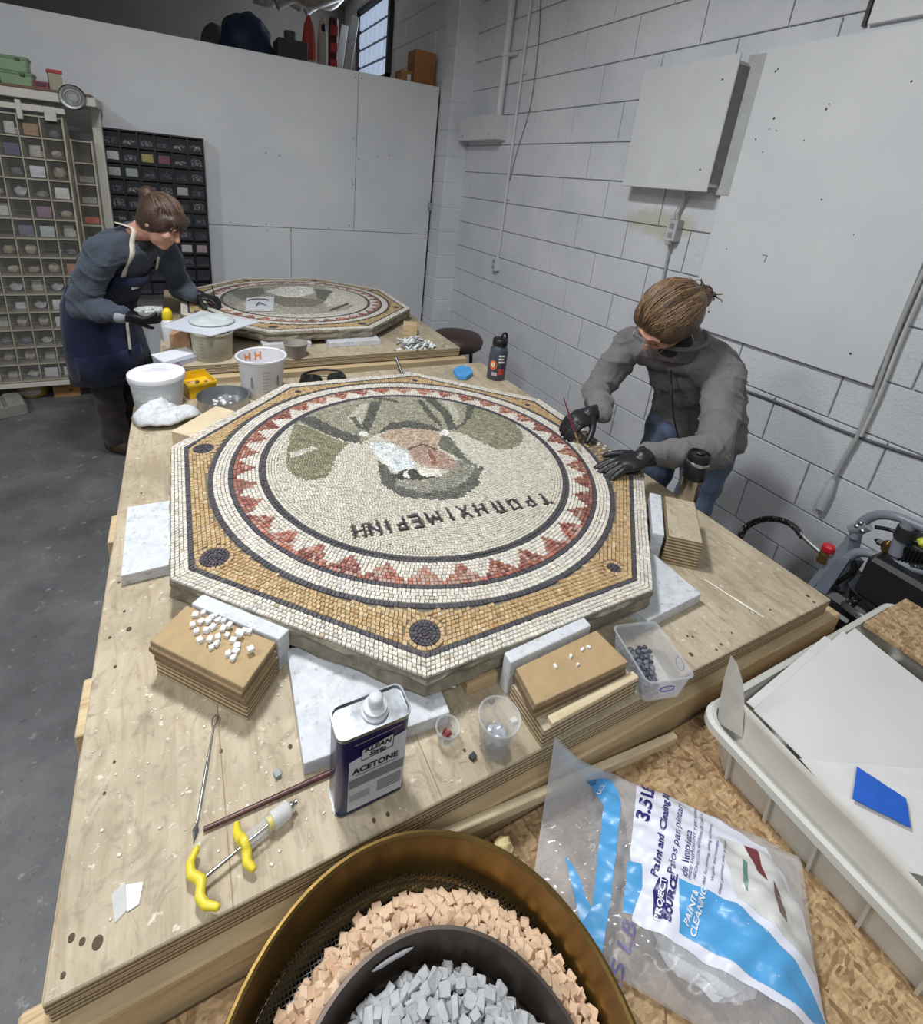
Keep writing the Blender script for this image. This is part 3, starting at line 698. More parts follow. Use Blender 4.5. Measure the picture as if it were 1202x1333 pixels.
    while y < Ri:
        x = -Ri - rnd(0, fp)
        while x < Ri:
            wv = fp * rnd(.82, 1.2)
            xm, ym = x + wv / 2, y + fp / 2
            wy = .010 * math.sin(xm * 9 + ym * 6) + .008 * math.sin(xm * 17 - ym * 11 + 1)
            if math.hypot(xm, ym + wy) < Ri + fp * .1:
                X, Y = xm + ccx, ym + wy + ccy
                if nost(X, Y):
                    g = .00045; w2 = lambda xx, yy: (xx + ccx, yy + .010 * math.sin(xx * 9 + yy * 6) + .008 * math.sin(xx * 17 - yy * 11 + 1) + ccy)
                    T.quad([w2(x + g, y + g), w2(x + wv - g, y + g), w2(x + wv - g, y + fp - g), w2(x + g, y + fp - g)], jit(colat(X, Y), .10), .0003)
            x += wv
        y += fp; row += 1
    for a, b in strokes:
        d = Vector((b[0] - a[0], b[1] - a[1])); L = d.length; d.normalize(); n = Vector((-d.y, d.x)) * sw * .5; k = max(1, round(L / .0062))
        for i in range(k):
            p = Vector(a) + d * (L * i / k + .0003); q = Vector(a) + d * (L * (i + 1) / k - .0003)
            T.quad([p - n, q - n, q + n, p + n], jit(hexc(62, 60, 64)), .0003)
    if detail:
        near = sorted(T.q, key=lambda q: (q[2] + center[0]) ** 2 + (q[3] + center[1]) ** 2); sel = near[:300]; rest = near[300:]
        for q in sel:
            o = bpy.data.objects.new('tessera', T.mesh([q], 'tessera', zt + .002)); COL.objects.link(o); o.parent = root
    else: rest = T.q
    o = bpy.data.objects.new('tesserae', T.mesh(rest, 'tesserae', zt + .002)); COL.objects.link(o); o.parent = root; o['kind'] = 'stuff'
    return root
mosaic((.541, 1.094), 'octagonal mosaic slab with Greek lettering, red zigzag ring and ochre border', .0083, True, .0068)
mosaic((.580, 2.915), 'octagonal mosaic slab with a pale missing patch, on the farther table', .0112, False, .0105)

# foam boards under and beside the slabs
def slabbox(name, label, cat, pts, z0, z1, mat, group=None, bev=.002, top=None):
    mb = MB(); mb.prism([(p[0], p[1]) for p in pts], z0, z1); me = mb.mesh(name, mat)
    if top:
        me.materials.append(top)
        for p in me.polygons:
            if abs(p.normal.z) > .7: p.material_index = 1
    bm = bmesh.new(); bm.from_mesh(me)
    if bev: bmesh.ops.bevel(bm, geom=list(bm.edges), offset=bev, segments=2, affect='EDGES', profile=.5)
    bmesh.ops.recalc_face_normals(bm, faces=bm.faces); bm.to_mesh(me); bm.free()
    c = sum((Vector((p[0], p[1], 0)) for p in pts), Vector()) / len(pts); me.transform(Matrix.Translation((-c.x, -c.y, -z0)))
    o = bpy.data.objects.new(name, me); COL.objects.link(o); o.location = (c.x, c.y, z0); return tag(o, label, cat, group)
Zf = TZ + .0255
slabbox('foam_board', 'white foam board jutting out left of the slab towards the table edge', 'foam board', [(-.152, 1.178), (-.148, .946), (.10, .95), (.10, 1.17)], TZ, Zf, FOAM)
slabbox('foam_board', 'large dusty white foam board behind the acetone can', 'foam board', [(.113, .67), (.101, .476), (.323, .462), (.335, .60)], TZ, Zf, FOAM)
slabbox('foam_board', 'white foam board poking out beside the plywood block, stub of grey on it', 'foam board', [(.939, .70), (.94, .481), (.77, .472), (.72, .70)], TZ, Zf, FOAM)
for i, (x0, x1, y0, y1, lb) in enumerate([(.30, .52, 2.29, 2.5, 'white foam pad under the farther slab, beside the small grey cup'), (.60, .86, 2.27, 2.45, 'white foam pad under the farther slab, beside the shredded paper')]):
    slabbox('foam_pad', lb, 'foam board', [(x0, y0), (x1, y0), (x1, y1), (x0, y1)], TZ, Zf, FOAM)

# offcut stacks
def quadpts(pts, z): return [P(u, v, z) for u, v in pts]
sl = [Vector((-.088, .716, 0)), Vector((.036, .580, 0)), Vector((.092, .642, 0)), Vector((-.035, .772, 0))]
cen = sum(sl, Vector()) / 4
def scaled(pts, k, dx=0, dy=0): c = sum((Vector((p[0], p[1], 0)) for p in pts), Vector()) / len(pts); return [c + (Vector((p[0], p[1], 0)) - c) * k + Vector((dx, dy, 0)) for p in pts]
slabbox('plywood_block', 'thick plywood block at the bottom of the stack holding white tesserae', 'wood block', scaled(sl, 1.0, .004, .004), TZ, TZ + .036, 'ply_edge_fine', top=MATS['plywood'])
names = ['lowest', 'second', 'third', 'topmost']
for i in range(4):
    slabbox('mdf_offcut', f'{names[i]} brown MDF board in the stack holding white tesserae', 'board', scaled(sl, 1.0, rnd(-.004, .004), rnd(-.004, .004)), TZ + .0361 + i * .0098, TZ + .0459 + i * .0098, (MDFE, MDFE2)[i % 2], 'MDF boards under the white tesserae', .0017, MDF)
sr = [Vector((.441, .461, 0)), Vector((.434, .386, 0)), Vector((.629, .395, 0)), Vector((.622, .469, 0))]
slabbox('plywood_block', 'plywood block under the MDF stack beside the clear bin of pebbles', 'wood block', [(.434, .460), (.437, .374), (.642, .380), (.634, .466)], TZ, TZ + .033, 'ply_edge_fine', top=MATS['plywood'])
slabbox('pine_strip', 'short pale pine strip lying on the plywood block by the clear bin', 'wood strip', [(.452, .389), (.452, .3745), (.641, .3805), (.640, .394)], TZ + .0332, TZ + .0435, PINE_Y)
for i in range(3):
    slabbox('mdf_offcut', f'{["lowest", "middle", "topmost"][i]} brown MDF board in the stack beside the clear bin of pebbles', 'board', scaled([(q.x, max(q.y, .397)) for q in sr], 1.0, rnd(-.004, .002), rnd(0, .003)), TZ + .0331 + i * .0108, TZ + .0439 + i * .0108, (MDFE2, MDFE)[i % 2], 'MDF boards by the pebble bin', .0017, MDF)
slabbox('foam_bar', 'thick white foam bar wedged between slab and MDF stack by the pebble bin', 'foam block', [(.432, .4665), (.612, .475), (.612, .496), (.432, .488)], TZ, TZ + .074, FOAM, bev=.003)
slabbox('foam_bar', 'white foam bar wedged between slab and the stack of white tesserae', 'foam block', [(-.028, .778), (.098, .650), (.118, .664), (-.008, .795)], TZ, TZ + .072, FOAM, bev=.003)
slabbox('plywood_block', 'tall plywood block standing on the table beside the thermos', 'wood block', [(1.093, .728), (1.150, .677), (1.021, .554), (.962, .604)], TZ, TZ + .075, 'ply_edge_fine', top=MATS['plywood'])
slabbox('foam_bar', 'white foam bar between the slab and the tall plywood block', 'foam block', [(1.088, .733), (.957, .609), (.937, .627), (1.066, .753)], TZ, TZ + .075, FOAM, bev=.003)
slabbox('pine_block', 'pine block against the slab corner beside the crumpled white rag', 'wood block', [(-.060, 1.452), (-.008, 1.404), (.115, 1.538), (.065, 1.592)], TZ, TZ + .068, PINE_Y)
slabbox('pine_batten', 'dark pine batten showing under the slab behind the clear cup', 'wood strip', [(.37, .49), (.43, .49), (.43, .62), (.37, .62)], TZ, TZ + .0245, PINE)
sa, sb_ = PY(577, 1089, .356), P(878, 960, OZ + .0095); sd_ = (sb_ - sa).normalized(); sy_ = Vector((0, 0, 1)).cross(sd_).normalized(); sz_ = sd_.cross(sy_)
stick = thing('pine_stick', 'squared pine stick slanting from the table ledge down to the strand board bench', 'wood strip', (sb_.x, sb_.y, OZ)); sc_ = (sa + sb_) / 2 - Vector((sb_.x, sb_.y, OZ))
MB().box(None, ((sb_ - sa).length, .012, .019), mt=Matrix(((sd_.x, sy_.x, sz_.x, sc_.x), (sd_.y, sy_.y, sz_.y, sc_.y), (sd_.z, sy_.z, sz_.z, sc_.z), (0, 0, 0, 1))), bev=.0015).build('batten', PINE_Y, stick)
slabbox('wood_block', 'small wooden block on the farther table beside shredded paper', 'wood block', [(1.03, 2.40), (1.10, 2.37), (1.13, 2.44), (1.06, 2.47)], TZ, TZ + .06, PINE)
slabbox('wood_block', 'rough wooden block in front of the farther slab, beside the clay bucket', 'wood block', [(-.071, 2.40), (.008, 2.376), (.024, 2.43), (-.055, 2.455)], TZ, TZ + .06, M('rough_wood', hexc(186, 146, 112), .8, var=.2, vs=30, bump=.4))
# ================================================================== things on the near table
INK = M('ink_navy', hexc(32, 34, 92), .5, var=.05); INKW = M('ink_white', hexc(232, 234, 238), .5, var=.03); INKB = M('ink_black', hexc(28, 28, 34), .5, var=.05)
BLUEP = M('print_blue', hexc(84, 160, 214), .35, var=.04); LABEL = M('label_grey', hexc(206, 208, 214), .4, var=.03); LABEL2 = M('label_midgrey', hexc(128, 130, 136), .4, var=.05)
def flat_text(name, body, size, mapf, mat, parent, bold=0, shear=0):
    vs, fs = text2d(body, size, bold, shear); mb = MB(); mb.add([mapf(x, y) for x, y in vs], fs); return mb.build(name, mat, parent)
# --- solvent can
can = thing('solvent_can', 'navy blue rectangular metal acetone can with white spout cap', 'can', (.1765, .429, TZ))
def rrect(w, d, r, z, seg=5):
    out = []
    for cx, cy, a0 in ((w / 2 - r, d / 2 - r, 0), (-w / 2 + r, d / 2 - r, 90), (-w / 2 + r, -d / 2 + r, 180), (w / 2 - r, -d / 2 + r, 270)):
        for k in range(seg + 1): a = math.radians(a0 + 90 * k / seg); out.append((cx + r * math.cos(a), cy + r * math.sin(a), z))
    return out
def rr_stack(mb, levels, r, cap0=True, cap1=True):
    rings = [rrect(w_, d_, min(r, w_ / 2 - .0005, d_ / 2 - .0005), z) for w_, d_, z in levels]; n = len(rings[0]); vs = [p for q in rings for p in q]
    fs = [(i * n + k, i * n + (k + 1) % n, (i + 1) * n + (k + 1) % n, (i + 1) * n + k) for i in range(len(rings) - 1) for k in range(n)]
    if cap0: fs.append(tuple(range(n))[::-1])
    if cap1: fs.append(tuple(range((len(rings) - 1) * n, len(rings) * n)))
    mb.add(vs, fs); return mb
NAVY = M('navy_tin', hexc(36, 38, 96), .25, .35, var=.06); TIN = M('tin_plate', hexc(158, 162, 166), .36, 1, var=.35, vs=60)
CWd, CDp, CHt = .0965, .0445, .150
rr_stack(MB(), [(CWd - .002, CDp - .002, .001), (CWd, CDp, .004), (CWd, CDp, CHt - .006)], .011).build('body', NAVY, can, .6)
rr_stack(MB(), [(CWd + .0015, CDp + .0015, CHt - .007), (CWd + .003, CDp + .003, CHt - .004), (CWd + .003, CDp + .003, CHt), (CWd - .001, CDp - .001, CHt), (CWd - .003, CDp - .003, CHt - .004)], .011).build('top', TIN, can, .6)
rr_stack(MB(), [(CWd + .0015, CDp + .0015, 0), (CWd + .0015, CDp + .0015, .003)], .011).build('base_rim', TIN, can, .6)
MB().lathe([(.018, 0), (.018, .003), (.0155, .005), (.0155, .010), (.012, .012), (.0095, .013), (.0095, .024), (.0075, .027), (.004, .0285), (0, .029)], 24, c=(.006, .001, CHt - .004)).build('spout_cap', WHITE_PL, can, .7)
fy = -CDp / 2 - .0006
lab = MB(); lab.add([(-.034, fy, .008), (.043, fy, .008), (.043, fy, .122), (-.034, fy, .104)], [(0, 1, 2, 3)]); lab = lab.build('label', LABEL, can)
fm = lambda cx, cz, e=.0005: (lambda x, y: (cx + x, fy - e, cz + y))
flat_text('product_name', 'ACETONE', .0135, fm(.002, .083), INKB, lab, .0006)
b1 = MB(); b1.add([(-.026, fy - .0004, .0735), (.034, fy - .0004, .0735), (.034, fy - .0004, .0755), (-.026, fy - .0004, .0755)], [(0, 1, 2, 3)]); b1.build('small_print', LABEL2, lab)
b1 = MB(); b1.add([(-.033, fy - .0004, .052), (.042, fy - .0004, .052), (.042, fy - .0004, .069), (-.033, fy - .0004, .069)], [(0, 1, 2, 3)]); b1.build('warning_band', LABEL2, lab)
for i in range(5): b1 = MB(); b1.add([(.006, fy - .0004, .024 + i * .0045), (.040, fy - .0004, .024 + i * .0045), (.040, fy - .0004, .027 + i * .0045), (.006, fy - .0004, .027 + i * .0045)], [(0, 1, 2, 3)]); b1.build('small_print', LABEL2, lab)
for i in range(4): b1 = MB(); b1.add([(-.032, fy - .0004, .026 + i * .0035), (-.004, fy - .0004, .026 + i * .0035), (-.004, fy - .0004, .0275 + i * .0035), (-.032, fy - .0004, .0275 + i * .0035)], [(0, 1, 2, 3)]); b1.build('small_print', LABEL2, lab)
bd = MB(); bd.add([(-.018, fy - .0009, .100), (.024, fy - .0009, .104), (.024, fy - .0009, .127), (-.018, fy - .0009, .120)], [(0, 1, 2, 3)]); bd = bd.build('brand_badge', LABEL, can)
ol = MB()
for a, b in (((-.018, .100), (.024, .104)), ((.024, .104), (.024, .127)), ((.024, .127), (-.018, .120)), ((-.018, .120), (-.018, .100))):
    ol.tube([(a[0], fy - .001, a[1]), (b[0], fy - .001, b[1])], .0006, 4)
ol.build('badge_outline', INKB, bd)
flat_text('brand_name', 'KLEAN', .0115, fm(.003, .1175, .0014), INKB, bd, .0005, .2); flat_text('brand_name', 'Strip', .0115, fm(.003, .1075, .0014), INKB, bd, .0005, .2)
b1 = MB(); b1.add([(-.028, fy - .0004, .1312), (.036, fy - .0004, .1352), (.036, fy - .0004, .1368), (-.028, fy - .0004, .1328)], [(0, 1, 2, 3)]); b1.build('slogan_line', LABEL2, can)

# --- cups
CLEAR = clear('clear_plastic', fac=.08); CLEAR2 = clear('clear_plastic_film', fac=.10, rough=.06); MILKY = clear('milky_plastic', (.86, .87, .86), .55, .35)
def cup(name, label, c, r0, r1, h, mat, cat='cup', lip=.0015, ribs=0, rz=0):
    t = thing(name, label, cat, c)
    MB().lathe([(0, .001), (r0, .001), (r0 + .001, .003), (r1, h), (r1 + lip, h + .0012), (r1 + lip, h - .0018), (r1 - .0006, h - .0005), (r0 - .0006, .003), (0, .003)], 32).build('cup_body', mat, t, .8)
    MB().tube([(r1 * math.cos(a) + 0, r1 * math.sin(a), h) for a in np.linspace(0, 2 * math.pi, 33)[:-1]], lip, 6, closed=True).build('rim', mat, t, 3)
    return t
pc = P(581, 962, TZ); cup('condiment_cup', 'tiny clear cup with dark red tesserae in it', (pc.x, pc.y, TZ), .0125, .0175, .027, CLEAR)
cube_vars = []
def cubelet(size, mat, nm, sq=.28):
    mb = MB(); mb.box((0, 0, 0), size, bev=min(size) * .1); me = mb.mesh(nm, mat)
    for v in me.vertices:
        v.co.x += rnd(-sq, sq) * size[0] * .3; v.co.y += rnd(-sq, sq) * size[1] * .3; v.co.z += rnd(-sq, sq) * size[2] * .3
    return me
REDST = M('red_stone', hexc(128, 52, 50), .6, var=.25, vs=60)
rv = [cubelet((.0055, .005, .0045), REDST, 'red_tessera') for _ in range(3)]
for i in range(14):
    a = rnd(0, 6.28); r = rnd(0, .0085); tag(inst('red_tessera', random.choice(rv), (pc.x + r * math.cos(a), pc.y + r * math.sin(a), TZ + .0055 + (i // 7) * .0045), (rnd(-.6, .6), rnd(-.6, .6), rnd(0, 3))), 'small dark red stone in the tiny clear cup', 'tessera', 'red stones in the tiny cup')
pc = P(643, 972, TZ); c2 = cup('plastic_cup', 'tall clear plastic cup with crumpled film inside, between can and MDF stack', (pc.x, pc.y, TZ), .0215, .0305, .066, CLEAR)
def crumple(name, label, cat, c, r, mat, n=3, amp=.35, flat=.5, seed=1, group=None, sub=3):
    random.seed(seed); bm = bmesh.new(); bmesh.ops.create_icosphere(bm, subdivisions=sub, radius=1)
    ks = [(Vector((rnd(-1, 1), rnd(-1, 1), rnd(-1, 1))).normalized(), rnd(2, 7), rnd(0, 6)) for _ in range(10)]
    for v in bm.verts:
        d = v.co.normalized(); f = 1 + amp * sum(abs(math.sin(k.dot(d) * q + p)) - .6 for k, q, p in ks) / 4
        v.co = Vector((d.x * r[0] * f, d.y * r[1] * f, max(-.98, d.z * f) * r[2]))
    me = bpy.data.meshes.new(name); bm.to_mesh(me); bm.free(); me.materials.append(mat if not isinstance(mat, str) else MATS[mat])
    me.polygons.foreach_set('use_smooth', [True] * len(me.polygons)); me.set_sharp_from_angle(angle=.55)
    zmin = min(v.co.z for v in me.vertices); me.transform(Matrix.Translation((0, 0, -zmin)))
    o = bpy.data.objects.new(name, me); COL.objects.link(o); o.location = c; random.seed(seed + 99)
    return tag(o, label, cat, group)
crumple('plastic_film', 'crumpled clear film inside the tall clear cup', 'plastic film', (pc.x, pc.y, TZ + .004), (.017, .017, .018), M('film_grey', hexc(176, 182, 190), .18, .2, var=.3, vs=80), seed=4)
tag(inst('stone_chip', cubelet((.008, .007, .005), M('brown_stone', hexc(112, 96, 84), .6), 'stone_chip'), (P(640, 915, .89).x, P(640, 915, .89).y, TZ + .044), (.2, .1, .4)), 'brown stone chip resting on the film in the clear cup', 'stone chip')
for u, v, c, lb in [(587, 905, hexc(230, 230, 226), 'white stone chip on the foam edge behind the red-stone cup'), (616, 985, hexc(60, 60, 64), 'dark pebble chip beside the tall clear cup'), (669, 938, hexc(224, 222, 214), 'white stone chip right of the tall clear cup'), (361, 1008, hexc(150, 156, 158), 'flat grey stone chip near the tip of the syringe'), (327, 912, hexc(176, 168, 152), 'grey stone chip in the shadow of the tesserae stack')]:
    p = P(u, v, TZ + .003); tag(inst('stone_chip', cubelet((.010, .008, .006), M('chip_%d' % u, c, .6), 'stone_chip'), (p.x, p.y, TZ + (.0285 if u == 587 else .003)), (0, 0, rnd(0, 3))), lb, 'stone chip')

# --- syringe
p0, p1 = P(386, 1044, TZ + .013), P(258, 1150, TZ + .013); ax = (p0 - p1); L = ax.length; ang = math.atan2(ax.y, ax.x)
sy = thing('dosing_syringe', 'clear dosing syringe with yellow finger grips and metal plunger', 'syringe', (p1.x, p1.y, TZ + .0135), ang)
rot = Matrix.Rotation(math.pi / 2, 4, 'Y')
YEL = M('yellow_plastic', hexc(222, 204, 58), .4, var=.06)
MB().lathe([(.0085, L * .44), (.0095, L * .45), (.0095, L * .86), (.0082, L * .86), (.0082, L * .45)], 22, mt=rot).build('barrel', CLEAR, sy, .8)
MB().lathe([(0, L * .73), (.0108, L * .73), (.0108, L * .90), (.007, L * .93), (0, L * .93)], 22, mt=rot).build('nozzle_cap', MILKY, sy, .8)
MB().lathe([(0, L * .93), (.004, L * .93), (.0045, L * .95), (.003, L * .97), (.0035, L * 1.0), (0, L * 1.0)], 14, mt=rot).build('tip', STEEL, sy, .8)
MB().lathe([(0, .004), (.0022, .004), (.0022, L * .70), (0, L * .70)], 10, mt=rot).build('plunger_rod', STEEL, sy, .8)
MB().lathe([(0, L * .685), (.0080, L * .685), (.0080, L * .735), (0, L * .735)], 18, mt=rot).build('piston', YEL, sy, .8)
gm = MB(); gm.lathe([(0, L * .40), (.0105, L * .40), (.0115, L * .42), (.0115, L * .475), (0, L * .475)], 18, mt=rot)
gm.chain([(L * .43, .009, 0), (L * .425, .018, -.001), (L * .45, .027, -.002)], [.0065, .0055, .0045]); gm.chain([(L * .43, -.009, 0), (L * .40, -.018, -.001), (L * .425, -.027, -.002)], [.0065, .0055, .0045])
blob(gm, 'finger_grip', YEL, sy, .0016, 3)
gm = MB(); gm.chain([(.004, 0, 0), (-.003, .013, 0), (-.001, .024, 0), (.010, .033, 0)], [.006, .0055, .005, .0042]); gm.chain([(.004, 0, 0), (-.003, -.013, 0), (-.001, -.024, 0), (.008, -.034, 0)], [.006, .0055, .005, .0042])
blob(gm, 'thumb_grip', YEL, sy, .0016, 3)
# --- rod, tools, slivers
a, b = P(265, 1080, TZ + .004), P(434, 1004, TZ + .004)
o = MB().tube([a, a.lerp(b, .5), b], [.0030, .0036, .0040], 10).build('brush_handle', M('mahogany', hexc(82, 46, 40), .35, var=.25, vs=40), None, 1); tag(o, 'dark reddish wooden rod lying against the acetone can', 'rod')
a, b = P(278, 946, TZ + .004), P(256, 1072, TZ + .004); tl = thing('spatula_tool', 'slim steel carving tool with spatula tip on bare plywood', 'tool', (0, 0, 0))
MB().tube([a, a.lerp(b, .25), a.lerp(b, .5), a.lerp(b, .8), b], [.0014, .0016, .0024, .0018, .0016], 8).build('shaft', STEEL, tl, 1)
d = (a - b).normalized(); s_ = Vector((-d.y, d.x, 0))
MB().tube([a + d * .018 + s_ * .0, a + d * .012 + s_ * .004, a + d * .004 + s_ * .003, a, a + d * .004 - s_ * .003, a + d * .012 - s_ * .004], .001, 6, closed=True).build('loop_end', STEEL, tl, 1)
MB().add([b, b - d * .006 + s_ * .004 + Vector((0, 0, -.001)), b - d * .02 + Vector((0, 0, -.002)), b - d * .006 - s_ * .004 + Vector((0, 0, -.001)), b + Vector((0, 0, .0015)), b - d * .010 + Vector((0, 0, .0005))], [(0, 1, 5, 4), (1, 2, 5), (2, 3, 5), (3, 0, 4, 5), (0, 3, 2, 1)]).build('blade', STEEL, tl)
a, b = P(917, 754, TZ + .0025), P(995, 804, TZ + .0025)
st = thing('wooden_skewer', 'thin white stick lying near the right table corner', 'stick', (0, 0, 0)); MB().tube([a, a.lerp(b, .45), a.lerp(b, .6), b], [.0012, .0018, .0026, .0012], 8).build('stick', M('stick_white', hexc(232, 226, 214), .5), st, 1)
for pts, mat, lb in [([(145, 1166), (163, 1148), (166, 1185), (150, 1202)], clear('scrap_clear', fac=.35), 'clear plastic scrap lying on the bare plywood corner'), ([(164, 1153), (187, 1149), (181, 1178), (166, 1188)], M('scrap_white', hexc(226, 226, 222), .4), 'white paper scrap touching the clear plastic scrap')]:
    slabbox('plastic_scrap', lb, 'scrap', [P(u, v, TZ) for u, v in pts], TZ + .0004, TZ + .002, mat, bev=0)
# --- white tesserae heap on the MDF stack
STW = M('white_stone', hexc(228, 230, 230), .55, var=.06, vs=60, bump=.2)
wv = [cubelet((.0092 * rnd(.8, 1.25), .0086 * rnd(.8, 1.2), .007), STW, 'white_tessera') for _ in range(6)]
zt = TZ + .0754; taken = []
pos = [(255, 800), (265, 798), (275, 803), (284, 806), (262, 808), (270, 812), (281, 801), (256, 822), (268, 820), (278, 816), (290, 818), (298, 816), (284, 828), (296, 827), (305, 832), (312, 822), (260, 832), (273, 834), (283, 838), (275, 842), (297, 850), (307, 847), (303, 857), (326, 848), (318, 821), (324, 822), (291, 808), (250, 812), (309, 840), (312, 828)]
for i, (u, v) in enumerate(pos):
    p = P(u + rnd(-1, 1), v + rnd(-1, 1), zt + .004); tag(inst('white_tessera', random.choice(wv), (p.x, p.y, zt + .0034 + (.0055 if i % 6 == 5 else 0)), (rnd(-.15, .15), rnd(-.15, .15), rnd(0, 3))), 'loose white stone on the MDF stack beside the slab', 'tessera', 'white tesserae on the MDF stack')
for u, v in [(743, 855), (758, 846), (766, 843), (752, 866), (723, 868)]:
    p = P(u, v, TZ + .066); tag(inst('white_tessera', random.choice(wv), (p.x, p.y, TZ + .0672), (0, 0, rnd(0, 3)), sc=(.75, .5, .6)), 'white stone sliver on the MDF stack by the pebble bin', 'tessera', 'stone slivers by the pebble bin')
# dust and crumbs, too small to count
mb = MB()
for _ in range(650):
    q = random.random()
    if q < .55: x, y = random.gauss(.0, .12), random.gauss(.60, .13)
    elif q < .8: x, y = random.gauss(.35, .2), random.gauss(.43, .05)
    else: x, y = rnd(-.15, 1.2), rnd(.39, 1.0)
    if not (-.165 < x < 1.23 and .385 < y < 1.5): continue
    if max(abs(x - .541), abs(y - 1.094), (abs(x - .541) + abs(y - 1.094)) / 1.414) < .62: continue
    if any(inpoly(x, y, q) for q in ([(.108, .675), (.096, .471), (.328, .457), (.340, .605)], [(-.157, 1.183), (-.153, .941), (.10, .94), (.10, 1.18)], [(.944, .70), (.945, .476), (.77, .467), (.72, .70)], [(-.095, .716), (.036, .572), (.125, .66), (-.01, .80)], [(.428, .50), (.428, .370), (.648, .376), (.640, .50)], [(1.09, .75), (1.156, .677), (1.021, .548), (.93, .62)], [(.124, .455), (.124, .402), (.229, .402), (.229, .455)], [(.62, .48), (.62, .33), (.76, .33), (.76, .48)])): continue
    s = rnd(.0006, .0014) if random.random() < .75 else rnd(.0014, .0030); mb.box((x, y, TZ + s * .36), (s * rnd(.6, 1.6), s, s * .7), rz=rnd(0, 3))
tag(mb.build('stone_crumbs', M('crumb', hexc(222, 216, 204), .8)), 'pale stone crumbs and dust strewn over the near plywood table', 'crumbs', kind='stuff')

# --- clear bin of pebbles
bc = [P(800, 815, TZ + .058), P(852, 811, TZ + .058), P(904, 880, TZ + .058), P(836, 902, TZ + .058)]
bcx = sum((q for q in bc), Vector()) / 4
bn = thing('clear_bin', 'clear plastic bin of dark pebbles beside the MDF stack', 'bin', (.694, .404, TZ), -.25)
w0, d0, hh = .088, .112, .056
o = rr_stack(MB(), [(w0 - .012, d0 - .012, .0005), (w0, d0, hh), (w0 + .004, d0 + .004, hh), (w0 + .004, d0 + .004, hh - .003), (w0 - .002, d0 - .002, hh - .003), (w0 - .014, d0 - .014, .0025)], .010, True, True).build('tray', clear('bin_plastic', (.80, .84, .90), .13, .2), bn, .7)
mk = MB(); mk.tube([(.0462, -.02 + .011 * math.cos(a), .04 + .011 * math.sin(a)) for a in np.linspace(0, 6.28, 9)[:-1]], .0008, 4, closed=True); mk.build('marker_loop', M('marker_blue', hexc(52, 60, 150), .5), bn)
mk = MB(); mk.tube([(-.0 + .014 * math.cos(a), -.0535, .030 + .006 * math.sin(a)) for a in np.linspace(0, 6.28, 12)[:-1]], .0008, 4, closed=True); mk.build('marker_loop', M('marker_blue', hexc(52, 60, 150), .5), bn)
PBS = [M('pebble_dark_%d' % i, c, .5, var=.2, vs=50) for i, c in enumerate((hexc(66, 70, 82), hexc(88, 92, 104), hexc(112, 116, 126)))]
pv = []
for i in range(6):
    mb = MB(); mb.ell((0, 0, 0), (.0056 * rnd(.85, 1.2), .0046 * rnd(.85, 1.2), .0030), seg=10, rings=6); pv.append(mb.mesh('pebble', PBS[i % 3], 3))
pk_ = []
for _ in range(6000):
    lx = rnd(-.031, .030); ly = rnd(-.040, .042)
    if lx > -.010 + .036 * (ly + .04) / .08 + random.gauss(0, .003) or len(pk_) > 120: continue
    ly_ = max((q[2] for q in pk_ if (q[0] - lx) ** 2 + (q[1] - ly) ** 2 < .0088 ** 2), default=-1) + 1
    if ly_ > (2 if lx < -.012 else 1): continue
    pk_.append((lx, ly, ly_)); q = Matrix.Rotation(-.25, 3, 'Z') @ Vector((lx, ly, 0)); tag(inst('pebble', random.choice(pv), (.694 + q.x, .404 + q.y, TZ + .0062 + ly_ * .0046), (rnd(-.35, .35), rnd(-.35, .35), rnd(0, 3))), 'small dark grey pebble heaped in the clear bin', 'pebble', 'pebbles in the clear bin')

# --- thermos and bottle
th = thing('travel_mug', 'steel travel mug with black band and lid beside the bent woman', 'mug', (1.232, .752, TZ))
MB().lathe([(0, .001), (.0245, .001), (.0262, .004), (.028, .08), (.0285, .088)], 32).build('steel_body', M('brushed_steel', hexc(178, 172, 164), .25, 1, var=.12, scale=(60, 60, 1)), th, .8)
MB().lathe([(.0288, .088), (.0295, .090), (.0295, .130), (.0285, .132)], 32).build('grip_band', BLACK_PL, th, .8)
MB().lathe([(.0288, .132), (.0292, .133), (.0292, .141), (.0285, .142)], 32).build('steel_ring', STEEL, th, .8)
MB().lathe([(.0288, .142), (.030, .144), (.030, .161), (.0275, .166), (.025, .166), (.0235, .161), (0, .161)], 32).build('lid', BLACK_PL, th, .8)
MB().box((.005, 0, .164), (.025, .014, .005), bev=.002).build('sip_tab', BLACK_PL, th)
bt = thing('water_bottle', 'dark grey water bottle with orange stickers and loop lid', 'bottle', (1.205, 1.735, TZ))
BG = M('bottle_grey', hexc(70, 76, 86), .35, var=.12)
MB().lathe([(0, .001), (.037, .001), (.040, .006), (.040, .125), (.037, .140), (.030, .152), (.029, .156)], 32).build('body', BG, bt, .8)
MB().lathe([(.031, .154), (.033, .156), (.033, .182), (.029, .186), (0, .186)], 24).build('lid', BLACK_PL, bt, .8)
MB().tube(smoothline([(.004, 0, .184), (.010, 0, .204), (.024, 0, .206), (.031, 0, .190), (.032, 0, .172)]), .005, 8).build('loop_handle', BLACK_PL, bt, 1)
def cyl_patch(r, a0, a1, z0, z1, n=8): 
    mb = MB(); vs = []
    for i in range(n + 1): a = a0 + (a1 - a0) * i / n; vs += [(r * math.cos(a), r * math.sin(a), z0), (r * math.cos(a), r * math.sin(a), z1)]
    return mb.add(vs, [(2 * i, 2 * i + 2, 2 * i + 3, 2 * i + 1) for i in range(n)])
fa = math.radians(-125)
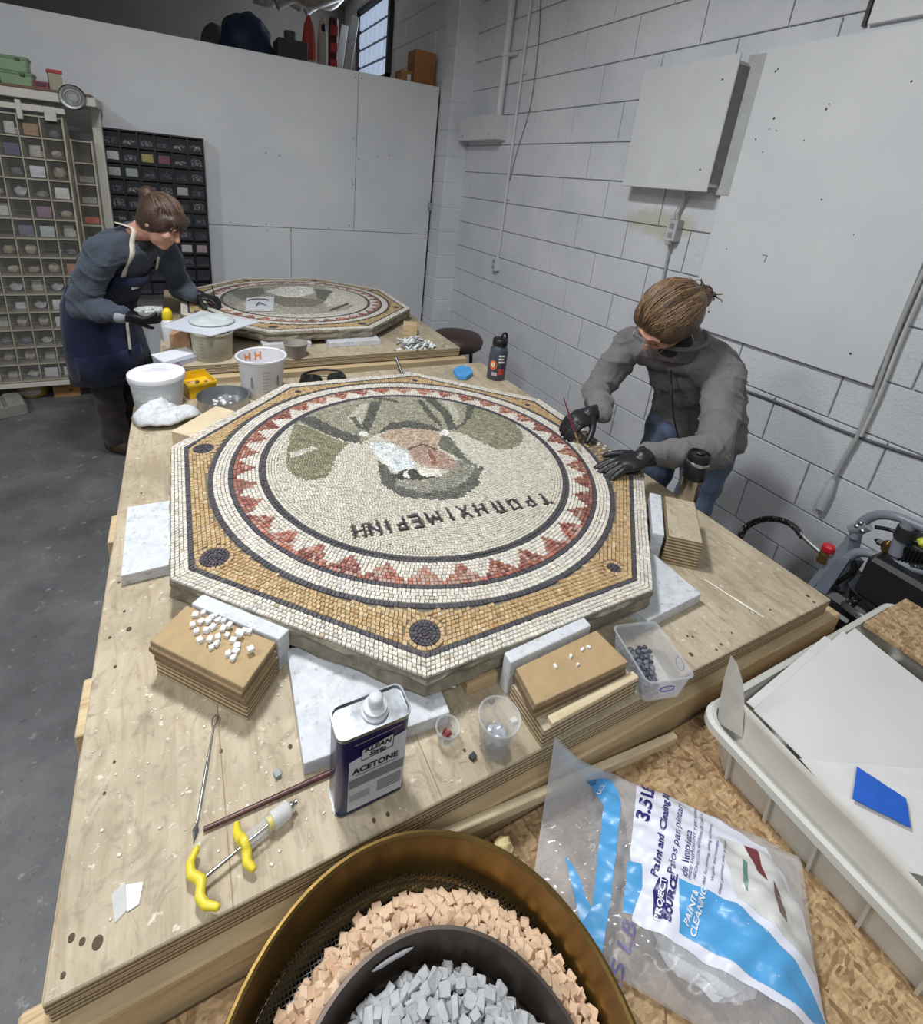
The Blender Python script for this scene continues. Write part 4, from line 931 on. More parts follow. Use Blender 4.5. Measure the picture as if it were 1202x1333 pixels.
def cyl_disc(r, a0, z0, rad, n=18):
    mb = MB(); vs = [(r * math.cos(a0), r * math.sin(a0), z0)]
    for k in range(n): t = 2 * math.pi * k / n; a = a0 + rad * math.cos(t) / r; vs.append((r * math.cos(a), r * math.sin(a), z0 + rad * 1.2 * math.sin(t)))
    return mb.add(vs, [(0, 1 + k, 1 + (k + 1) % n) for k in range(n)])
stk = cyl_disc(.0404, fa - .45, .072, .018).build('round_sticker', M('sticker_orange', hexc(222, 110, 60), .4, var=.2, vs=60), bt); cyl_disc(.0407, fa - .45, .074, .010).build('sticker_motif', M('sticker_cream', hexc(232, 206, 170), .4), stk)
cyl_patch(.0404, fa + .2, fa + .9, .030, .058).build('red_sticker', M('sticker_red', hexc(196, 72, 66), .4, var=.3, vs=90), bt)
for i, z in enumerate((.112, .098, .084)): cyl_patch(.0404, fa + .1, fa + .8 - .1 * (i % 2), z, z + .008).build('white_lettering', INKW, bt)
cyl_patch(.0404, fa - .5, fa + .1, .024, .040).build('pale_sticker', M('sticker_pale', hexc(180, 176, 180), .4), bt)
# blue piece, chisel, dark knobs at the far table end
slabbox('blue_putty', 'flat bright blue rubber pad lying beyond the slab corner', 'pad', [P(u, v, TZ + .02) for u, v in [(590, 480), (600, 475), (612, 477), (616, 484), (608, 490), (596, 489)]], TZ, TZ + .02, M('blue_rubber', hexc(82, 158, 222), .5), bev=.004)
ch = thing('chisel', 'grey steel chisel propped up near the gap between the tables', 'chisel', (0, 0, 0)); q0 = P(524, 487, TZ + .004); q1 = PY(516, 466, q0.y + .06)
MB().tube([q0, q0.lerp(q1, .6), q1], [.006, .007, .0075], 8).build('shaft', M('dark_steel', hexc(104, 106, 108), .4, .8), ch, 1); MB().tube([q0 + Vector((.012, -.004, .004)), q0 + Vector((.035, -.006, .004))], .006, 8).build('white_sleeve', WHITE_PL, ch, 1)
cp = thing('clear_nozzle', 'small clear plastic nozzle standing near the blue pad', 'nozzle', P(578, 487, TZ)); MB().lathe([(.012, 0), (.011, .006), (.004, .012), (.003, .035), (0, .036)], 14).build('cone', CLEAR, cp, .8)
hp = thing('headphones', 'black round headphones lying between the two tables', 'headphones', P(405, 501, TZ)); 
MB().lathe([(0, 0), (.040, 0), (.046, .012), (.040, .030), (.024, .036), (.020, .028), (0, .028)], 24).build('ear_cup', BLACK_PL, hp, .8)
MB().lathe([(0, 0), (.036, 0), (.040, .012), (.034, .026), (0, .03)], 24, c=(.105, .01, 0)).build('ear_cup', BLACK_PL, hp, .8)
MB().tube(smoothline([(-.035, 0, .018), (-.02, .042, .03), (.05, .065, .034), (.12, .05, .03), (.14, .01, .018)]), .005, 8).build('headband', BLACK_PL, hp, 1)

# --- far-left cluster: bucket with lid, rag, yellow bin, sieve pan, measuring pail, clay bucket
bk = thing('white_bucket', 'white lidded plastic bucket behind the crumpled rag', 'bucket', (-.100, 1.785, TZ))
MB().lathe([(0, .001), (.068, .001), (.070, .004), (.079, .094), (.082, .095), (.082, .106), (.0795, .108)], 36).build('pail', WHITE_PL, bk, .8)
MB().lathe([(.0805, .104), (.0845, .105), (.0855, .114), (.084, .121), (.0795, .123), (.0785, .119), (.030, .119), (.028, .121), (0, .121)], 36).build('lid', M('white_plastic_lid', hexc(232, 234, 238), .4, var=.03), bk, .8)
cyl_patch(.0775, math.radians(-150), math.radians(-60), .045, .072).build('label', M('bucket_label', hexc(196, 204, 200), .5, var=.2, vs=60), bk)
rg = thing('cotton_rag', 'crumpled white cotton rag lying at the left table edge', 'rag', (0, 0, 0))
mnoise.seed_set(4); vs = []; n = 64; rc = P(214, 541, TZ + .02)
for i in range(n + 1):
    for j in range(n + 1):
        a, b = i / n * 2 - 1, j / n * 2 - 1; th_ = math.atan2(b, a); rr = max(abs(a), abs(b))
        out = 1 + .22 * mnoise.noise(Vector((math.cos(th_) * 1.3, math.sin(th_) * 1.3, 3))) + .10 * math.sin(3 * th_ + 1)
        x, y = math.cos(th_) * rr * out * .098, math.sin(th_) * rr * out * .060
        q = Vector((x * 22, y * 26, 1.7)); f_ = mnoise.ridged_multi_fractal(q * .55, 1.0, 2.0, 3, 1.0, 2.0, noise_basis='PERLIN_ORIGINAL'); w_ = mnoise.noise(q * .5)
        h_ = max(0, 1 - rr ** 2.2) ** .6 * (.040 + .030 * w_) + (.5 + .5 * (1 - rr)) * .026 * f_
        vs.append((rc.x + x + .006 * w_, rc.y + y + .008 * mnoise.noise(q * .7 + Vector((9, 0, 0))), TZ + .002 + max(0, h_)))
o = MB().add(vs, [(i * (n + 1) + j, (i + 1) * (n + 1) + j, (i + 1) * (n + 1) + j + 1, i * (n + 1) + j + 1) for i in range(n) for j in range(n)]).build('cloth', 'cotton_white', rg, 3); so = o.modifiers.new('s', 'SOLIDIFY'); so.thickness = .002
yb = thing('yellow_bin', 'small yellow open bin holding a few stone chips', 'bin', (.020, 1.868, TZ + .0), .30)
def obin(parent, w, d, h, mat, th=.0022, slope=.0):
    mb = MB(); 
    mb.box((0, 0, th / 2), (w, d, th)); mb.box((-w / 2 + th / 2, 0, h / 2), (th, d, h)); mb.box((w / 2 - th / 2, 0, h / 2), (th, d, h)); mb.box((0, d / 2 - th / 2, h * .62), (w, th, h * 1.24)); mb.box((0, -d / 2 + th / 2, h / 2), (w, th, h))
    mb.box((0, -d / 2 - .002, h - .004), (w + .006, .006, .008)); mb.box((-w / 2 - .001, 0, h - .003), (.005, d, .006)); mb.box((w / 2 + .001, 0, h - .003), (.005, d, .006)); return mb.build('tray', mat, parent)
obin(yb, .092, .098, .055, M('yellow_bin_plastic', hexc(226, 184, 34), .4, var=.05)); 
MB().box((0, 0, .0355), (.087, .093, .004)).build('false_floor', M('yellow_bin_plastic2', hexc(226, 184, 34), .4, var=.05), yb)
chipm = [cubelet((.009, .008, .006), M('chip_%s' % n, c, .6), 'stone_chip') for n, c in (('pinkish', hexc(206, 170, 150)), ('brownish', hexc(122, 92, 74)), ('paleish', hexc(230, 222, 210)))]
for i in range(12):
    q = Matrix.Rotation(.30, 3, 'Z') @ Vector((random.gauss(0, .018), random.gauss(0, .02), 0)); tag(inst('stone_chip', random.choice(chipm), (.020 + q.x, 1.868 + q.y, TZ + .0405), (rnd(-.2, .2), rnd(-.2, .2), rnd(0, 3))), 'small stone chip inside the yellow bin', 'stone chip', 'chips in the yellow bin')
sp = Vector((.095, 1.735, TZ))
pan = thing('sieve_pan', 'shallow steel sieve pan with white chips behind the slab', 'pan', (sp.x, sp.y, TZ))
MB().lathe([(0, .002), (.078, .002), (.081, .004), (.083, .038), (.085, .040), (.082, .040), (.079, .006), (0, .006)], 40).build('dish', M('galv', hexc(168, 170, 172), .35, .9, var=.12), pan, .8)
for i in range(16):
    a = rnd(0, 6.28); r = rnd(0, .062); tag(inst('white_tessera', random.choice(wv), (sp.x + r * math.cos(a), sp.y + r * math.sin(a), TZ + .0105), (rnd(-.2, .2), rnd(-.2, .2), rnd(0, 3))), 'white stone chip lying in the steel sieve pan', 'tessera', 'chips in the steel sieve pan')
mp = thing('mixing_pail', 'white measuring pail with orange tape seen inside its far wall', 'pail', (.232, 1.812, TZ))
PAIL = NT('pail_plastic'); PAIL.set(.4, **{'Transmission Weight': 0.0}); pvv = PAIL.coords('Object'); PAIL.col(PAIL.ramp(PAIL.noise(pvv, 6, 3), [(.3, hexc(212, 212, 216)), (.7, hexc(226, 226, 230))])); PAIL = PAIL.m
MB().lathe([(0, .001), (.066, .001), (.068, .005), (.082, .142), (.0885, .143), (.0885, .149), (.0845, .151), (.0805, .148), (.0655, .006), (0, .006)], 40).build('pail', PAIL, mp, .8)
fa2 = math.radians(-95)
for i in range(7): 
    z = .03 + i * .013; rr = .069 + (.082 - .069) * z / .142 + .0006; cyl_patch(rr, fa2, fa2 + (.25 if i % 2 else .36), z, z + .0018, 4).build('graduation', LABEL2, mp)
for aa in (-.55, .7): cyl_patch(.0765, fa2 + aa, fa2 + aa + .09, .05, .10, 2).build('side_print', LABEL2, mp)
tp = M('orange_tape', hexc(222, 132, 76), .5, var=.05)
def wallp(a, z): rr = .0655 + (.0805 - .0655) * (z - .006) / .142 - .0008; return (rr * math.cos(a), rr * math.sin(a), z)
for (a0, a1, z0, z1) in [(1.95, 2.05, .105, .135), (2.22, 2.30, .105, .135), (2.05, 2.25, .116, .124), (1.68, 1.76, .105, .135), (1.45, 1.53, .105, .135), (1.53, 1.70, .116, .124)]:
    mb = MB(); mb.add([wallp(a0, z0), wallp(a1, z0), wallp(a1, z1), wallp(a0, z1)], [(0, 1, 2, 3)]); mb.build('tape_strip', tp, mp)
cb = thing('clay_bucket', 'translucent cylindrical bucket of clay slip standing on the table', 'bucket', (.093, 2.242, TZ))
CLAYB = M('clay_bucket_plastic', hexc(178, 172, 152), .35, var=.15, vs=30)
MB().lathe([(0, .001), (.074, .001), (.076, .004), (.083, .110), (.086, .112), (.086, .120), (.081, .120), (.074, .008), (0, .008)], 36).build('pail', CLAYB, cb, .8)
for i in range(6): cyl_patch(.0785 + .0010 * i, math.radians(-130), math.radians(-118), .02 + i * .015, .0225 + i * .015, 3).build('graduation', LABEL2, cb)
br = slabbox('white_board', 'square white board balanced on the clay bucket', 'board', [P(210, 425, TZ + .126), P(262, 404, TZ + .126), P(337, 419, TZ + .126), P(275, 437, TZ + .126)], TZ + .1205, TZ + .1265, M('board_white', hexc(212, 217, 226), .4, var=.02), bev=.001)
gp = P(276, 415, .99); gm = MB(); gm.ell((gp.x, gp.y, .984), (.095, .095, .016)); gm.ell((gp.x + .01, gp.y + .01, .998), (.05, .04, .012)); gm.ell((gp.x - .03, gp.y - .01, .996), (.03, .05, .010)); gm.ell((gp.x + .045, gp.y - .02, .996), (.03, .02, .010))
ro = blob(gm, 'clay_relief', M('plaster_white', hexc(196, 204, 204), .5, var=.05, vs=30, bump=.4), None, .004, 2); tag(ro, 'rounded pale plaster relief lying on the square white board', 'plaster')
for v in ro.data.vertices: v.co.z = max(v.co.z, TZ + .1266)
cg = cup('grey_cup', 'small grey plastic cup in front of the farther slab', (P(385, 463, TZ).x, 2.185, TZ), .040, .052, .062, M('cup_grey', hexc(166, 160, 152), .45, var=.12))
slabbox('paper_sheet', 'white paper sheet between the white bucket and clay bucket', 'paper', [P(u, v, TZ + .02) for u, v in [(196, 462), (242, 452), (254, 460), (214, 472)]], TZ + .02, TZ + .0215, M('paper_white', hexc(230, 232, 238), .6, var=.03), bev=0)
slabbox('paper_box', 'flat grey carton under the paper sheet by the white bucket', 'carton', [P(u, v, TZ + .019) for u, v in [(200, 465), (243, 454), (256, 464), (216, 475)]], TZ, TZ + .0195, M('carton_grey', hexc(170, 172, 184), .6), bev=.001)
slabbox('purple_packet', 'purple printed packet beside the yellow bin', 'packet', [P(u, v, TZ + .03) for u, v in [(222, 474), (232, 470), (237, 475), (227, 480)]], TZ, TZ + .03, M('packet_purple', hexc(120, 96, 120), .4), bev=.002)
random.seed(5)
# shredded paper heap on the farther table
pp = P(543, 448, TZ + .02); STRIP = M('strip_white', hexc(226, 230, 230), .5, var=.05)
svar = []
for i in range(5):
    n = 5; vs = []; 
    for k in range(n + 1): t = k / n; vs += [(t * .05 - .025, -.0055, .006 * math.sin(t * 5 + i)), (t * .05 - .025, .0055, .006 * math.sin(t * 5 + i + .5))]
    mb = MB(); mb.add(vs, [(2 * k, 2 * k + 2, 2 * k + 3, 2 * k + 1) for k in range(n)]); mb.add([(x, y, z - .0008) for x, y, z in vs], [(2 * k + 1, 2 * k + 3, 2 * k + 2, 2 * k) for k in range(n)]); svar.append(mb.mesh('paper_shred', STRIP))
for i in range(85):
    a = rnd(0, 6.28); r = abs(random.gauss(0, .5)); x = pp.x + .12 * r * math.cos(a); y = max(2.17, pp.y + .02 + .09 * r * math.sin(a))
    tag(inst('paper_shred', random.choice(svar), (x, y, TZ + .008 + max(0, .045 * (1 - r)) * random.random()), (rnd(-.5, .5), rnd(-.5, .5), rnd(0, 6))), 'curled white paper strip heaped at the corner of the farther table', 'paper strip', 'shredded paper on the farther table')
# clear plastic sheet lettered A on the farther mosaic
sh = thing('lettered_sheet', 'small clear sheet with a blue letter A lying on the farther mosaic', 'plastic sheet', (0, 0, 0))
q = [P(u, v, .934) for u, v in [(321, 388), (357, 386), (356, 405), (320, 405)]]
mb = MB(); mb.add([p + Vector((0, 0, .0)) for p in q] + [p + Vector((0, 0, .0012)) for p in q], [(3, 2, 1, 0), (4, 5, 6, 7), (0, 1, 5, 4), (1, 2, 6, 5), (2, 3, 7, 6), (3, 0, 4, 7)]); mb.build('sheet', clear('sheet_film', (.86, .88, .92), .45, .2), sh)
ctr = sum(q, Vector()) / 4; flat_text('letter', 'A', .09, lambda x, y: (ctr.x + x, ctr.y - .01 + y * 1.3, .9362), M('marker_ink', hexc(78, 84, 130), .5), sh)
arc = MB(); arc.tube([(ctr.x + .055 * math.cos(a), ctr.y + .05 + .05 * math.sin(a), .9365) for a in np.linspace(.3, 2.84, 12)], .004, 6); arc.build('arc_mark', INKB, sh)
# ================================================================== nearest bench: sieves, rags bag, tub
BRASS = M('brass', hexc(142, 116, 66), .32, .9, var=.22, vs=14, bump=.1); BRONZE = M('dark_bronze', hexc(84, 74, 68), .4, .7, var=.2, vs=14)
SX, SY = .142, .141
BZ = OZ + .064
sv = thing('brass_sieve', 'large brass sieve holding beige stone cubes', 'sieve', (SX, SY, BZ))
R = .1985
rp = thing('receiver_pan', 'brass receiver pan under the large brass sieve', 'pan', (SX, SY, OZ)); MB().lathe([(0, .001), (R - .014, .001), (R - .012, .003), (R - .012, .055), (R - .002, .060), (R - .002, .0635), (R - .004, .0635), (R - .015, .056), (R - .015, .004), (0, .004)], 64).build('dish', BRASS, rp, .7)
MB().lathe([(R - .002, .001), (R, .001), (R, .088), (R + .002, .090), (R + .0035, .093), (R + .002, .096), (R - .001, .0965), (R - .0035, .094), (R - .003, .090), (R - .003, .030), (R - .006, .0245), (R - .006, .0225), (R - .002, .026)], 72).build('frame', BRASS, sv, .7)
mesh = MB(); step = .0042; n = int(R / step); wire = .00075
for i in range(-n, n + 1):
    p = i * step; h = math.sqrt(max(0, (R - .006) ** 2 - p * p))
    if h < .01: continue
    for ax_ in (0, 1):
        a = (p, -h, .0235) if ax_ == 0 else (-h, p, .0243); b = (p, h, .0235) if ax_ == 0 else (h, p, .0243); mesh.tube([a, b], wire, 4, caps=False)
mo = mesh.build('wire_mesh', M('mesh_wire', hexc(92, 88, 82), .4, .8), sv)
PX2, PY2, R2 = .142, .112, .1475
pz = BZ + .025
ip = thing('round_pan', 'dark bronze round pan of grey stone cubes set in the brass sieve', 'pan', (PX2, PY2, pz))
MB().lathe([(0, .001), (R2 - .006, .001), (R2 - .004, .003), (R2, .050), (R2 + .002, .054), (R2 + .001, .0565), (R2 - .0025, .0565), (R2 - .0035, .050), (R2 - .009, .005), (0, .005)], 64).build('dish', BRONZE, ip, .7)
vs = []; pts = [(.022 * math.cos(a) * (1 + .25 * math.sin(3 * a)), .007 * math.sin(a) * (1 + .3 * math.cos(2 * a))) for a in np.linspace(0, 6.28, 15)[:-1]]
ca = math.radians(88)
mb = MB(); vv = []
for x, y in pts: a = ca + x / R2; r = R2 - .0062 + (y * .07); vv.append((r * math.cos(a), r * math.sin(a), .036 + y))
mb.add(vv, [tuple(range(len(vv)))]); mb.build('white_stain', M('paint_white', hexc(214, 216, 220), .6), ip)
random.seed(11)
BEI = [M('beige_stone_%d' % i, c, .7, var=.12, vs=90, bump=.25, bs=300) for i, c in enumerate((hexc(212, 182, 152), hexc(222, 196, 168), hexc(198, 164, 132)))]
GRY = [M('grey_stone_%d' % i, c, .65, var=.12, vs=90, bump=.25, bs=300) for i, c in enumerate((hexc(192, 192, 190), hexc(174, 175, 176), hexc(206, 206, 203)))]
bv = [cubelet((.0098 * rnd(.85, 1.25), .0088 * rnd(.85, 1.2), .0076 * rnd(.85, 1.2)), BEI[i % 3], 'beige_tessera', .35) for i in range(9)]
gv_ = [cubelet((.0112 * rnd(.7, 1.5), .0092 * rnd(.8, 1.25), .0080 * rnd(.75, 1.25)), GRY[i % 3], 'grey_tessera', .4) for i in range(9)]
def heap(ok, depth, spc, zb, dz, variants, name, label, group, mats, total, stufflabel):
    """loose cubes dropped on one another; the ones on top and nearest stand alone, the buried rest is one object"""
    pl = []; tries = 0; grid = {}
    while len(pl) < total and tries < 60000:
        tries += 1; x, y = ok()
        if x is None: continue
        near = [q for dx in (-1, 0, 1) for dy in (-1, 0, 1) for q in grid.get((int(x / spc) + dx, int(y / spc) + dy), []) if (q[0] - x) ** 2 + (q[1] - y) ** 2 < spc ** 2]
        ly = max((q[2] for q in near), default=-1) + 1
        if ly > depth(x, y): continue
        q = (x, y, ly); pl.append(q); grid.setdefault((int(x / spc), int(y / spc)), []).append(q)
    buried = lambda q: sum(1 for o in pl if o[2] > q[2] and (o[0] - q[0]) ** 2 + (o[1] - q[1]) ** 2 < (spc * .75) ** 2)
    pl.sort(key=lambda q: (buried(q) > 0, math.hypot(q[0], q[1], CZ - zb - q[2] * dz)))
    rest = MB()
    for i, (x, y, ly) in enumerate(pl):
        rot = (rnd(-.6, .6) if ly else rnd(-.1, .1), rnd(-.6, .6) if ly else rnd(-.1, .1), rnd(0, 3)); z = zb + ly * dz
        if i < 300: tag(inst(name, random.choice(variants), (x, y, z), rot), label, 'tessera', group)
        else:
            me = random.choice(variants); T = Matrix.Translation((x, y, z)) @ Matrix.Rotation(rot[2], 4, 'Z') @ Matrix.Rotation(rot[0], 4, 'X'); rest.add([T @ v.co for v in me.vertices], [tuple(p.vertices) for p in me.polygons])
    if rest.v: tag(rest.build(name + '_rest', mats), stufflabel, 'tesserae', kind='stuff')
def okb():
    a = rnd(-.35, math.pi + .4); r = rnd(.12, .186); x = SX + r * math.cos(a); y = SY + r * math.sin(a)
    return (x, y) if R2 + .006 < math.hypot(x - PX2, y - PY2) and y > .05 else (None, None)
def depb(x, y):
    dp = math.hypot(x - PX2, y - PY2) - R2; a = math.degrees(math.atan2(y - SY, x - SX)); lim = .046 if a < 95 else .040
    return 4 if dp < .014 else 3 if dp < .024 else 2 if dp < .032 else 1 if dp < lim - .004 else 0 if dp < lim + .004 else -1
heap(okb, depb, .0078, BZ + .0303, .0052, bv, 'beige_tessera', 'beige stone cube lying on the brass sieve mesh', 'beige cubes in the brass sieve', BEI[0], 620, 'beige stone cubes lying deeper in the brass sieve')
def okg():
    a = rnd(-.25, math.pi + .25); r = (R2 - .019) * math.sqrt(random.random()); x = PX2 + r * math.cos(a); y = PY2 + r * math.sin(a)
    return (x, y) if y > .06 else (None, None)
heap(okg, lambda x, y: 5 if math.hypot(x - PX2, y - PY2) < .075 else 4 if math.hypot(x - PX2, y - PY2) < .10 else 3 if math.hypot(x - PX2, y - PY2) < .12 else 2, .0088, pz + .0105, .0050, gv_, 'grey_tessera', 'pale grey stone cube heaped in the dark bronze pan', 'grey cubes in the bronze pan', GRY[1], 760, 'pale grey stone cubes lying deeper in the bronze pan')
sg = crumple('sponge_chip', 'small yellowish sponge piece between the sieve and rags bag', 'sponge', (P(655, 1100, OZ + .02).x, P(655, 1100, OZ + .02).y, OZ), (.016, .013, .012), M('sponge', hexc(222, 208, 150), .9, var=.2, vs=200, bump=.6, bs=300), seed=8)

# --- bag of rags: clear pillow with printed panels
QZ = OZ + .035
def stw(s, t, q=[P(690, 1185, QZ), P(722, 962, QZ), P(1048, 1104, QZ), P(1085, 1420, QZ)]):
    a = q[0].lerp(q[3], s); b = q[1].lerp(q[2], s); return a.lerp(b, t)
def wrk(s, t): return .0035 * math.sin(s * 31 + t * 9) * math.sin(t * 17 + 1.3) + .0022 * math.sin(s * 57 - t * 33) + .0018 * math.sin(t * 61 + s * 20)
def pillow(s, t, top=True):
    p = stw(s, t); e = max(0, min(1, 4 * t * (1 - t))) ** .55; f = min(1, max(0, (s + .02) * 5)) ** .8 * min(1, max(0, (1.02 - s) * 6)) ** .7
    full = .35 + .65 * min(1, max(0, (s - .15) * 3)); h = .048 * e * f * full + .003
    if top: z = OZ + .010 + h + wrk(s, t) * e * f
    else: z = OZ + .0025 + .004 * (1 - e * f)
    if s < .12 and t > .45: z += (.12 - s) * (t - .45) * .45
    lim = .326 if top else .331
    if p.y > lim: k = lim / p.y; return Vector((p.x * k, lim, CZ - (CZ - z) * k))
    return Vector((p.x, p.y, z))
def st_of(u, v):
    tgt = P(u, v, OZ + .055); s, t = .5, .5
    for _ in range(40):
        p = stw(s, t); e = 1e-3; ds = (stw(s + e, t) - p) / e; dt = (stw(s, t + e) - p) / e; d = tgt - p
        A = np.array([[ds.x, dt.x], [ds.y, dt.y]]); r = np.linalg.solve(A, np.array([d.x, d.y])); s += r[0] * .7; t += r[1] * .7
    return s, t
bagr = thing('rags_bag', 'clear plastic bag with blue and white printing, lying by the tub', 'bag', (0, 0, 0))
def sheetmesh(n, m, top):
    vs = [pillow(i / n, j / m, top) for i in range(n + 1) for j in range(m + 1)]; fs = [(i * (m + 1) + j, (i + 1) * (m + 1) + j, (i + 1) * (m + 1) + j + 1, i * (m + 1) + j + 1) for i in range(n) for j in range(m)]
    return vs, fs if top else [f[::-1] for f in fs]
FILM = clear('bag_film', (.86, .88, .92), .20, .10)
v1, f1 = sheetmesh(70, 50, True); MB().add(v1, f1).build('film_front', FILM, bagr, 3)
v1, f1 = sheetmesh(40, 30, False); MB().add(v1, f1).build('film_back', FILM, bagr, 3)
def patch(name, px, mat, e=.0008, st=None, res=.02):
    pl = st or [st_of(u, v) for u, v in px]; bm = bmesh.new()
    s0, s1 = min(p[0] for p in pl), max(p[0] for p in pl); t0, t1 = min(p[1] for p in pl), max(p[1] for p in pl)
    ns, nt = max(2, int((s1 - s0) / res)), max(2, int((t1 - t0) / res)); g = [[bm.verts.new((s0 + (s1 - s0) * i / ns, t0 + (t1 - t0) * j / nt, 0)) for j in range(nt + 1)] for i in range(ns + 1)]
    for i in range(ns):
        for j in range(nt): bm.faces.new((g[i][j], g[i + 1][j], g[i + 1][j + 1], g[i][j + 1]))
    ar = sum(pl[i][0] * pl[(i + 1) % len(pl)][1] - pl[(i + 1) % len(pl)][0] * pl[i][1] for i in range(len(pl)))
    if ar < 0: pl = pl[::-1]
    for i in range(len(pl)):
        a, b = pl[i], pl[(i + 1) % len(pl)]; nrm = Vector((b[1] - a[1], -(b[0] - a[0]), 0)).normalized()
        bmesh.ops.bisect_plane(bm, geom=bm.verts[:] + bm.edges[:] + bm.faces[:], plane_co=(a[0], a[1], 0), plane_no=nrm, clear_outer=True)
    for v in bm.verts: q = pillow(v.co.x, v.co.y); v.co = q + Vector((0, 0, e))
    me = bpy.data.meshes.new(name); bm.to_mesh(me); bm.free(); me.materials.append(mat); me.polygons.foreach_set('use_smooth', [True] * len(me.polygons))
    o = bpy.data.objects.new(name, me); COL.objects.link(o); o.parent = bagr; return o
PW = M('print_white', hexc(222, 224, 236), .3, var=.04)
patch('printed_panel', [(817, 1007), (862, 1010), (930, 1052), (1000, 1100), (1052, 1180), (1095, 1318), (1060, 1325), (960, 1270), (880, 1225), (812, 1182), (822, 1100)], PW)
patch('blue_band', [(882, 1148), (955, 1178), (1040, 1250), (1092, 1312), (1070, 1318), (990, 1275), (885, 1212)], BLUEP, .0014)
patch('blue_corner', [(818, 1118), (846, 1128), (838, 1150), (842, 1192), (814, 1180)], BLUEP, .0014)
for q_ in ([(768, 1001), (800, 1000), (812, 1032), (789, 1040)], [(812, 1032), (806, 1090), (783, 1090), (789, 1040)], [(806, 1090), (798, 1165), (776, 1165), (783, 1090)], [(798, 1165), (789, 1238), (767, 1222), (776, 1165)], [(740, 1098), (752, 1112), (775, 1168), (762, 1186)], [(775, 1168), (783, 1236), (767, 1222), (762, 1186)]):
    patch('blue_ribbon', q_, BLUEP, .0012)
phot = M('print_photo', hexc(206, 206, 202), .3, var=.12, vs=25)
patch('photo_print', [(935, 1085), (1000, 1112), (1048, 1180), (1078, 1260), (1040, 1232), (960, 1180)], phot, .0014)
patch('rag_print', [(970, 1098), (985, 1105), (998, 1150), (985, 1135)], M('print_maroon', hexc(110, 52, 56), .4), .0019); patch('rag_print', [(1005, 1150), (1018, 1165), (1026, 1200), (1014, 1190)], M('print_brown', hexc(120, 104, 92), .4), .0019); patch('rag_print', [(966, 1120), (972, 1126), (972, 1165), (966, 1150)], M('print_teal', hexc(98, 136, 128), .4), .0019)
PURP = M('print_navy', hexc(44, 36, 110), .35, var=.05)
def bagtext(body, c, up, size, mat, bold=0, e=.0020, parent=None):
    """c: centre pixel; up: pixel reached by going along the reading direction"""
    s0, t0 = st_of(*c); s1, t1 = st_of(*up); w0 = stw(s0, t0); w1 = stw(s1, t1); d = (w1 - w0).normalized(); n = Vector((-d.y, d.x, 0))
    vs, fs = text2d(body, size, bold); out = []
    for x, y in vs:
        x *= 1.22; q = w0 + d * x + n * y; s, t = s0, t0
        for _ in range(8):
            p = stw(s, t); h = 1e-3; ds = (stw(s + h, t) - p) / h; dt = (stw(s, t + h) - p) / h; r = np.linalg.solve(np.array([[ds.x, dt.x], [ds.y, dt.y]]), np.array([(q - p).x, (q - p).y])); s += r[0]; t += r[1]
        out.append(pillow(s, t) + Vector((0, 0, e)))
    mb = MB(); mb.add(out, fs); return mb.build('lettering', mat, bagr)
bagtext('3.5 LB', (845, 1034), (853, 1000), .024, PURP, .0008)
bagtext('Paint and Cleaning Rags', (864, 1070), (874, 1010), .0125, PURP, .0003)
bagtext('Paños para pintar y', (881, 1085), (890, 1030), .0125, PURP)
bagtext('de limpieza', (893, 1112), (899, 1070), .0125, PURP)
bagtext('MADE FROM LOW LINT T SHIRT MATERIAL', (904, 1090), (911, 1040), .0052, PURP); bagtext('HECHO CON MATERIAL DE CAMISETA', (911, 1095), (918, 1050), .0052, PURP)
bagtext('Ideal for painting, staining and cleaning', (921, 1110), (927, 1070), .0050, PURP); bagtext('Washable and reusable', (929, 1124), (934, 1090), .0050, PURP); bagtext('Ideal para pintar, teñir y limpiar', (940, 1128), (945, 1090), .0050, PURP)
patch('brand_badge', [(852, 1192), (866, 1196), (868, 1150), (864, 1144), (858, 1142), (850, 1160)], PURP, .0018)
bagtext('PROJECT', (860, 1170), (863, 1148), .0092, INKW, .0003, .0026); bagtext('SOURCE.', (873, 1170), (876, 1148), .0105, PURP, .0005)
bagtext('PAINT &', (899, 1184), (904, 1166), .0090, INKW, .0002, .0026); bagtext('CLEANING', (909, 1189), (914, 1166), .0090, INKW, .0002, .0026)
bagtext("USOS:", (787, 1014), (792, 1004), .0085, INKW, .0002, .0026); bagtext('3.5 LB', (816, 1232), (822, 1206), .022, M('print_lavender', hexc(122, 118, 160), .4), .0004)
rb = crumple('cleaning_rags', 'grey white cleaning rags bundled inside the clear bag', 'rags', (stw(.66, .42).x, stw(.66, .42).y, OZ + .006), (.085, .065, .018), 'cotton_white', amp=.22, seed=31, sub=4)
# --- storage tub
TX0, TX1, TY0, TY1, TZt = .735, 1.40, -.20, .318, OZ + .098
TUB = M('tub_plastic', hexc(204, 204, 196), .4, var=.04); TUB2 = clear('tub_clear', (.80, .80, .76), .62, .3)
tu = thing('storage_tub', 'large milky plastic storage tub full of paper sheets', 'tub', ((TX0 + TX1) / 2, (TY0 + TY1) / 2, OZ))
w, d = TX1 - TX0, TY1 - TY0
def trr(mb, lv, r): return rr_stack(mb, lv, r, False, False)
rr_stack(MB(), [(w - .06, d - .06, .001), (w - .012, d - .012, .090), (w - .018, d - .018, .090), (w - .066, d - .066, .004)], .035).build('walls', TUB2, tu, .7)
trr(MB(), [(w - .018, d - .018, .089), (w - .016, d - .016, .098), (w - .004, d - .004, .101), (w + .006, d + .006, .096), (w + .006, d + .006, .082), (w + .002, d + .002, .082), (w + .001, d + .001, .092), (w - .012, d - .012, .092)], .035).build('rim', TUB, tu, .7)
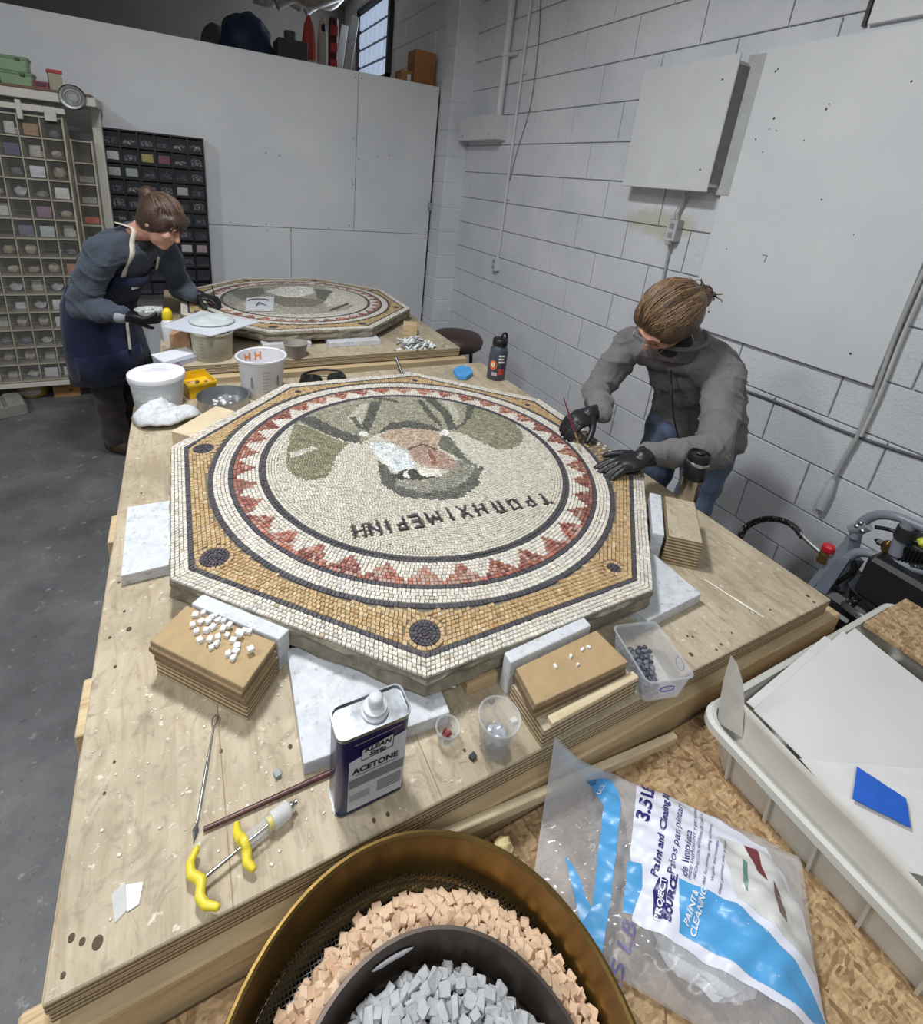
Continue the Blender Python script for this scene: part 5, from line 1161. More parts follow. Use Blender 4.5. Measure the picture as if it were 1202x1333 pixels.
for i in range(7):
    y = -d / 2 + .06 + i * .066; mb = MB(); mb.add([(-w / 2 + .003, y - .002, .09), (-w / 2 + .003, y + .002, .09), (-w / 2 + .028, y + .002, .004), (-w / 2 + .028, y - .002, .004), (-w / 2 - .001, y - .002, .09), (-w / 2 - .001, y + .002, .09), (-w / 2 + .020, y + .002, .004), (-w / 2 + .020, y - .002, .004)], [(4, 5, 6, 7), (0, 3, 2, 1), (0, 1, 5, 4), (1, 2, 6, 5), (2, 3, 7, 6), (3, 0, 4, 7)]); mb.build('rib', TUB, tu)
def sheet(name, label, corners, mat, bow=.01, th=.0008, n=12, seed=0, cat='paper'):
    random.seed(seed); a, b, c, d_ = corners; vs = []
    for sgn in (1, 0):
        for i in range(n + 1):
            for j in range(n + 1):
                s, t = i / n, j / n; p = a.lerp(b, s).lerp(d_.lerp(c, s), t); p = p + Vector((0, 0, bow * math.sin(s * 3.14) * math.sin(t * 3.14) + .0012 * math.sin(s * 13 + seed) * math.sin(t * 9 + seed) + sgn * th)); vs.append(p)
    m = (n + 1) ** 2; f = []
    for i in range(n):
        for j in range(n): q = (i * (n + 1) + j, (i + 1) * (n + 1) + j, (i + 1) * (n + 1) + j + 1, i * (n + 1) + j + 1); f += [q, tuple(m + k for k in q[::-1])]
    for i in range(n):
        for q in ((i * (n + 1), (i + 1) * (n + 1)), ((i + 1) * (n + 1) + n, i * (n + 1) + n), (i + 1, i), (n * (n + 1) + i, n * (n + 1) + i + 1)): f.append((q[1], q[0], m + q[0], m + q[1]))
    mb = MB(); mb.add(vs, f); me = mb.mesh(name, mat, .6); fixn(me); cc = sum(corners, Vector()) / 4; me.transform(Matrix.Translation(-cc)); o = bpy.data.objects.new(name, me); COL.objects.link(o); o.location = cc
    return tag(o, label, cat)
PAP = M('tub_paper', hexc(208, 208, 206), .6, var=.03, vs=8); VEL = clear('vellum', (.74, .71, .64), .78, .5); VELW = clear('vellum_white', (.84, .83, .80), .70, .4)
zt = TZt + .012
sheet('paper_sheet', 'large white paper sheet underneath, edge showing along the strand board offcut', [P(1000, 905, zt - .008), P(1113, 818, zt - .008), P(1290, 960, zt - .008), P(1200, 1080, zt - .008)], PAP, .004, seed=2)
sheet('paper_sheet', 'white paper sheet with ink-marked corner near the tub rim', [P(972, 914, zt - .005), P(1074, 828, zt - .004), P(1150, 880, zt - .004), P(1060, 990, zt - .004)], PAP, .003, seed=3)
sheet('paper_sheet', 'topmost large white paper sheet in the milky tub', [P(981, 925, zt), P(1097, 822, zt), P(1260, 962, zt), P(1120, 1060, zt)], PAP, .006, seed=4)
sheet('tracing_sheet', 'translucent sheet bearing the blue tape, over the white paper', [P(1041, 988, zt + .011), P(1230, 1003, zt + .011), P(1330, 1180, zt - .01), P(1165, 1130, zt - .004)], VELW, .003, seed=5)
sheet('masking_tape', 'strip of blue masking tape on the translucent sheet', [P(1116, 998, zt + .0155), P(1180, 1040, zt + .014), P(1186, 1078, zt + .010), P(1110, 1040, zt + .013)], M('tape_blue', hexc(34, 92, 190), .55, var=.1, vs=40), .003, .0008, 6, 6, 'tape')
# standing vellum, folded along the tub wall
vt = thing('vellum_roll', 'curled tan tracing paper standing along the inner tub wall', 'paper', (0, 0, 0))
ctop = [Vector((.773, .277, .890)), P(1060, 1010, .884), P(1150, 1100, .880), P(1240, 1195, .876)]
cbot = [Vector((.766, .272, .79)), Vector((.766, .166, .79)), Vector((.766, .078, .79)), Vector((.766, .004, .79))]
ta, tb_ = smoothline(ctop, 6), smoothline(cbot, 6); vs = []; m = 6
for a, b in zip(ta, tb_):
    for k in range(m + 1): q = a.lerp(b, k / m); vs.append(q + Vector((.006 * math.sin(k / m * 3.14), 0, 0)))
fs = [(i * (m + 1) + k, (i + 1) * (m + 1) + k, (i + 1) * (m + 1) + k + 1, i * (m + 1) + k + 1) for i in range(len(ta) - 1) for k in range(m)]
o = MB().add(vs, fs).build('sheet', VEL, vt, 3); so = o.modifiers.new('s', 'SOLIDIFY'); so.thickness = .0008
bl = [Vector(q) for q in ((.755, .313, .967), (.752, .309, .92), (.754, .304, .875), (.757, .297, .83), (.773, .262, .83), (.773, .277, .89), (.771, .289, .925), (.763, .304, .955))]
o = MB().add(bl, [tuple(range(8))]).build('folded_flap', VEL, vt); so = o.modifiers.new('s', 'SOLIDIFY'); so.thickness = .0008
slabbox('strand_board_offcut', 'strand board offcut lying across the far end of the tub', 'board', [(1.235, .303), (1.415, .303), (1.43, -.25), (1.25, -.25)], TZt + .0035, TZt + .0155, 'osb', bev=.001)
yj_ = thing('yellow_jug', 'yellow plastic bottle lying in the tub under the papers', 'bottle', (.93, .02, OZ + .045)); MB().lathe([(0, 0), (.03, 0), (.034, .006), (.034, .09), (.02, .11), (.012, .115), (.012, .13), (0, .13)], 24, mt=Matrix.Rotation(math.pi / 2, 4, 'Y')).build('body', M('jug_yellow', hexc(206, 160, 44), .35), yj_, .8)
# ================================================================== right wall fixtures
XW = WX - .0052
# breaker cabinet
bx = thing('electrical_cabinet', 'white metal electrical cabinet with wide door on the block wall', 'electrical box', (XW, 1.865, 1.985))
MB().box((-.045, -.01, 0), (.088, .47, .50), bev=.002).build('back_box', WALLP, bx)
MB().box((-.104, 0, 0), (.012, .512, .545), bev=.003).build('door', WALLP, bx)
MB().box((-.012, -.272, 0), (.024, .075, .56), bev=.002).build('side_channel', M('channel_grey', hexc(186, 188, 188), .45), bx)
MB().box((-.05, -.249, 0), (.09, .008, .47), bev=.001).build('hinge_strip', M('channel_dark', hexc(120, 122, 120), .5), bx)
for dz in (-.18, .18): MB().lathe([(0, 0), (.004, 0), (.004, .002), (0, .003)], 8, mt=Matrix.Translation((-.110, -.2, dz)) @ Matrix.Rotation(-math.pi / 2, 4, 'Y')).build('screw', scr, bx)
# outlet with flexible conduit below
ol_ = thing('wall_outlet', 'grey metal wall outlet on flexible conduit below the electrical cabinet', 'outlet', (XW, 1.795, 1.525))
MB().box((-.022, 0, 0), (.044, .058, .105), bev=.004).build('box', M('galv_box', hexc(170, 172, 172), .4, .6), ol_)
MB().box((-.046, 0, 0), (.004, .054, .10), bev=.001).build('cover', M('outlet_cover', hexc(196, 198, 198), .4), ol_)
for dz in (.022, -.022): MB().box((-.049, 0, dz), (.003, .026, .026), bev=.001).build('socket', M('socket_grey', hexc(150, 150, 150), .5), ol_)
pts = smoothline([(-.022, 0, .05), (-.028, .006, .08), (-.022, -.002, .115), (-.03, -.015, .15), (-.04, -.012, .20)], 10)
MB().tube(pts, [.010 + .0015 * (i % 2) for i in range(len(pts))], 10).build('flex_conduit', M('flex', hexc(190, 192, 192), .4, .5), ol_, 1)
MB().tube(smoothline([(-.022, .004, -.05), (-.02, .006, -.12), (-.016, .003, -.25), (-.016, .010, -.45)]), .0055, 8).build('cord', M('cord_grey', hexc(176, 178, 176), .5), ol_, 1)
MB().box((-.05, -.002, -.060), (.026, .022, .018), bev=.003).build('plug', M('cord_grey', hexc(176, 178, 176), .5), ol_)
# large boards
slab = thing('wall_board', 'large white panel board mounted on the block wall, marked with a small 7', 'board', (XW, 1.197, 1.69))
MB().box((-.012, 0, 0), (.020, .80, 1.18), bev=.002).build('panel', 'white_panel', slab)
for y, z in ((.3, .5), (-.3, .5), (.3, -.5), (-.3, -.5)): MB().lathe([(0, 0), (.004, 0), (.004, .002), (0, .003)], 8, mt=Matrix.Translation((-.0225, y, z)) @ Matrix.Rotation(-math.pi / 2, 4, 'Y')).build('screw', scr, slab)
p = PX(995, 336, XW - .022); mb = MB(); q = p - Vector((XW, 1.197, 1.69)); mb.tube([(-.0228, q.y + .011, q.z + .012), (-.0228, q.y - .010, q.z + .013), (-.0228, q.y - .006, q.z - .016)], .0015, 4); mb.build('pencil_seven', INKB, slab)
for u, v, r in [(1008, 154, .006), (1002, 168, .003), (1011, 170, .003), (984, 181, .004), (1047, 183, .004), (1076, 142, .005), (1080, 136, .003), (993, 198, .003), (1013, 90, .004), (1187, 106, .004), (1070, 260, .004), (946, 324, .003), (1112, 305, .003)]:
    q = PX(u, v, XW - .0222) - Vector((XW, 1.197, 1.69)); MB().ell((-.0222, q.y, q.z), (.0008, r * .8, r), seg=8, rings=5).build('nail_hole', scr, slab)
ub = thing('wall_board', 'upper white panel board above the large one, near the ceiling cable', 'board', (XW, .98, 2.82)); MB().box((-.012, -.08, 0), (.020, .62, 1.04), bev=.002).build('panel', 'white_panel', ub)
MB().box((-.008, .245, 0), (.016, .012, 1.04)).build('edge_strip', M('edge_dark', hexc(74, 72, 70), .7), ub)
cbl = MB().tube(smoothline([(XW - .03, 1.12, 2.62), (XW - .035, 1.05, 2.48), (XW - .035, .98, 2.42), (XW - .03, .80, 2.37), (XW - .03, .5, 2.36)]), .006, 8).build('wall_cable', M('cable_grey', hexc(170, 172, 172), .5), None, 1); tag(cbl, 'grey cable looping over the upper white wall board', 'cable')
cb2 = MB().tube(smoothline([(XW - .03, 1.09, 2.62), (XW - .036, 1.02, 2.49), (XW - .036, .96, 2.44), (XW - .03, .78, 2.395), (XW - .03, .5, 2.385)]), .005, 8).build('wall_cable', M('cable_grey', hexc(170, 172, 172), .5), None, 1); tag(cb2, 'thinner cable following the grey one over the upper wall board', 'cable')
# wireway box and conduits
ww = thing('junction_box', 'white metal box high on the block wall near the corner', 'electrical box', (XW, 3.745, 2.055))
MB().box((-.055, 0, 0), (.11, .545, .165), bev=.003).build('box', WALLP, ww); MB().box((-.113, 0, 0), (.006, .553, .172), bev=.001).build('cover', WALLP, ww)
for y in (-.2, .2): MB().lathe([(0, 0), (.005, 0), (.004, .003), (0, .004)], 8, mt=Matrix.Translation((-.116, y, -.05)) @ Matrix.Rotation(-math.pi / 2, 4, 'Y')).build('screw', scr, ww)
cd = thing('conduit', 'thick white conduit rising from the junction box', 'pipe', (XW - .05, 3.54, 2.14)); MB().tube([(0, 0, 0), (0, 0, .5), (0, 0, 1.42)], .026, 16).build('pipe', WALLP, cd, 1)
MB().lathe([(.03, 0), (.033, .004), (.033, .022), (.03, .026)], 16, c=(0, 0, .38)).build('coupling', WALLP, cd, .8); MB().box((.025, -.05, .393), (.03, .10, .022), bev=.003).build('strap', WALLP, cd)
c2_ = thing('conduit', 'thin white conduit running down to the low wall outlet', 'pipe', (XW - .014, 3.36, 1.12)); MB().tube([(0, 0, 0), (0, 0, 1.0), (0, 0, 2.44)], .011, 12).build('pipe', WALLP, c2_, 1)
for z in (.45, 1.28): MB().box((.004, -.018, z), (.012, .05, .016), bev=.002).build('strap', WALLP, c2_)
lo = thing('wall_outlet', 'low white wall outlet at the foot of the thin conduit', 'outlet', (XW, 3.36, 1.075)); MB().box((-.022, 0, 0), (.044, .062, .10), bev=.004).build('box', WALLP, lo); MB().box((-.046, 0, 0), (.004, .058, .096), bev=.001).build('cover', WHITE_PL, lo)
for dz in (.022, -.022): MB().box((-.049, 0, dz), (.003, .026, .026), bev=.001).build('socket', M('socket_grey', hexc(150, 150, 150), .5), lo)
wi = MB().tube(smoothline([(XW - .006, 3.30, 3.5), (XW - .006, 3.29, 3.0), (XW - .008, 3.22, 2.6), (XW - .006, 3.21, 2.2), (XW - .006, 3.30, 1.9), (XW - .006, 3.345, 1.7)]), .003, 6).build('wall_wire', M('wire_grey', hexc(120, 120, 118), .6), None, 1); tag(wi, 'thin loose wire hanging beside the thin conduit', 'wire')
# hanging cord with connector, dark cable
xs = XW - .02
hc = thing('extension_cord', 'grey extension cord hanging on the wall with white connector at its end', 'cord', (0, 0, 0))
ln = [PX(u, v, xs) for u, v in [(1215, 330), (1195, 370), (1165, 440), (1140, 510), (1118, 565), (1098, 600), (1082, 632)]]
MB().tube(smoothline(ln), .0075, 8).build('cord', M('cord_grey', hexc(176, 178, 176), .5), hc, 1)
ln2 = [PX(u, v, xs) for u, v in [(1215, 345), (1200, 380), (1172, 445), (1146, 512), (1121, 568)]]; MB().tube(smoothline(ln2), .0055, 8).build('second_cord', M('cord_pale', hexc(200, 202, 198), .5), hc, 1)
a, b = PX(1082, 632, xs), PX(1068, 662, xs); MB().tube([a + (a - b) * .25, a, a.lerp(b, .3), b], [.009, .014, .017, .017], 8).build('connector', WHITE_PL, hc, .9)
MB().tube([b, b + (b - a) * .12], [.012, .012], 8).build('connector_face', M('socket_grey', hexc(150, 150, 150), .5), hc)
dc = MB().tube(smoothline([PX(u, v, XW - .006) for u, v in [(955, 503), (1020, 527), (1085, 556), (1150, 580), (1230, 606)]]), .006, 8).build('wall_cable', M('cable_dark', hexc(96, 98, 100), .6), None, 1); tag(dc, 'dark cable running along a mortar joint below the large board', 'cable')
# ================================================================== cabinets by the partition
random.seed(3)
BEIGE = M('cabinet_beige', hexc(172, 166, 148), .5, var=.06); CABD = M('cabinet_dark', hexc(84, 78, 68), .8, var=.15)
CLD = clear('drawer_clear', (.62, .60, .55), .07, .16)
fr = thing('shelf_frame', 'tall cream metal shelf frame around the beige drawer cabinets', 'shelf', (-.85, 4.05, 0))
CREAM = M('cream_metal', hexc(202, 198, 188), .45, var=.06)
MB().box((.438, .05, .955), (.05, .05, 1.91), bev=.003).build('post', CREAM, fr); MB().box((-.62, .05, .955), (.05, .05, 1.91), bev=.003).build('post', CREAM, fr)
MB().box((-.09, -.02, 1.885), (1.12, .35, .05), bev=.003).build('top_rail', CREAM, fr); MB().box((-.10, -.02, 1.916), (1.10, .36, .014), bev=.002).build('top_shelf', M('brown_shelf', hexc(110, 84, 68), .6), fr)
MB().box((-.12, -.16, 1.815), (.86, .03, .03), bev=.002).build('cross_rail', CREAM, fr); MB().box((.10, -.165, 1.80), (.025, .03, .10), bev=.002).build('bracket', CREAM, fr); MB().box((.155, -.17, 1.815), (.11, .012, .035), bev=.002).build('bracket', CREAM, fr)
MB().box((.24, -.172, 1.795), (.055, .012, .075), bev=.002).build('bracket', CREAM, fr)
MB().box((-.10, 0, .140), (1.05, .32, .03), bev=.002).build('low_shelf', CREAM, fr)
def cabinet(label, x1, y, cw, ncol, z1, rh, nrow, dep, frac=1.0):
    x0 = x1 - cw * ncol; z0 = z1 - rh * nrow
    c = thing('drawer_cabinet', label, 'cabinet', ((x0 + x1) / 2, y + dep / 2, z0)); W, H = x1 - x0, z1 - z0
    b = MB(); b.box((0, dep / 2 - .004, H / 2), (W, .006, H)); b.build('back', CABD, c)
    for sx in (-1, 1): MB().box((sx * (W / 2 + .004), 0, H / 2), (.010, dep, H + .02)).build('side', BEIGE, c)
    shm = MB().box((0, 0, 0), (W, dep, .008)).mesh('shelf_rail', BEIGE); dvm = MB().box((0, 0, 0), (.006, dep, H)).mesh('divider', BEIGE)
    for r in range(nrow + 1): inst('shelf_rail', shm, (0, 0, r * rh), parent=c)
    for k in range(1, ncol): inst('divider', dvm, (-W / 2 + k * cw, 0, H / 2), parent=c)
    # drawer: clear front with lip, tray behind
    dm = MB(); hw = cw / 2 - .006; hh = rh - .014
    dm.box((0, -dep / 2 + .006, hh / 2), (2 * hw, .003, hh)); dm.box((0, -dep / 2 + .002, hh * .42), (2 * hw, .008, .004)); dm.box((0, -.0, .002), (2 * hw, dep - .02, .003)); dme = dm.mesh('drawer', CLD)
    for r in range(nrow):
        for k in range(ncol): inst('drawer', dme, (-W / 2 + (k + .5) * cw, 0, r * rh + .006), parent=c)
    return c, x0, z0
c1, cx0, cz0 = cabinet('tall beige cabinet with many small clear drawers', -.567, 3.90, .1035, 6, 1.775, .1150, 14, .16)
c2, dx0, dz0 = cabinet('narrower beige drawer cabinet set back beside the tall one', -.447, 4.0, .098, 1, 1.665, .125, 12, .15)
junk = [('bag', hexc(196, 194, 196)), ('bag', hexc(176, 168, 150)), ('bag', hexc(150, 148, 142)), ('card', hexc(222, 222, 220)), ('bag', hexc(120, 116, 132)), ('card', hexc(200, 196, 186)), ('bag', hexc(162, 152, 130))]
jm = []
for i, (k, c) in enumerate(junk):
    m = M('junk_%d' % i, c, .6, var=.25, vs=60)
    if k == 'card': mb = MB(); mb.box((0, 0, .022), (.055, .004, .044)); mb.box((.004, .02, .012), (.07, .03, .024)); jm.append((mb.mesh('parts_bag', m), 'card'))
    else:
        bm = bmesh.new(); bmesh.ops.create_icosphere(bm, subdivisions=2, radius=1)
        for v in bm.verts: f = 1 + rnd(-.25, .25); v.co = Vector((v.co.x * .033 * f, v.co.y * .03 * f, (max(v.co.z, -.8) + .8) * .020 * f))
        me = bpy.data.meshes.new('parts_bag'); bm.to_mesh(me); bm.free(); me.materials.append(m); jm.append((me, 'bag'))
special = {(13, 4): hexc(176, 140, 96), (10, 5): hexc(228, 226, 224), (9, 4): hexc(150, 116, 140), (6, 5): hexc(190, 130, 106), (8, 3): hexc(120, 116, 140), (8, 4): hexc(196, 204, 206), (12, 3): hexc(92, 84, 130), (11, 4): hexc(224, 226, 230), (4, 4): hexc(226, 228, 226), (3, 4): hexc(220, 222, 222), (0, 3): hexc(214, 216, 218), (0, 4): hexc(216, 216, 214)}
for r in range(14):
    for k in range(1, 6):
        x = cx0 + (k + .5) * .1035; z = cz0 + r * .115 + .0100
        if (r, k) in special:
            o = MB().box((0, 0, .032), (.072, .006, .064), bev=.002).build('parts_card', M('card_%d_%d' % (r, k), special[(r, k)], .6, var=.2, vs=60)); o.location = (x, 3.935, z)
            tag(o, 'coloured card or packet behind a clear drawer of the tall beige cabinet', 'packet', 'packets in the beige drawer cabinet')
        elif random.random() < .8:
            me, kd = random.choice(jm); o = inst('parts_bag', me, (x + rnd(-.003, .003), 3.972, z), (0, 0, rnd(-.1, .1)), sc=(rnd(.85, 1), 1, rnd(.9, 1.7)))
            tag(o, 'small bag of parts inside a clear drawer of the tall beige cabinet', 'parts bag', 'bags in the beige drawer cabinet')
for r, c in ((8, hexc(206, 96, 64)), (7, hexc(170, 172, 172)), (6, hexc(64, 96, 70)), (9, hexc(168, 166, 156)), (10, hexc(150, 148, 140)), (5, hexc(150, 150, 142))):
    o = MB().box((0, 0, .018), (.08, .05, .036), bev=.003).build('parts_card', M('cardb_%d' % r, c, .6, var=.2, vs=60)); o.location = (-.496, 4.06, dz0 + r * .125 + .0100); tag(o, 'coloured packet in a clear drawer of the narrower beige cabinet', 'packet', 'packets in the narrower drawer cabinet')
# black bin rack hung on the partition
BLK = M('rack_black', hexc(22, 23, 27), .45, var=.2)
rk = thing('black_bin_rack', 'black rack of many small dark drawers hung on the white partition', 'bin rack', (-.106, 4.20, .68)); rw, nR, rhh = .588, 11, .0982
MB().box((0, .062, nR * rhh / 2), (rw, .006, nR * rhh)).build('back', BLK, rk)
shm = MB().box((0, 0, 0), (rw + .012, .13, .010)).mesh('shelf_rail', BLK); dvm = MB().box((0, 0, 0), (.010, .13, nR * rhh)).mesh('divider', BLK)
for r in range(nR + 1): inst('shelf_rail', shm, (0, 0, r * rhh), parent=rk)
for k in range(7): inst('divider', dvm, (-rw / 2 + k * rw / 6, 0, nR * rhh / 2), parent=rk)
DKC = clear('drawer_smoke', (.24, .25, .28), .10, .2)
dm = MB(); dm.box((0, -.058, .034), (.086, .003, .068)); dm.box((0, -.061, .072), (.086, .006, .010)); dm.box((0, 0, .003), (.084, .11, .003)); dme = dm.mesh('drawer', DKC)
hw_m = []
for i, c in enumerate((hexc(190, 192, 196), hexc(140, 142, 148), hexc(206, 206, 202), hexc(120, 118, 122))):
    mb = MB()
    for _ in range(26): mb.box((rnd(-.032, .032), rnd(-.022, .022), rnd(.0052, .034)), (rnd(.006, .016), rnd(.006, .012), rnd(.004, .009)), rz=rnd(0, 3))
    hw_m.append(mb.mesh('hardware_pile', M('hardware_%d' % i, c, .35, .6, var=.4, vs=90)))
spc = {(9, 2): hexc(206, 190, 96), (9, 3): hexc(150, 84, 90), (8, 0): hexc(196, 200, 196), (8, 1): hexc(190, 196, 184), (7, 4): hexc(206, 208, 208), (3, 4): hexc(226, 226, 222), (3, 5): hexc(206, 176, 180), (9, 0): hexc(236, 236, 236)}
for r in range(nR):
    for k in range(6):
        x = -rw / 2 + (k + .5) * rw / 6; inst('drawer', dme, (x, 0, r * rhh + .006), parent=rk)
        if r < 2: continue
        wx, wz = -.106 + x, .68 + r * rhh + .0108
        if (r, k) in spc:
            o = MB().box((0, 0, .028), (.066, .004, .05)).build('parts_card', M('rackcard_%d%d' % (r, k), spc[(r, k)], .6, var=.25, vs=70)); o.location = (wx, 4.150, wz); tag(o, 'coloured card or packet in a drawer of the black rack', 'packet', 'packets in the black rack')
        elif random.random() < .88:
            o = inst('hardware_pile', random.choice(hw_m), (wx, 4.178, wz), (0, 0, random.choice([0, math.pi])), sc=(1, .9, rnd(.8, 1.5))); tag(o, 'little pile of metal fixings in a drawer of the black rack', 'hardware', 'fixings in the black rack', None)
# on top of and below the shelf
zt = 1.924
GRN = M('green_box', hexc(136, 164, 126), .45, var=.05)
for i, (z, w_) in enumerate(((0, .155), (.075, .15))):
    t = thing('green_box', ['lower of two stacked pale green lidded boxes on the shelf top', 'upper of two stacked pale green lidded boxes on the shelf top'][i], 'box', (-.755 - .012 * i, 4.0, zt + z), .05)
    rr_stack(MB(), [(w_ - .01, .10, 0), (w_, .11, .058)], .012).build('body', GRN, t, .7); rr_stack(MB(), [(w_ + .008, .118, .058), (w_ + .01, .12, .070), (w_, .11, .073)], .014).build('lid', M('green_lid', hexc(118, 144, 112), .45), t, .7); MB().box((.03, -.06, .058), (.022, .006, .016), bev=.002).build('clip', M('clip_dark', hexc(60, 84, 60), .5), t)
t = thing('red_tin', 'low dark red tin on the shelf top', 'tin', (-.645, 3.98, zt)); MB().box((0, 0, .019), (.075, .06, .038), bev=.003).build('body', M('tin_red', hexc(132, 60, 62), .4), t); MB().box((.0, -.031, .022), (.05, .002, .018)).build('label', M('tin_label', hexc(70, 52, 60), .4), t)
t = thing('printed_carton', 'small carton with red and black top beside the round metal lid', 'carton', (-.575, 3.96, zt), .25); MB().box((0, 0, .045), (.062, .05, .09), bev=.002).build('body', M('carton_pale', hexc(168, 164, 140), .6), t); MB().box((.0, 0, .099), (.07, .055, .018), bev=.002).build('lid', M('carton_red', hexc(180, 48, 50), .45), t)
dk = thing('metal_lid', 'round silvery embossed lid hung at the shelf corner', 'lid', (-.490, 3.8495, 1.895), 0)
MB().lathe([(0, .010), (.030, .010), (.034, .006), (.044, .006), (.048, .011), (.060, .012), (.066, .006), (.068, 0), (.062, .002), (0, .002)], 40, mt=Matrix.Rotation(math.pi / 2, 4, 'X')).build('disc', M('tin_lid', hexc(170, 172, 174), .25, 1, var=.2, vs=40), dk, .7)
for i in range(9): MB().box((-.018 + .0045 * i, -.011, 0), (.0022, .003, .03 - .002 * abs(i - 4))).build('embossing', STEEL, dk)
db = thing('dark_case', 'dark grey plastic case at the end of the shelf top', 'case', (-.90, 4.0, zt)); MB().box((0, 0, .055), (.13, .12, .11), bev=.012).build('shell', M('case_dark', hexc(78, 86, 86), .5), db)
t = thing('yellow_bucket', 'yellow bucket with white label under the shelf', 'bucket', (P(38, 515, 0).x + .02, 4.09, 0)); MB().lathe([(0, .001), (.080, .001), (.092, .085), (.097, .085), (.097, .098), (.085, .098), (0, .095)], 28).build('pail', M('bucket_yellow', hexc(196, 172, 66), .5), t, .8); cyl_patch(.0905, math.radians(-130), math.radians(-50), .02, .070).build('label', M('bucket_label2', hexc(200, 196, 184), .6, var=.1), t)
t = thing('cardboard_box', 'small cardboard box on the floor under the drawer cabinets', 'box', (P(88, 517, 0).x, 4.04, 0)); MB().box((0, 0, .05), (.15, .12, .10), bev=.002).build('carton', CARD, t); MB().box((0, .0, .1015), (.15, .06, .003)).build('flap', M('card_dark', hexc(130, 94, 60), .8), t); MB().lathe([(0, 0), (.013, 0), (.013, .001), (0, .001)], 14, mt=Matrix.Translation((.025, -.0605, .05)) @ Matrix.Rotation(math.pi / 2, 4, 'X')).build('stamp', M('stamp_brown', hexc(96, 64, 40), .8), t)
t = thing('wooden_crate', 'flat grey wooden crate on the floor at the cabinet foot', 'crate', (-1.12, 3.80, 0), .35); MB().box((0, 0, .035), (.30, .22, .07), bev=.004).build('body', M('crate_grey', hexc(128, 126, 120), .8, var=.2), t)
for i in range(3): MB().box((-.1 + i * .1, 0, .075), (.08, .22, .010), bev=.001).build('slat', M('crate_slat', hexc(146, 142, 134), .8, var=.2), t)
# ================================================================== loft storage
zl = PTOP - .018
def lf(u, y): return PY(u, 60, y).x
def lh(u, v, y): return max(.05, PY(u, v, y).z - zl)
x = lf(322, 5.2); hh = lh(322, 20, 5.2); t = crumple('blue_tarp', 'dark blue tarp bundle on the loft above the partition', 'tarp', (x, 5.2, zl), (.21, .16, hh * .52), M('tarp_blue', hexc(30, 38, 70), .6, var=.3), amp=.16, seed=12, sub=4)
x = lf(291, 5.5); t = crumple('grey_sack', 'dark grey round sack behind the blue tarp on the loft', 'sack', (x - .06, 5.55, zl), (.12, .10, lh(291, 30, 5.5) * .5), M('sack_dark', hexc(70, 72, 74), .8, var=.3), amp=.10, seed=15)
x = lf(268, 4.9); t = thing('black_case', 'low black case at the edge of the loft', 'case', (x, 4.9, zl)); MB().box((0, 0, .05), (.22, .2, .10), bev=.01).build('shell', BLACK_PL, t); MB().tube([(-.05, -.1, .06), (-.05, -.125, .06), (.05, -.125, .06), (.05, -.1, .06)], .008, 6).build('handle', BLACK_PL, t)
x = lf(378, 5.3); t = thing('dark_crate', 'dark crate with a pot on top between tarp and red bag on the loft', 'crate', (x, 5.3, zl)); hh = lh(374, 54, 5.3); MB().box((0, 0, hh / 2), (.26, .25, hh), bev=.008).build('body', M('crate_dark', hexc(74, 74, 72), .7, var=.2), t); MB().lathe([(0, hh), (.05, hh), (.055, hh + .07), (.05, hh + .08), (0, hh + .08)], 20).build('pot', M('pot_dark', hexc(84, 82, 80), .6), t, .8)
x = lf(402, 5.45); hh = lh(402, 20, 5.45); t = thing('red_bag', 'tall red and white bag standing on the loft', 'bag', (x, 5.45, zl)); gm = MB(); gm.ell((0, 0, hh * .5), (.065, .05, hh * .52)); gm.ell((.0, 0, .10), (.07, .07, .12)); blob(gm, 'sack', M('bag_red', hexc(190, 70, 50), .6, var=.2), t, .02, 2); MB().box((0, -.06, .12), (.10, .02, .2), bev=.008).build('white_panel', M('bag_white', hexc(200, 198, 190), .6), t)
x = lf(420, 5.5); hh = lh(420, 16, 5.5); t = thing('white_sack', 'pale upright sack with a dark top between red bags on the loft', 'bag', (x, 5.5, zl)); gm = MB(); gm.ell((0, 0, hh * .48), (.055, .05, hh * .5)); blob(gm, 'sack', M('sack_pale', hexc(190, 186, 178), .7, var=.1), t, .02, 2); MB().box((0, -.03, hh * .8), (.04, .05, .06), bev=.01).build('dark_top', BLACK_PL, t)
x = lf(434, 5.55); hh = lh(434, 22, 5.55); t = thing('red_banner_bag', 'dark bag with red printed panels on the loft', 'bag', (x, 5.55, zl)); MB().box((0, 0, hh / 2), (.09, .06, hh), bev=.02).build('body', M('bag_darkred', hexc(80, 34, 34), .6), t)
for i in range(4): MB().box((0, -.032, hh * (.16 + i * .22)), (.07, .006, hh * .13), bev=.002).build('print', M('bag_print', hexc(190, 60, 54), .5), t)
for i, (u0, u1, vt, yy, c, lb) in enumerate(((437, 449, 33, 5.9, hexc(104, 102, 100), 'dark grey plank leaning on the upper wall beside the window'), (448, 463, 22, 5.62, hexc(190, 190, 190), 'pale plank with dark end leaning on the upper wall beside the window'))):
    a = PY(u0, 80, yy); a.z = zl; b = PY(u1, vt, yy + .08); t = thing('leaning_plank', lb, 'plank', a); b = b - a; dr = b.normalized(); sd = dr.cross(Vector((0, 1, 0))).normalized(); n = dr.cross(sd)
    mt = Matrix(((sd.x, n.x, dr.x, b.x / 2), (sd.y, n.y, dr.y, b.y / 2), (sd.z, n.z, dr.z, b.z / 2), (0, 0, 0, 1))); MB().box(None, (.075, .02, b.length), mt=mt, bev=.003).build('board', M('plank_%d' % i, c, .6), t)
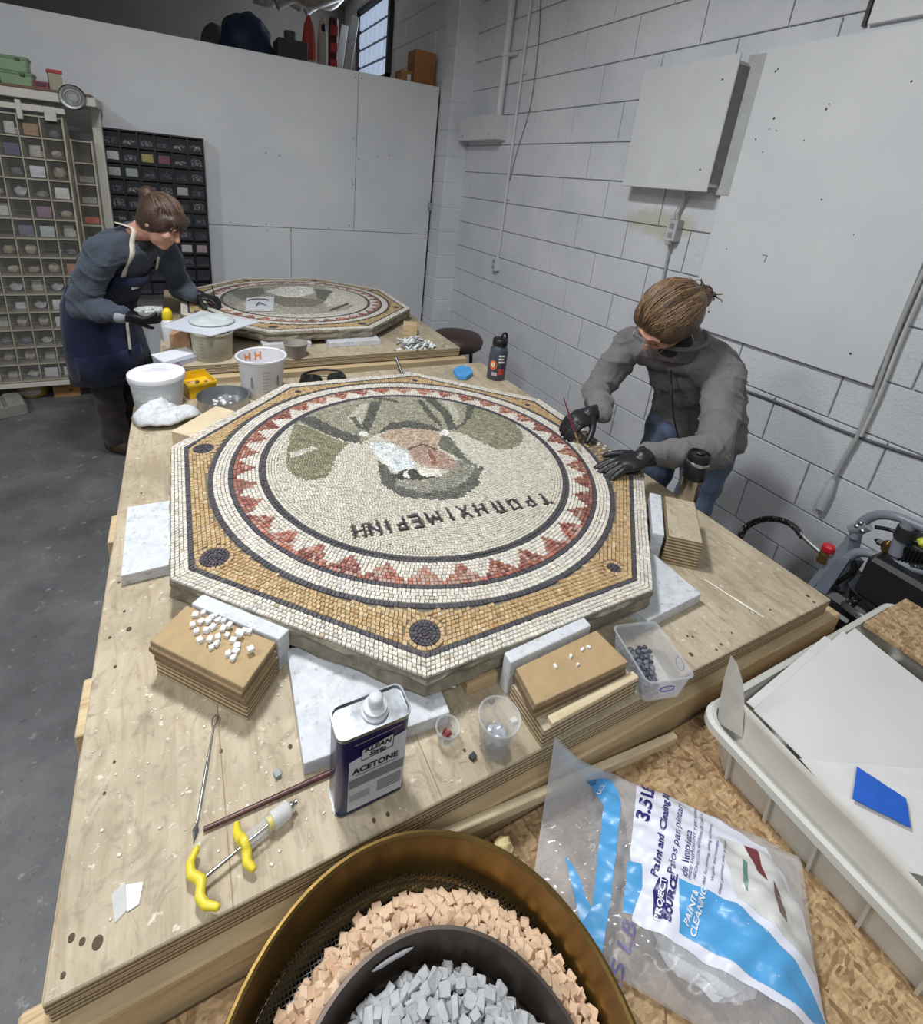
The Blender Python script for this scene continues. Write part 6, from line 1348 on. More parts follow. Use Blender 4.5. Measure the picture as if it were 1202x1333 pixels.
t = thing('cardboard_box', 'larger brown carton standing on top of the partition', 'box', (1.905, 4.44, zl), 0); MB().box((0, 0, .09), (.185, .16, .18), bev=.002).build('carton', M('carton_brown', hexc(150, 100, 60), .75, var=.08), t); MB().box((0, 0, .225), (.187, .162, .09), bev=.002).build('lid', M('carton_brown2', hexc(158, 108, 66), .75, var=.08), t)
t = thing('cardboard_box', 'smaller low carton beside the brown carton on the partition top', 'box', (1.76, 4.46, zl), .0); MB().box((0, 0, .055), (.10, .14, .11), bev=.002).build('carton', CARD, t); MB().box((.02, -.071, .06), (.03, .002, .05)).build('label', LABEL, t)
t = thing('foil_duct', 'silvery insulated pipes under the ceiling above the loft', 'pipe', (0, 0, 0))
for px_, yy, r in (([(360, 6), (385, -4), (410, 4), (440, -6)], 5.6, .05), ([(398, 16), (415, 6), (432, 8), (448, -8)], 5.75, .035), ([(330, -2), (352, 4), (372, 0), (392, 10)], 5.9, .04)):
    MB().tube(smoothline([PY(u, v, yy) for u, v in px_], 6), r, 12).build('pipe', M('foil', hexc(170, 168, 164), .45, .3, var=.3, vs=20, bump=.4, bs=30), t, 1)
# ceiling lamps (real fixtures that carry the lights above)
for i, (loc, sx, sy, pw, c) in enumerate(LIGHTS):
    t = thing('ceiling_lamp', ['square ceiling lamp above the near mosaic', 'square ceiling lamp above the left aisle', 'long ceiling lamp behind the near bench'][i], 'lamp', (loc[0], loc[1], loc[2] + .012)); MB().box((0, 0, .03), (sx + .04, sy + .04, .05), bev=.005).build('housing', WALLP, t); MB().tube([(0, 0, .05), (0, 0, .44)], .01, 8).build('stem', WALLP, t, 1)
# stool behind the farther table
st = thing('stool', 'dark brown padded stool between the farther table and block wall', 'stool', (1.55, 2.72, 0)); MB().lathe([(0, .64), (.14, .64), (.165, .66), (.17, .70), (.15, .73), (.08, .745), (0, .748)], 32).build('seat', M('seat_brown', hexc(64, 48, 44), .5, var=.15), st, .9)
for i in range(4): a = math.radians(45 + 90 * i); MB().tube([(.10 * math.cos(a), .10 * math.sin(a), .645), (.17 * math.cos(a), .17 * math.sin(a), .0)], .012, 8).build('leg', BLACK_PL, st, 1)
MB().tube([(.145 * math.cos(a), .145 * math.sin(a), .22) for a in np.linspace(0, 6.28, 25)[:-1]], .008, 6, closed=True).build('foot_ring', BLACK_PL, st, 1)
# ================================================================== pressure washer by the wall
pw = thing('pressure_washer', 'grey and black pressure washer with tube handle by the block wall', 'pressure washer', (1.80, .50, 0))
B0 = Vector((1.80, .50, 0)); X = 1.80
def L_(pts): return [PX(u, v, X + (q[0] if q else 0)) - B0 for (u, v, *q) in pts]
def wt(pts, r, name, mat, seg=12, n=6): MB().tube(smoothline(L_(pts), n), r, seg).build(name, mat, pw, 1.2)
wt([(1112, 700), (1120, 683), (1140, 671), (1165, 672), (1190, 682), (1215, 692)], .0135, 'upper_handle', GREY_PAINT)
wt([(1103, 727), (1115, 720), (1130, 720), (1152, 728), (1190, 740), (1225, 748)], .0135, 'lower_handle', GREY_PAINT)
wt([(1186, 678), (1174, 700), (1166, 722)], .017, 'cross_tube', GREY_PAINT)
wt([(1183, 688), (1176, 702)], .024, 'foam_grip', M('rubber_black', hexc(34, 34, 36), .8))
pl = [(1108, 692), (1102, 722), (1110, 728), (1072, 790), (1050, 762)]
q = L_(pl); ex = Vector((.03, -.02, 0)); n = len(q); MB().add(q + [p + ex for p in q], [tuple(range(n)), tuple(range(n, 2 * n))[::-1]] + [(i, n + i, n + (i + 1) % n, (i + 1) % n) for i in range(n)]).build('front_panel', GREY_PAINT, pw)
q = L_([(1098, 724), (1111, 726), (1072, 783), (1058, 772)]); q = [p + Vector((-.02, 0, 0)) for p in q]; MB().add(q + [p + Vector((.03, 0, 0)) for p in q], [(0, 1, 2, 3), (7, 6, 5, 4), (0, 4, 5, 1), (1, 5, 6, 2), (2, 6, 7, 3), (3, 7, 4, 0)]).build('panel_ridge', M('grey_panel_light', hexc(118, 126, 138), .45), pw)
a, b = L_([(1108, 690), (1131, 684)]); MB().tube([a, a.lerp(b, .5), b], [.016, .02, .016], 12).build('trigger_head', M('chrome_grey', hexc(186, 190, 194), .3, .6), pw, .8)
for u, v in ((1124, 680), (1126, 690), (1119, 684)): p = L_([(u, v)])[0]; MB().ell(p + Vector((-.012, 0, 0)), (.009, .009, .009), seg=10, rings=6).build('rivet', STEEL, pw, 3)
p = L_([(1072, 725)])[0]; MB().lathe([(0, -.02), (.014, -.02), (.017, -.012), (.012, .0), (.016, .012), (.012, .022), (0, .022)], 16, c=p).build('brass_valve', M('brass_bright', hexc(176, 146, 84), .3, .9), pw, .8)
p = L_([(1079, 714)])[0]; MB().lathe([(0, -.012), (.016, -.012), (.019, -.006), (.019, .008), (.014, .014), (0, .014)], 8, c=p).build('red_knob', M('knob_red', hexc(196, 40, 48), .4), pw, .6)
HOSE = NT('braided_hose'); hv = HOSE.coords('Object', (1, 1, 1)); ck = HOSE.add('ShaderNodeTexVoronoi', Scale=95.0); HOSE.l(hv, ck.inputs[0]); HOSE.col(HOSE.ramp(ck.outputs['Distance'], [(.15, (.45, .45, .45)), (.3, (.018, .018, .02))])); HOSE.set(.5); HOSE = HOSE.m
wt([(962, 702), (972, 686), (990, 677), (1012, 676), (1032, 684), (1046, 700)], .0105, 'braided_hose', HOSE)
wt([(1036, 688), (1052, 704), (1072, 722)], .0085, 'hose_ferrule', M('ferrule', hexc(176, 178, 178), .35, .8), 10)
wt([(962, 702), (955, 730), (960, 790), (1000, 860)], .0105, 'braided_hose', HOSE)
wt([(1096, 792), (1110, 782), (1135, 765), (1160, 745), (1185, 738), (1220, 742)], .012, 'braided_hose', HOSE)
wt([(1112, 730), (1112, 742), (1100, 752), (1088, 760)], .007, 'black_hose', BLACK_PL); wt([(1150, 728), (1142, 742), (1122, 752), (1112, 770), (1110, 790)], .011, 'black_hose', BLACK_PL); wt([(1140, 686), (1160, 690), (1180, 700), (1200, 708)], .006, 'cable', BLACK_PL)
def wbox(u, v, size, name, mat, rz=0, dx=0, rx=0): 
    p = PX(u, v, X + dx) - B0; MB().box(None, size, mt=Matrix.Translation(p) @ Matrix.Rotation(rz, 4, 'Z') @ Matrix.Rotation(rx, 4, 'X'), bev=.012).build(name, mat, pw)
wbox(1195, 765, (.22, .20, .14), 'engine_block', M('engine_black', hexc(30, 30, 32), .5, var=.3), dx=.05); wbox(1150, 775, (.12, .14, .07), 'engine_guard', M('engine_grey', hexc(66, 70, 74), .45), dx=.03, rx=.3)
wbox(1205, 715, (.10, .12, .05), 'air_filter', M('filter_dark', hexc(44, 46, 46), .6), dx=.05)
for i in range(6): wbox(1185 + i * 5, 716 + i * 1.5, (.11, .006, .054), 'cooling_fin', BLACK_PL, dx=.048)
wbox(1203, 706, (.04, .03, .03), 'yellow_tag', M('tag_yellow', hexc(210, 214, 70), .5), dx=.01); wbox(1090, 800, (.06, .10, .05), 'pump', BLACK_PL, dx=.0); wbox(1082, 760, (.03, .05, .03), 'clamp', BLACK_PL); wbox(1146, 706, (.02, .03, .02), 'clamp', BLACK_PL, dx=0); wbox(1155, 712, (.025, .025, .05), 'bronze_fitting', M('bronze_fit', hexc(120, 92, 50), .4, .7))
wbox(1215, 790, (.2, .2, .16), 'fuel_tank', BLACK_PL, dx=.15)
for s in (-1, 1): 
    mt = Matrix.Translation(Vector((s * .17 + .10, -.05, .14))) @ Matrix.Rotation(math.pi / 2, 4, 'Y'); MB().lathe([(.05, -.03), (.12, -.035), (.14, -.02), (.14, .02), (.12, .035), (.05, .03)], 32, mt=mt).build('wheel', M('tyre', hexc(30, 30, 30), .8), pw, .8)
p = PX(1130, 812, X) - B0; mt = Matrix.Translation(p) @ Matrix.Rotation(.5, 4, 'Y'); MB().lathe([(.05, 0), (.075, 0), (.078, .01), (.075, .02), (.05, .02)], 32, mt=mt).build('pulley_guard', M('guard_grey', hexc(96, 98, 100), .35, .5), pw, .8)
for x in (-.06, .22):
    for y in (-.15, .12): MB().tube([(x, y, .02), (x, y, .48)], .014, 10).build('frame_tube', BLACK_PL, pw, 1)
MB().box((.08, -.015, .30), (.30, .30, .04), bev=.005).build('base_plate', BLACK_PL, pw); MB().box((.08, .12, .01), (.3, .06, .02), bev=.005).build('rest_foot', BLACK_PL, pw)
MB().box((.10, -.02, .42), (.24, .22, .22), bev=.02).build('engine_case', M('engine_black', hexc(30, 30, 32), .5, var=.3), pw)
# ================================================================== people
def nrm(v): return Vector(v).normalized()
def glove(mb, wrist, palm_c, fwd, nor, side, L=.17, curls=(.3, .35, .4, .5), thumb=(.5, .3), spread=.10):
    """palm and five fingers: fwd = towards the fingers, nor = back of the hand, side = towards the thumb; curls in radians per knuckle"""
    fwd = nrm(fwd); nor = nrm(Vector(nor) - fwd * fwd.dot(Vector(nor))); sd = fwd.cross(nor).normalized(); sd = sd if sd.dot(Vector(side)) > 0 else -sd
    k = L / .18; c = Vector(palm_c)
    mb.chain([Vector(wrist), c - fwd * .035 * k], [.028 * k, .028 * k])
    mb.ell(c, (.046 * k, .040 * k, .017 * k), (fwd, sd, nor))
    for o in (-.026, -.009, .009, .026): mb.cap(c - fwd * .03 * k + sd * o * .7 * k, c + fwd * .04 * k + sd * o * k, .014 * k, .0105 * k)
    for i, (o, ln) in enumerate(((.028, .070), (.0095, .078), (-.0095, .072), (-.027, .058))):
        p = c + fwd * .042 * k + sd * o * k; d = (fwd + sd * (o / .028) * spread).normalized(); pts = [p]; a = curls[i]
        for j, f in enumerate((.42, .33, .25)):
            ax_ = d.cross(nor).normalized(); d = (Matrix.Rotation(-a if False else a, 3, ax_) @ d) if False else (d * math.cos(a) - nor * math.sin(a)).normalized(); nn = (nor - d * nor.dot(d)); nor_l = nn.normalized() if nn.length > 1e-4 else nor
            p = p + d * ln * f * k; pts.append(p)
        mb.chain(pts, [.0098 * k, .0092 * k, .0085 * k, .0072 * k], 10)
    p = c - fwd * .022 * k + sd * .030 * k; d = (sd * .75 + fwd * .7 - nor * thumb[0]).normalized(); pts = [p]
    for j, f in enumerate((.034, .027, .019)):
        p = p + d * f * k; pts.append(p); d = (d + fwd * thumb[1] - nor * .12).normalized()
    mb.chain(pts, [.0135 * k, .0115 * k, .0100 * k, .0082 * k], 10)
    return mb
def head_parts(mb, H, Fw, Up, Rt, s=1.0):
    E = lambda a, b, c, ra, rb, rc: mb.ell(H + Fw * a * s + Rt * b * s + Up * c * s, (ra * s, rb * s, rc * s), (Fw, Rt, Up))
    E(-.012, 0, .025, .092, .074, .088)          # skull
    E(.028, 0, -.030, .058, .058, .080)          # face
    E(.058, 0, -.088, .024, .030, .020)          # chin
    E(.078, 0, .022, .016, .048, .012)           # brow
    mb.chain([H + Fw * .082 * s + Up * .008 * s, H + Fw * .102 * s - Up * .026 * s], [.008 * s, .0125 * s], 10)   # nose
    for b in (-.010, .010): E(.093, b, -.030, .009, .007, .007)
    E(.078, 0, -.056, .012, .022, .006); E(.076, 0, -.066, .012, .019, .007)    # lips
    for b in (-1, 1):
        E(.056, b * .034, -.022, .026, .022, .022)  # cheeks
        E(-.012, b * .072, -.012, .015, .007, .024)  # ears
def rings_body(spec, f, r):
    out = []
    n = len(spec)
    for i, (c, w_, d_) in enumerate(spec):
        c = Vector(c); t = (Vector(spec[min(i + 1, n - 1)][0]) - Vector(spec[max(i - 1, 0)][0])).normalized(); fr_ = (Vector(f) - t * t.dot(Vector(f))).normalized(); rr = (Vector(r) - t * t.dot(Vector(r))).normalized()
        out.append((c, rr * w_, fr_ * d_))
    return out
def strands(name, H, Fw, Up, Rt, cen, rad, bun, mat, parent, n=90, seed=1, front=.55):
    """hair strands swept over the head from the hairline back to the knot"""
    random.seed(seed); mb = MB()
    for i in range(n):
        a = rnd(-1.45, 1.45); e0 = rnd(.15, 1.0) * front
        d0 = (Fw * math.cos(a) * math.cos(e0) + Rt * math.sin(a) * math.cos(e0) + Up * math.sin(e0 + .25)).normalized(); b = (bun - cen).normalized(); pts = []
        for k in range(9):
            t = k / 8; d = (d0 * (1 - t) + b * t).normalized() if (d0 * (1 - t) + b * t).length > .05 else Up
            d = (d + Up * .25 * math.sin(t * math.pi)).normalized(); q = cen + Fw * (d.dot(Fw) * rad[0]) + Rt * (d.dot(Rt) * rad[1]) + Up * (d.dot(Up) * rad[2])
            pts.append(q * 1.0 + d * rnd(.000, .002))
        mb.tube(pts, [.0008, .0015, .0018, .0018, .0018, .0017, .0016, .0014, .001], 5)
    return mb.build(name, mat, parent, 3)

# ---------------- woman bending over the near mosaic
f = nrm((-.942, -.335, 0)); r = Vector((-.335, .942, 0)); up = Vector((0, 0, 1))
pA = thing('person', 'woman in grey fleece jacket and jeans bending over the near mosaic with brush', 'person', (1.76, 1.12, 0))
OA = Vector((1.76, 1.12, 0))
def sub(o): o.location = -OA; return o
Pv = Vector((1.735, 1.115, .86)); RS = Vector((1.462, 1.265, 1.150)); LS = Vector((1.555, .950, 1.145)); N = Vector((1.490, 1.10, 1.200)); H = Vector((1.382, 1.078, 1.296))
RE = Vector((1.345, 1.275, .965)); RWp = P(783, 535, 1.005); LE = Vector((1.375, .800, .968)); LW = P(846, 592, .965)
Fw = nrm(f * .52 + up * -.82 + r * .32); Up = nrm(f * .82 + up * .52); Up = nrm(Up - Fw * Up.dot(Fw)); Rt = Fw.cross(Up)
hipR, hipL = Pv + r * .085 - up * .02, Pv - r * .085 - up * .02
kneeR, kneeL = Vector((1.70, 1.22, .46)), Vector((1.71, 1.02, .46)); ankR, ankL = Vector((1.80, 1.24, .08)), Vector((1.80, 1.00, .08))
mb = MB(); head_parts(mb, H, Fw, Up, Rt, 1.0); mb.chain([H - Up * .05 - Fw * .02, N], [.048, .055])
mb.loft(rings_body([(Pv, .12, .09), (Vector((1.70, 1.11, .98)), .10, .07), (Vector((1.63, 1.11, 1.09)), .11, .065), (N - up * .05 - f * .02, .09, .05)], f, r))
mb.chain([RS, RE, RWp], [.038, .034, .026]); mb.chain([LS, LE, LW], [.038, .034, .026]); mb.chain([hipR, kneeR, ankR], [.07, .05, .036]); mb.chain([hipL, kneeL, ankL], [.07, .05, .036]); mb.chain([N - up * .04, RS], [.045, .038]); mb.chain([N - up * .04, LS], [.045, .038])
sub(blob(mb, 'body', 'skin', pA, .0055, 2))
mb = MB()
mb.loft(rings_body([(Vector((1.765, 1.118, .80)), .178, .135), (Vector((1.735, 1.115, .90)), .172, .130), (Vector((1.69, 1.11, 1.0)), .160, .122), (Vector((1.615, 1.105, 1.10)), .172, .128), (Vector((1.55, 1.10, 1.165)), .155, .105), (Vector((1.505, 1.095, 1.205)), .085, .075)], f, r))
mb.chain([N - up * .035 + r * .03, RS], [.066, .064]); mb.chain([N - up * .035 - r * .03, LS], [.066, .064])
mb.chain([RS, RS.lerp(RE, .5) + r * .004, RE, RE.lerp(RWp, .55), RWp], [.064, .055, .049, .043, .036]); mb.chain([LS, LS.lerp(LE, .5) - r * .004, LE, LE.lerp(LW, .5), LW], [.064, .056, .050, .043, .036])
jk = sub(blob(mb, 'fleece_jacket', 'fleece_grey', pA, .0065, 5))
displace(jk, lambda x, y, z: .0030 * np.sin(z * 62 + y * 30 + 3 * np.sin(x * 15)) + .0065 * (1 - np.abs(np.sin(z * 34 + x * 22 + 2.2 * np.sin(y * 21)))) ** 4 + .0035 * (1 - np.abs(np.sin(x * 48 - y * 37 + 1.8 * np.sin(z * 40)))) ** 4 + .0018 * np.sin(x * 80 - z * 35))   # soft folds
# collar, zip and pockets
col = MB(); cr = []
for k in range(15):
    a = -2.5 + 5.0 * k / 14; cr.append((N + Vector((0, 0, .012)) + f * (.078 * math.cos(a) + .014) + r * .088 * math.sin(a) - up * .030 * math.cos(a)))
vs = []
for q in cr: o_ = (q - N); o_.z = 0; vs += [q - up * .022 + nrm(o_) * .010, q + up * .024 + nrm(o_) * .004, q + up * .018 + nrm(o_) * .013]
col.add(vs, [(3 * i + a, 3 * i + b, 3 * i + 3 + b, 3 * i + 3 + a) for i in range(14) for a, b in ((0, 1), (1, 2))]); co = sub(col.build('collar', 'fleece_grey', pA, 3)); so = co.modifiers.new('s', 'SOLIDIFY'); so.thickness = .006
def on_torso(t, wdt, off=.0):   # t along chest front from collar down, wdt sideways
    a = Vector((1.505, 1.095, 1.18)); b = Vector((1.755, 1.118, .82)); c = a.lerp(b, t); dp = (.085 + (.137 - .085) * min(1, t * 2.2)); ax_ = (a - b).normalized(); ff = nrm(f - ax_ * ax_.dot(f)); ww = .17; k = math.sqrt(max(.05, 1 - (wdt / ww) ** 2))
    return c + ff * (dp * k + off) + r * wdt
zp = MB(); zp.tube([on_torso(t, 0.0, .004) for t in np.linspace(.02, .9, 18)], .0028, 6); sub(zp.build('zip', M('zip_dark', hexc(64, 62, 62), .4, .3), pA, 1))
zp = MB(); zp.tube([on_torso(.13, 0, .008), on_torso(.24, 0.004, .010)], .0035, 6); sub(zp.build('zip_pull', STEEL, pA, 1))
zp = MB(); zp.tube([on_torso(.28, -.05, .004), on_torso(.30, -.10, .003)], .0018, 5); sub(zp.build('chest_seam', M('seam_grey', hexc(70, 67, 66), .8), pA, 1))
q0 = LS.lerp(LE, .55); q1 = LS.lerp(LE, .95); od = nrm(-r * .75 + f * .0 - Vector((.45, .6, 0)))
zp = MB(); zp.tube([q0 + od * .062, q0.lerp(q1, .5) + od * .062, q1 + od * .058], .0022, 6); sub(zp.build('sleeve_zip', M('zip_black', hexc(40, 40, 42), .5), pA, 1))
mb = MB(); mb.ell(N + f * .050 - up * .012, (.052, .058, .044)); mb.cap(N - up * .01 + f * .015, N + f * .03 + up * .02, .060, .056); sub(blob(mb, 'black_undershirt', 'collar_black', pA, .006, 2))
mb = MB()
mb.loft(rings_body([(Pv - up * .10, .162, .122), (Pv - up * .04, .158, .116), (Pv + up * .03, .145, .105)], f, r)); mb.chain([hipR, kneeR, ankR + up * .01], [.092, .066, .055]); mb.chain([hipL, kneeL, ankL + up * .01], [.092, .066, .055])
mb.chain([Pv + f * .09 - up * .03 + r * .05, hipR.lerp(kneeR, .6)], [.05, .06]); mb.chain([Pv + f * .09 - up * .03 - r * .05, hipL.lerp(kneeL, .6)], [.05, .06])
jn = sub(blob(mb, 'jeans', 'denim', pA, .008, 4))
displace(jn, lambda x, y, z: .003 * np.sin(z * 60 + x * 25 + 2 * np.sin(y * 20)))
for a_ in (ankR, ankL):
    mb = MB(); mb.chain([Vector((a_.x + .02, a_.y, .045)), Vector((a_.x - .15, a_.y - .05, .035))], [.042, .036]); mb.cap(a_, Vector((a_.x, a_.y, .05)), .045, .045); so_ = sub(blob(mb, 'shoe', BLACK_PL, pA, .008, 2))
    for v in so_.data.vertices: v.co.z = max(v.co.z, .001)
# hands
gr = P(757, 549, .985); brush_tip = P(757, 588, .9325); brush_top = P(734, 518, 1.075)
mb = MB(); glove(mb, RWp, gr + Vector((.012, .012, .006)), nrm(gr - RWp), nrm(Vector((-.25, -.3, .9))), nrm(Vector((-.5, -.7, -.1))), .165, (.75, .8, .95, 1.05), (.55, .55), .03)
sub(blob(mb, 'glove', 'nitrile_black', pA, .0026, 3))
pl_ = P(822, 601, .962); tipd = nrm(P(783, 612, .94) - pl_)
mb = MB(); glove(mb, LW, pl_, tipd, Vector((.0, .0, 1)), nrm(P(790, 585, .96) - pl_), .175, (.20, .22, .26, .30), (.15, .35), .10)
sub(blob(mb, 'glove', 'nitrile_black', pA, .0026, 3))
mb = MB(); d = nrm(LW - pl_); mb.cap(LW - d * .008, LW + d * .012, .034, .034); sub(blob(mb, 'watch_band', BLACK_PL, pA, .003, 2))
# hair
hc_ = H - Fw * .026 + Up * .018; hr = (.108, .094, .106); bun = H - Fw * .108 - Up * .012 - r * .022
mb = MB(); mb.ell(hc_, hr, (Fw, Rt, Up)); mb.ell(H - Fw * .045 - Up * .030, (.062, .074, .070), (Fw, Rt, Up))
for s in (-1, 1): mb.ell(H + Fw * .012 + Rt * .052 * s + Up * .032, (.062, .036, .058), (Fw, Rt, Up))
mb.ell(bun, (.040, .042, .040), (Fw, Rt, Up)); mb.ell(bun - Fw * .020 - Up * .012, (.028, .034, .034), (Fw, Rt, Up)); mb.chain([bun, H - Fw * .06 + Up * .02], [.034, .05])
sub(blob(mb, 'hair', 'hair_brown', pA, .005, 3)); sub(strands('hair_strands', H, Fw, Up, Rt, hc_, (.110, .096, .108), bun, 'hair_brown', pA, 200, 3, .85)); sub(strands('hair_highlights', H, Fw, Up, Rt, hc_, (.1105, .0965, .1085), bun, 'hair_brown_light', pA, 110, 13, .85))
random.seed(17); mb = MB()
for i in range(22):
    a = rnd(0, 6.28); d = nrm(-Fw * .5 + Up * math.sin(a) + Rt * math.cos(a)); p0_ = bun - Fw * .02; q_ = rnd(0, 6.28); e_ = nrm(Up * math.sin(q_) + Rt * math.cos(q_)); mb.tube(smoothline([p0_ + d * .015, p0_ + d * .036 + e_ * .010, p0_ + d * .040 + e_ * rnd(.018, .03), p0_ + d * rnd(.02, .05) + e_ * rnd(.03, .045)], 5), [.0018] * 12 + [.0012] * 4, 5)
sub(mb.build('loose_strands', 'hair_brown', pA, 3))
mb = MB()
for s in (-1, 1): mb.ell(H + Fw * .086 + Rt * s * .030 + Up * .004, (.004, .013, .004), (Fw, Rt, Up), 12, 6)
sub(mb.build('closed_eyelids', M('eyelid', hexc(120, 80, 68), .6), pA, 3))
mb = MB()
for s in (-1, 1): mb.tube([H + Fw * .092 + Rt * s * (.012 + .034 * t) + Up * (.024 + .006 * math.sin(t * 3)) - Fw * .012 * t for t in np.linspace(0, 1, 6)], [.0018, .0028, .003, .0028, .002, .001], 6)
sub(mb.build('eyebrows', 'hair_brown', pA, 3))
# spectacles glimpsed under the fringe
mb = MB()
for s in (-1, 1): mb.tube([H + Fw * .100 + Rt * (s * .034 + .021 * math.cos(a)) + Up * (-.004 + .017 * math.sin(a)) for a in np.linspace(0, 6.28, 17)[:-1]], .0013, 5, closed=True)
mb.tube([H + Fw * .101 - Rt * .013, H + Fw * .104, H + Fw * .101 + Rt * .013], .0013, 5)
for s in (-1, 1): mb.tube([H + Fw * .100 + Rt * s * .055, H + Fw * .0 + Rt * s * .080 + Up * .004], .0013, 5)
sub(mb.build('spectacles', M('frame_steel', hexc(120, 122, 124), .3, .8), pA, 1))
# brush in her hand
bs = thing('paint_brush', 'thin red-handled paint brush in the black glove over the mosaic', 'brush', (0, 0, 0)); d = brush_top - brush_tip
MB().tube([brush_tip + d * .34, brush_tip + d * .6, brush_top], [.0028, .0030, .0014], 8).build('handle', M('brush_red', hexc(128, 36, 58), .35), bs, 1); MB().tube([brush_tip + d * .14, brush_tip + d * .35], [.0026, .0030], 8).build('ferrule', M('ferrule_gold', hexc(196, 168, 122), .3, .8), bs, 1); MB().tube([brush_tip, brush_tip + d * .07, brush_tip + d * .15], [.0005, .0024, .0027], 8).build('bristles', M('bristle', hexc(214, 206, 190), .8), bs, 1)

# ---------------- woman in navy apron at the farther table
f = nrm((.80, -.60, 0)); r = Vector((-.60, -.80, 0))
pB = thing('person', 'woman in navy apron and slate sweater working at the farther mosaic', 'person', (-.42, 3.05, 0)); OA = Vector((-.42, 3.05, 0))
Pv = Vector((-.385, 3.00, .86)); N = Vector((-.195, 2.82, 1.270)); RS = Vector((-.305, 2.695, 1.215)); LS = Vector((-.085, 2.955, 1.215)); H = Vector((-.068, 2.705, 1.352))
RE = Vector((-.425, 2.735, .960)); RWp = Vector((-.262, 2.615, .945)); LE = Vector((-.010, 2.97, .985)); LW = Vector((.040, 2.820, .985))
Fw = nrm(f * .78 + up * -.60 + Vector((.1, 0, 0))); Up = nrm(up - Fw * up.dot(Fw)); Rt = Fw.cross(Up)
hipR, hipL = Pv + r * .085 - up * .02, Pv - r * .085 - up * .02; kneeR, kneeL = Vector((-.40, 2.98, .47)), Vector((-.31, 3.12, .47)); ankR, ankL = Vector((-.405, 3.08, .08)), Vector((-.30, 3.22, .08))
mb = MB(); head_parts(mb, H, Fw, Up, Rt, 1.0); mb.chain([H - Up * .05 - Fw * .025, N], [.048, .055])
mb.loft(rings_body([(Pv, .12, .09), (Vector((-.34, 2.955, 1.0)), .10, .08), (Vector((-.27, 2.89, 1.13)), .12, .09), (N - up * .03, .10, .07)], f, r))
mb.chain([RS, RE, RWp], [.042, .036, .026]); mb.chain([LS, LE, LW], [.042, .036, .026]); mb.chain([hipR, kneeR, ankR], [.07, .05, .036]); mb.chain([hipL, kneeL, ankL], [.07, .05, .036]); mb.chain([N - up * .02, RS], [.05, .045]); mb.chain([N - up * .02, LS], [.05, .045])
sub(blob(mb, 'body', 'skin', pB, .006, 2))
TS = [(Vector((-.40, 3.015, .82)), .165, .125), (Vector((-.385, 3.0, .92)), .160, .120), (Vector((-.345, 2.96, 1.02)), .155, .118), (Vector((-.285, 2.905, 1.13)), .170, .125), (Vector((-.225, 2.85, 1.215)), .155, .105), (Vector((-.200, 2.825, 1.262)), .085, .072)]
mb = MB(); mb.loft(rings_body(TS, f, r)); mb.cap(N - up * .05, N - up * .005 - f * .01, .080, .066); mb.chain([N - up * .045 + r * .03, RS], [.070, .075]); mb.chain([N - up * .045 - r * .03, LS], [.070, .072])
mb.chain([RS, RS.lerp(RE, .5), RE, RE.lerp(RWp, .5), RWp], [.076, .070, .060, .052, .040]); mb.chain([LS, LS.lerp(LE, .5), LE, LE.lerp(LW, .5), LW], [.070, .062, .056, .048, .038])
jk = sub(blob(mb, 'sweater', 'sweater_slate', pB, .007, 5))
jkB = jk; displace(jk, lambda x, y, z: .0070 * (1 - np.abs(np.sin(z * 30 + x * 20 + 2.2 * np.sin(y * 18)))) ** 4 + .0035 * np.sin(z * 55 + y * 28 + 3 * np.sin(x * 13)) + .002 * np.sin(x * 70 - z * 40))
mb = MB(); d = nrm(RWp - RE); mb.cap(RWp - d * .002, RWp + d * .004, .040, .040); sub(blob(mb, 'cuff', M('cuff_pale', hexc(170, 174, 180), .9), pB, .004, 2))
mb = MB(); mb.loft(rings_body([(Pv - up * .12, .160, .120), (Pv - up * .02, .165, .122), (Pv + up * .03, .158, .115)], f, r)); mb.chain([hipR, kneeR, ankR + up * .02], [.094, .072, .066]); mb.chain([hipL, kneeL, ankL + up * .02], [.094, .072, .066])
jn = sub(blob(mb, 'trousers', 'trousers_plum', pB, .008, 4))
displace(jn, lambda x, y, z: .005 * np.sin(z * 55 + x * 30 + 2 * np.sin(y * 25)))
for a_ in (ankR, ankL):
    mb = MB(); mb.chain([Vector((a_.x - .02, a_.y + .02, .05)), Vector((a_.x + .12, a_.y - .09, .04))], [.046, .042]); mb.cap(a_ + up * .03, Vector((a_.x, a_.y, .05)), .048, .048); so_ = sub(blob(mb, 'boot', 'boot_brown', pB, .008, 2))
    for v in so_.data.vertices: v.co.z = max(v.co.z, .001)
# apron: bib over the chest and wrapped skirt
def shell(levels, a0, a1, n=26):
    vs = []; m = len(levels)
    R_ = rings_body([(c, w_, d_) for c, w_, d_ in levels], f, r)
    for (c, aw, ad), lv in zip(R_, levels):
        for k in range(n + 1): t = a0 + (a1 - a0) * k / n; fold = .006 * math.sin(t * 9 + c.z * 9); vs.append(c + aw * math.sin(t) * (1 + fold) + ad * math.cos(t) * (1 + fold))
    fs = [(i * (n + 1) + k, i * (n + 1) + k + 1, (i + 1) * (n + 1) + k + 1, (i + 1) * (n + 1) + k) for i in range(m - 1) for k in range(n)]
    return MB().add(vs, fs)
sk = [(Vector((-.375, 3.03, .53)), .205, .185), (Vector((-.385, 3.02, .66)), .200, .172), (Vector((-.395, 3.015, .80)), .188, .150), (Vector((-.385, 3.0, .92)), .180, .142), (Vector((-.345, 2.96, 1.02)), .176, .140)]
ap = sub(shell(sk, -1.95, 1.95).build('apron_skirt', 'apron_navy', pB, 3)); so = ap.modifiers.new('s', 'SOLIDIFY'); so.thickness = .004
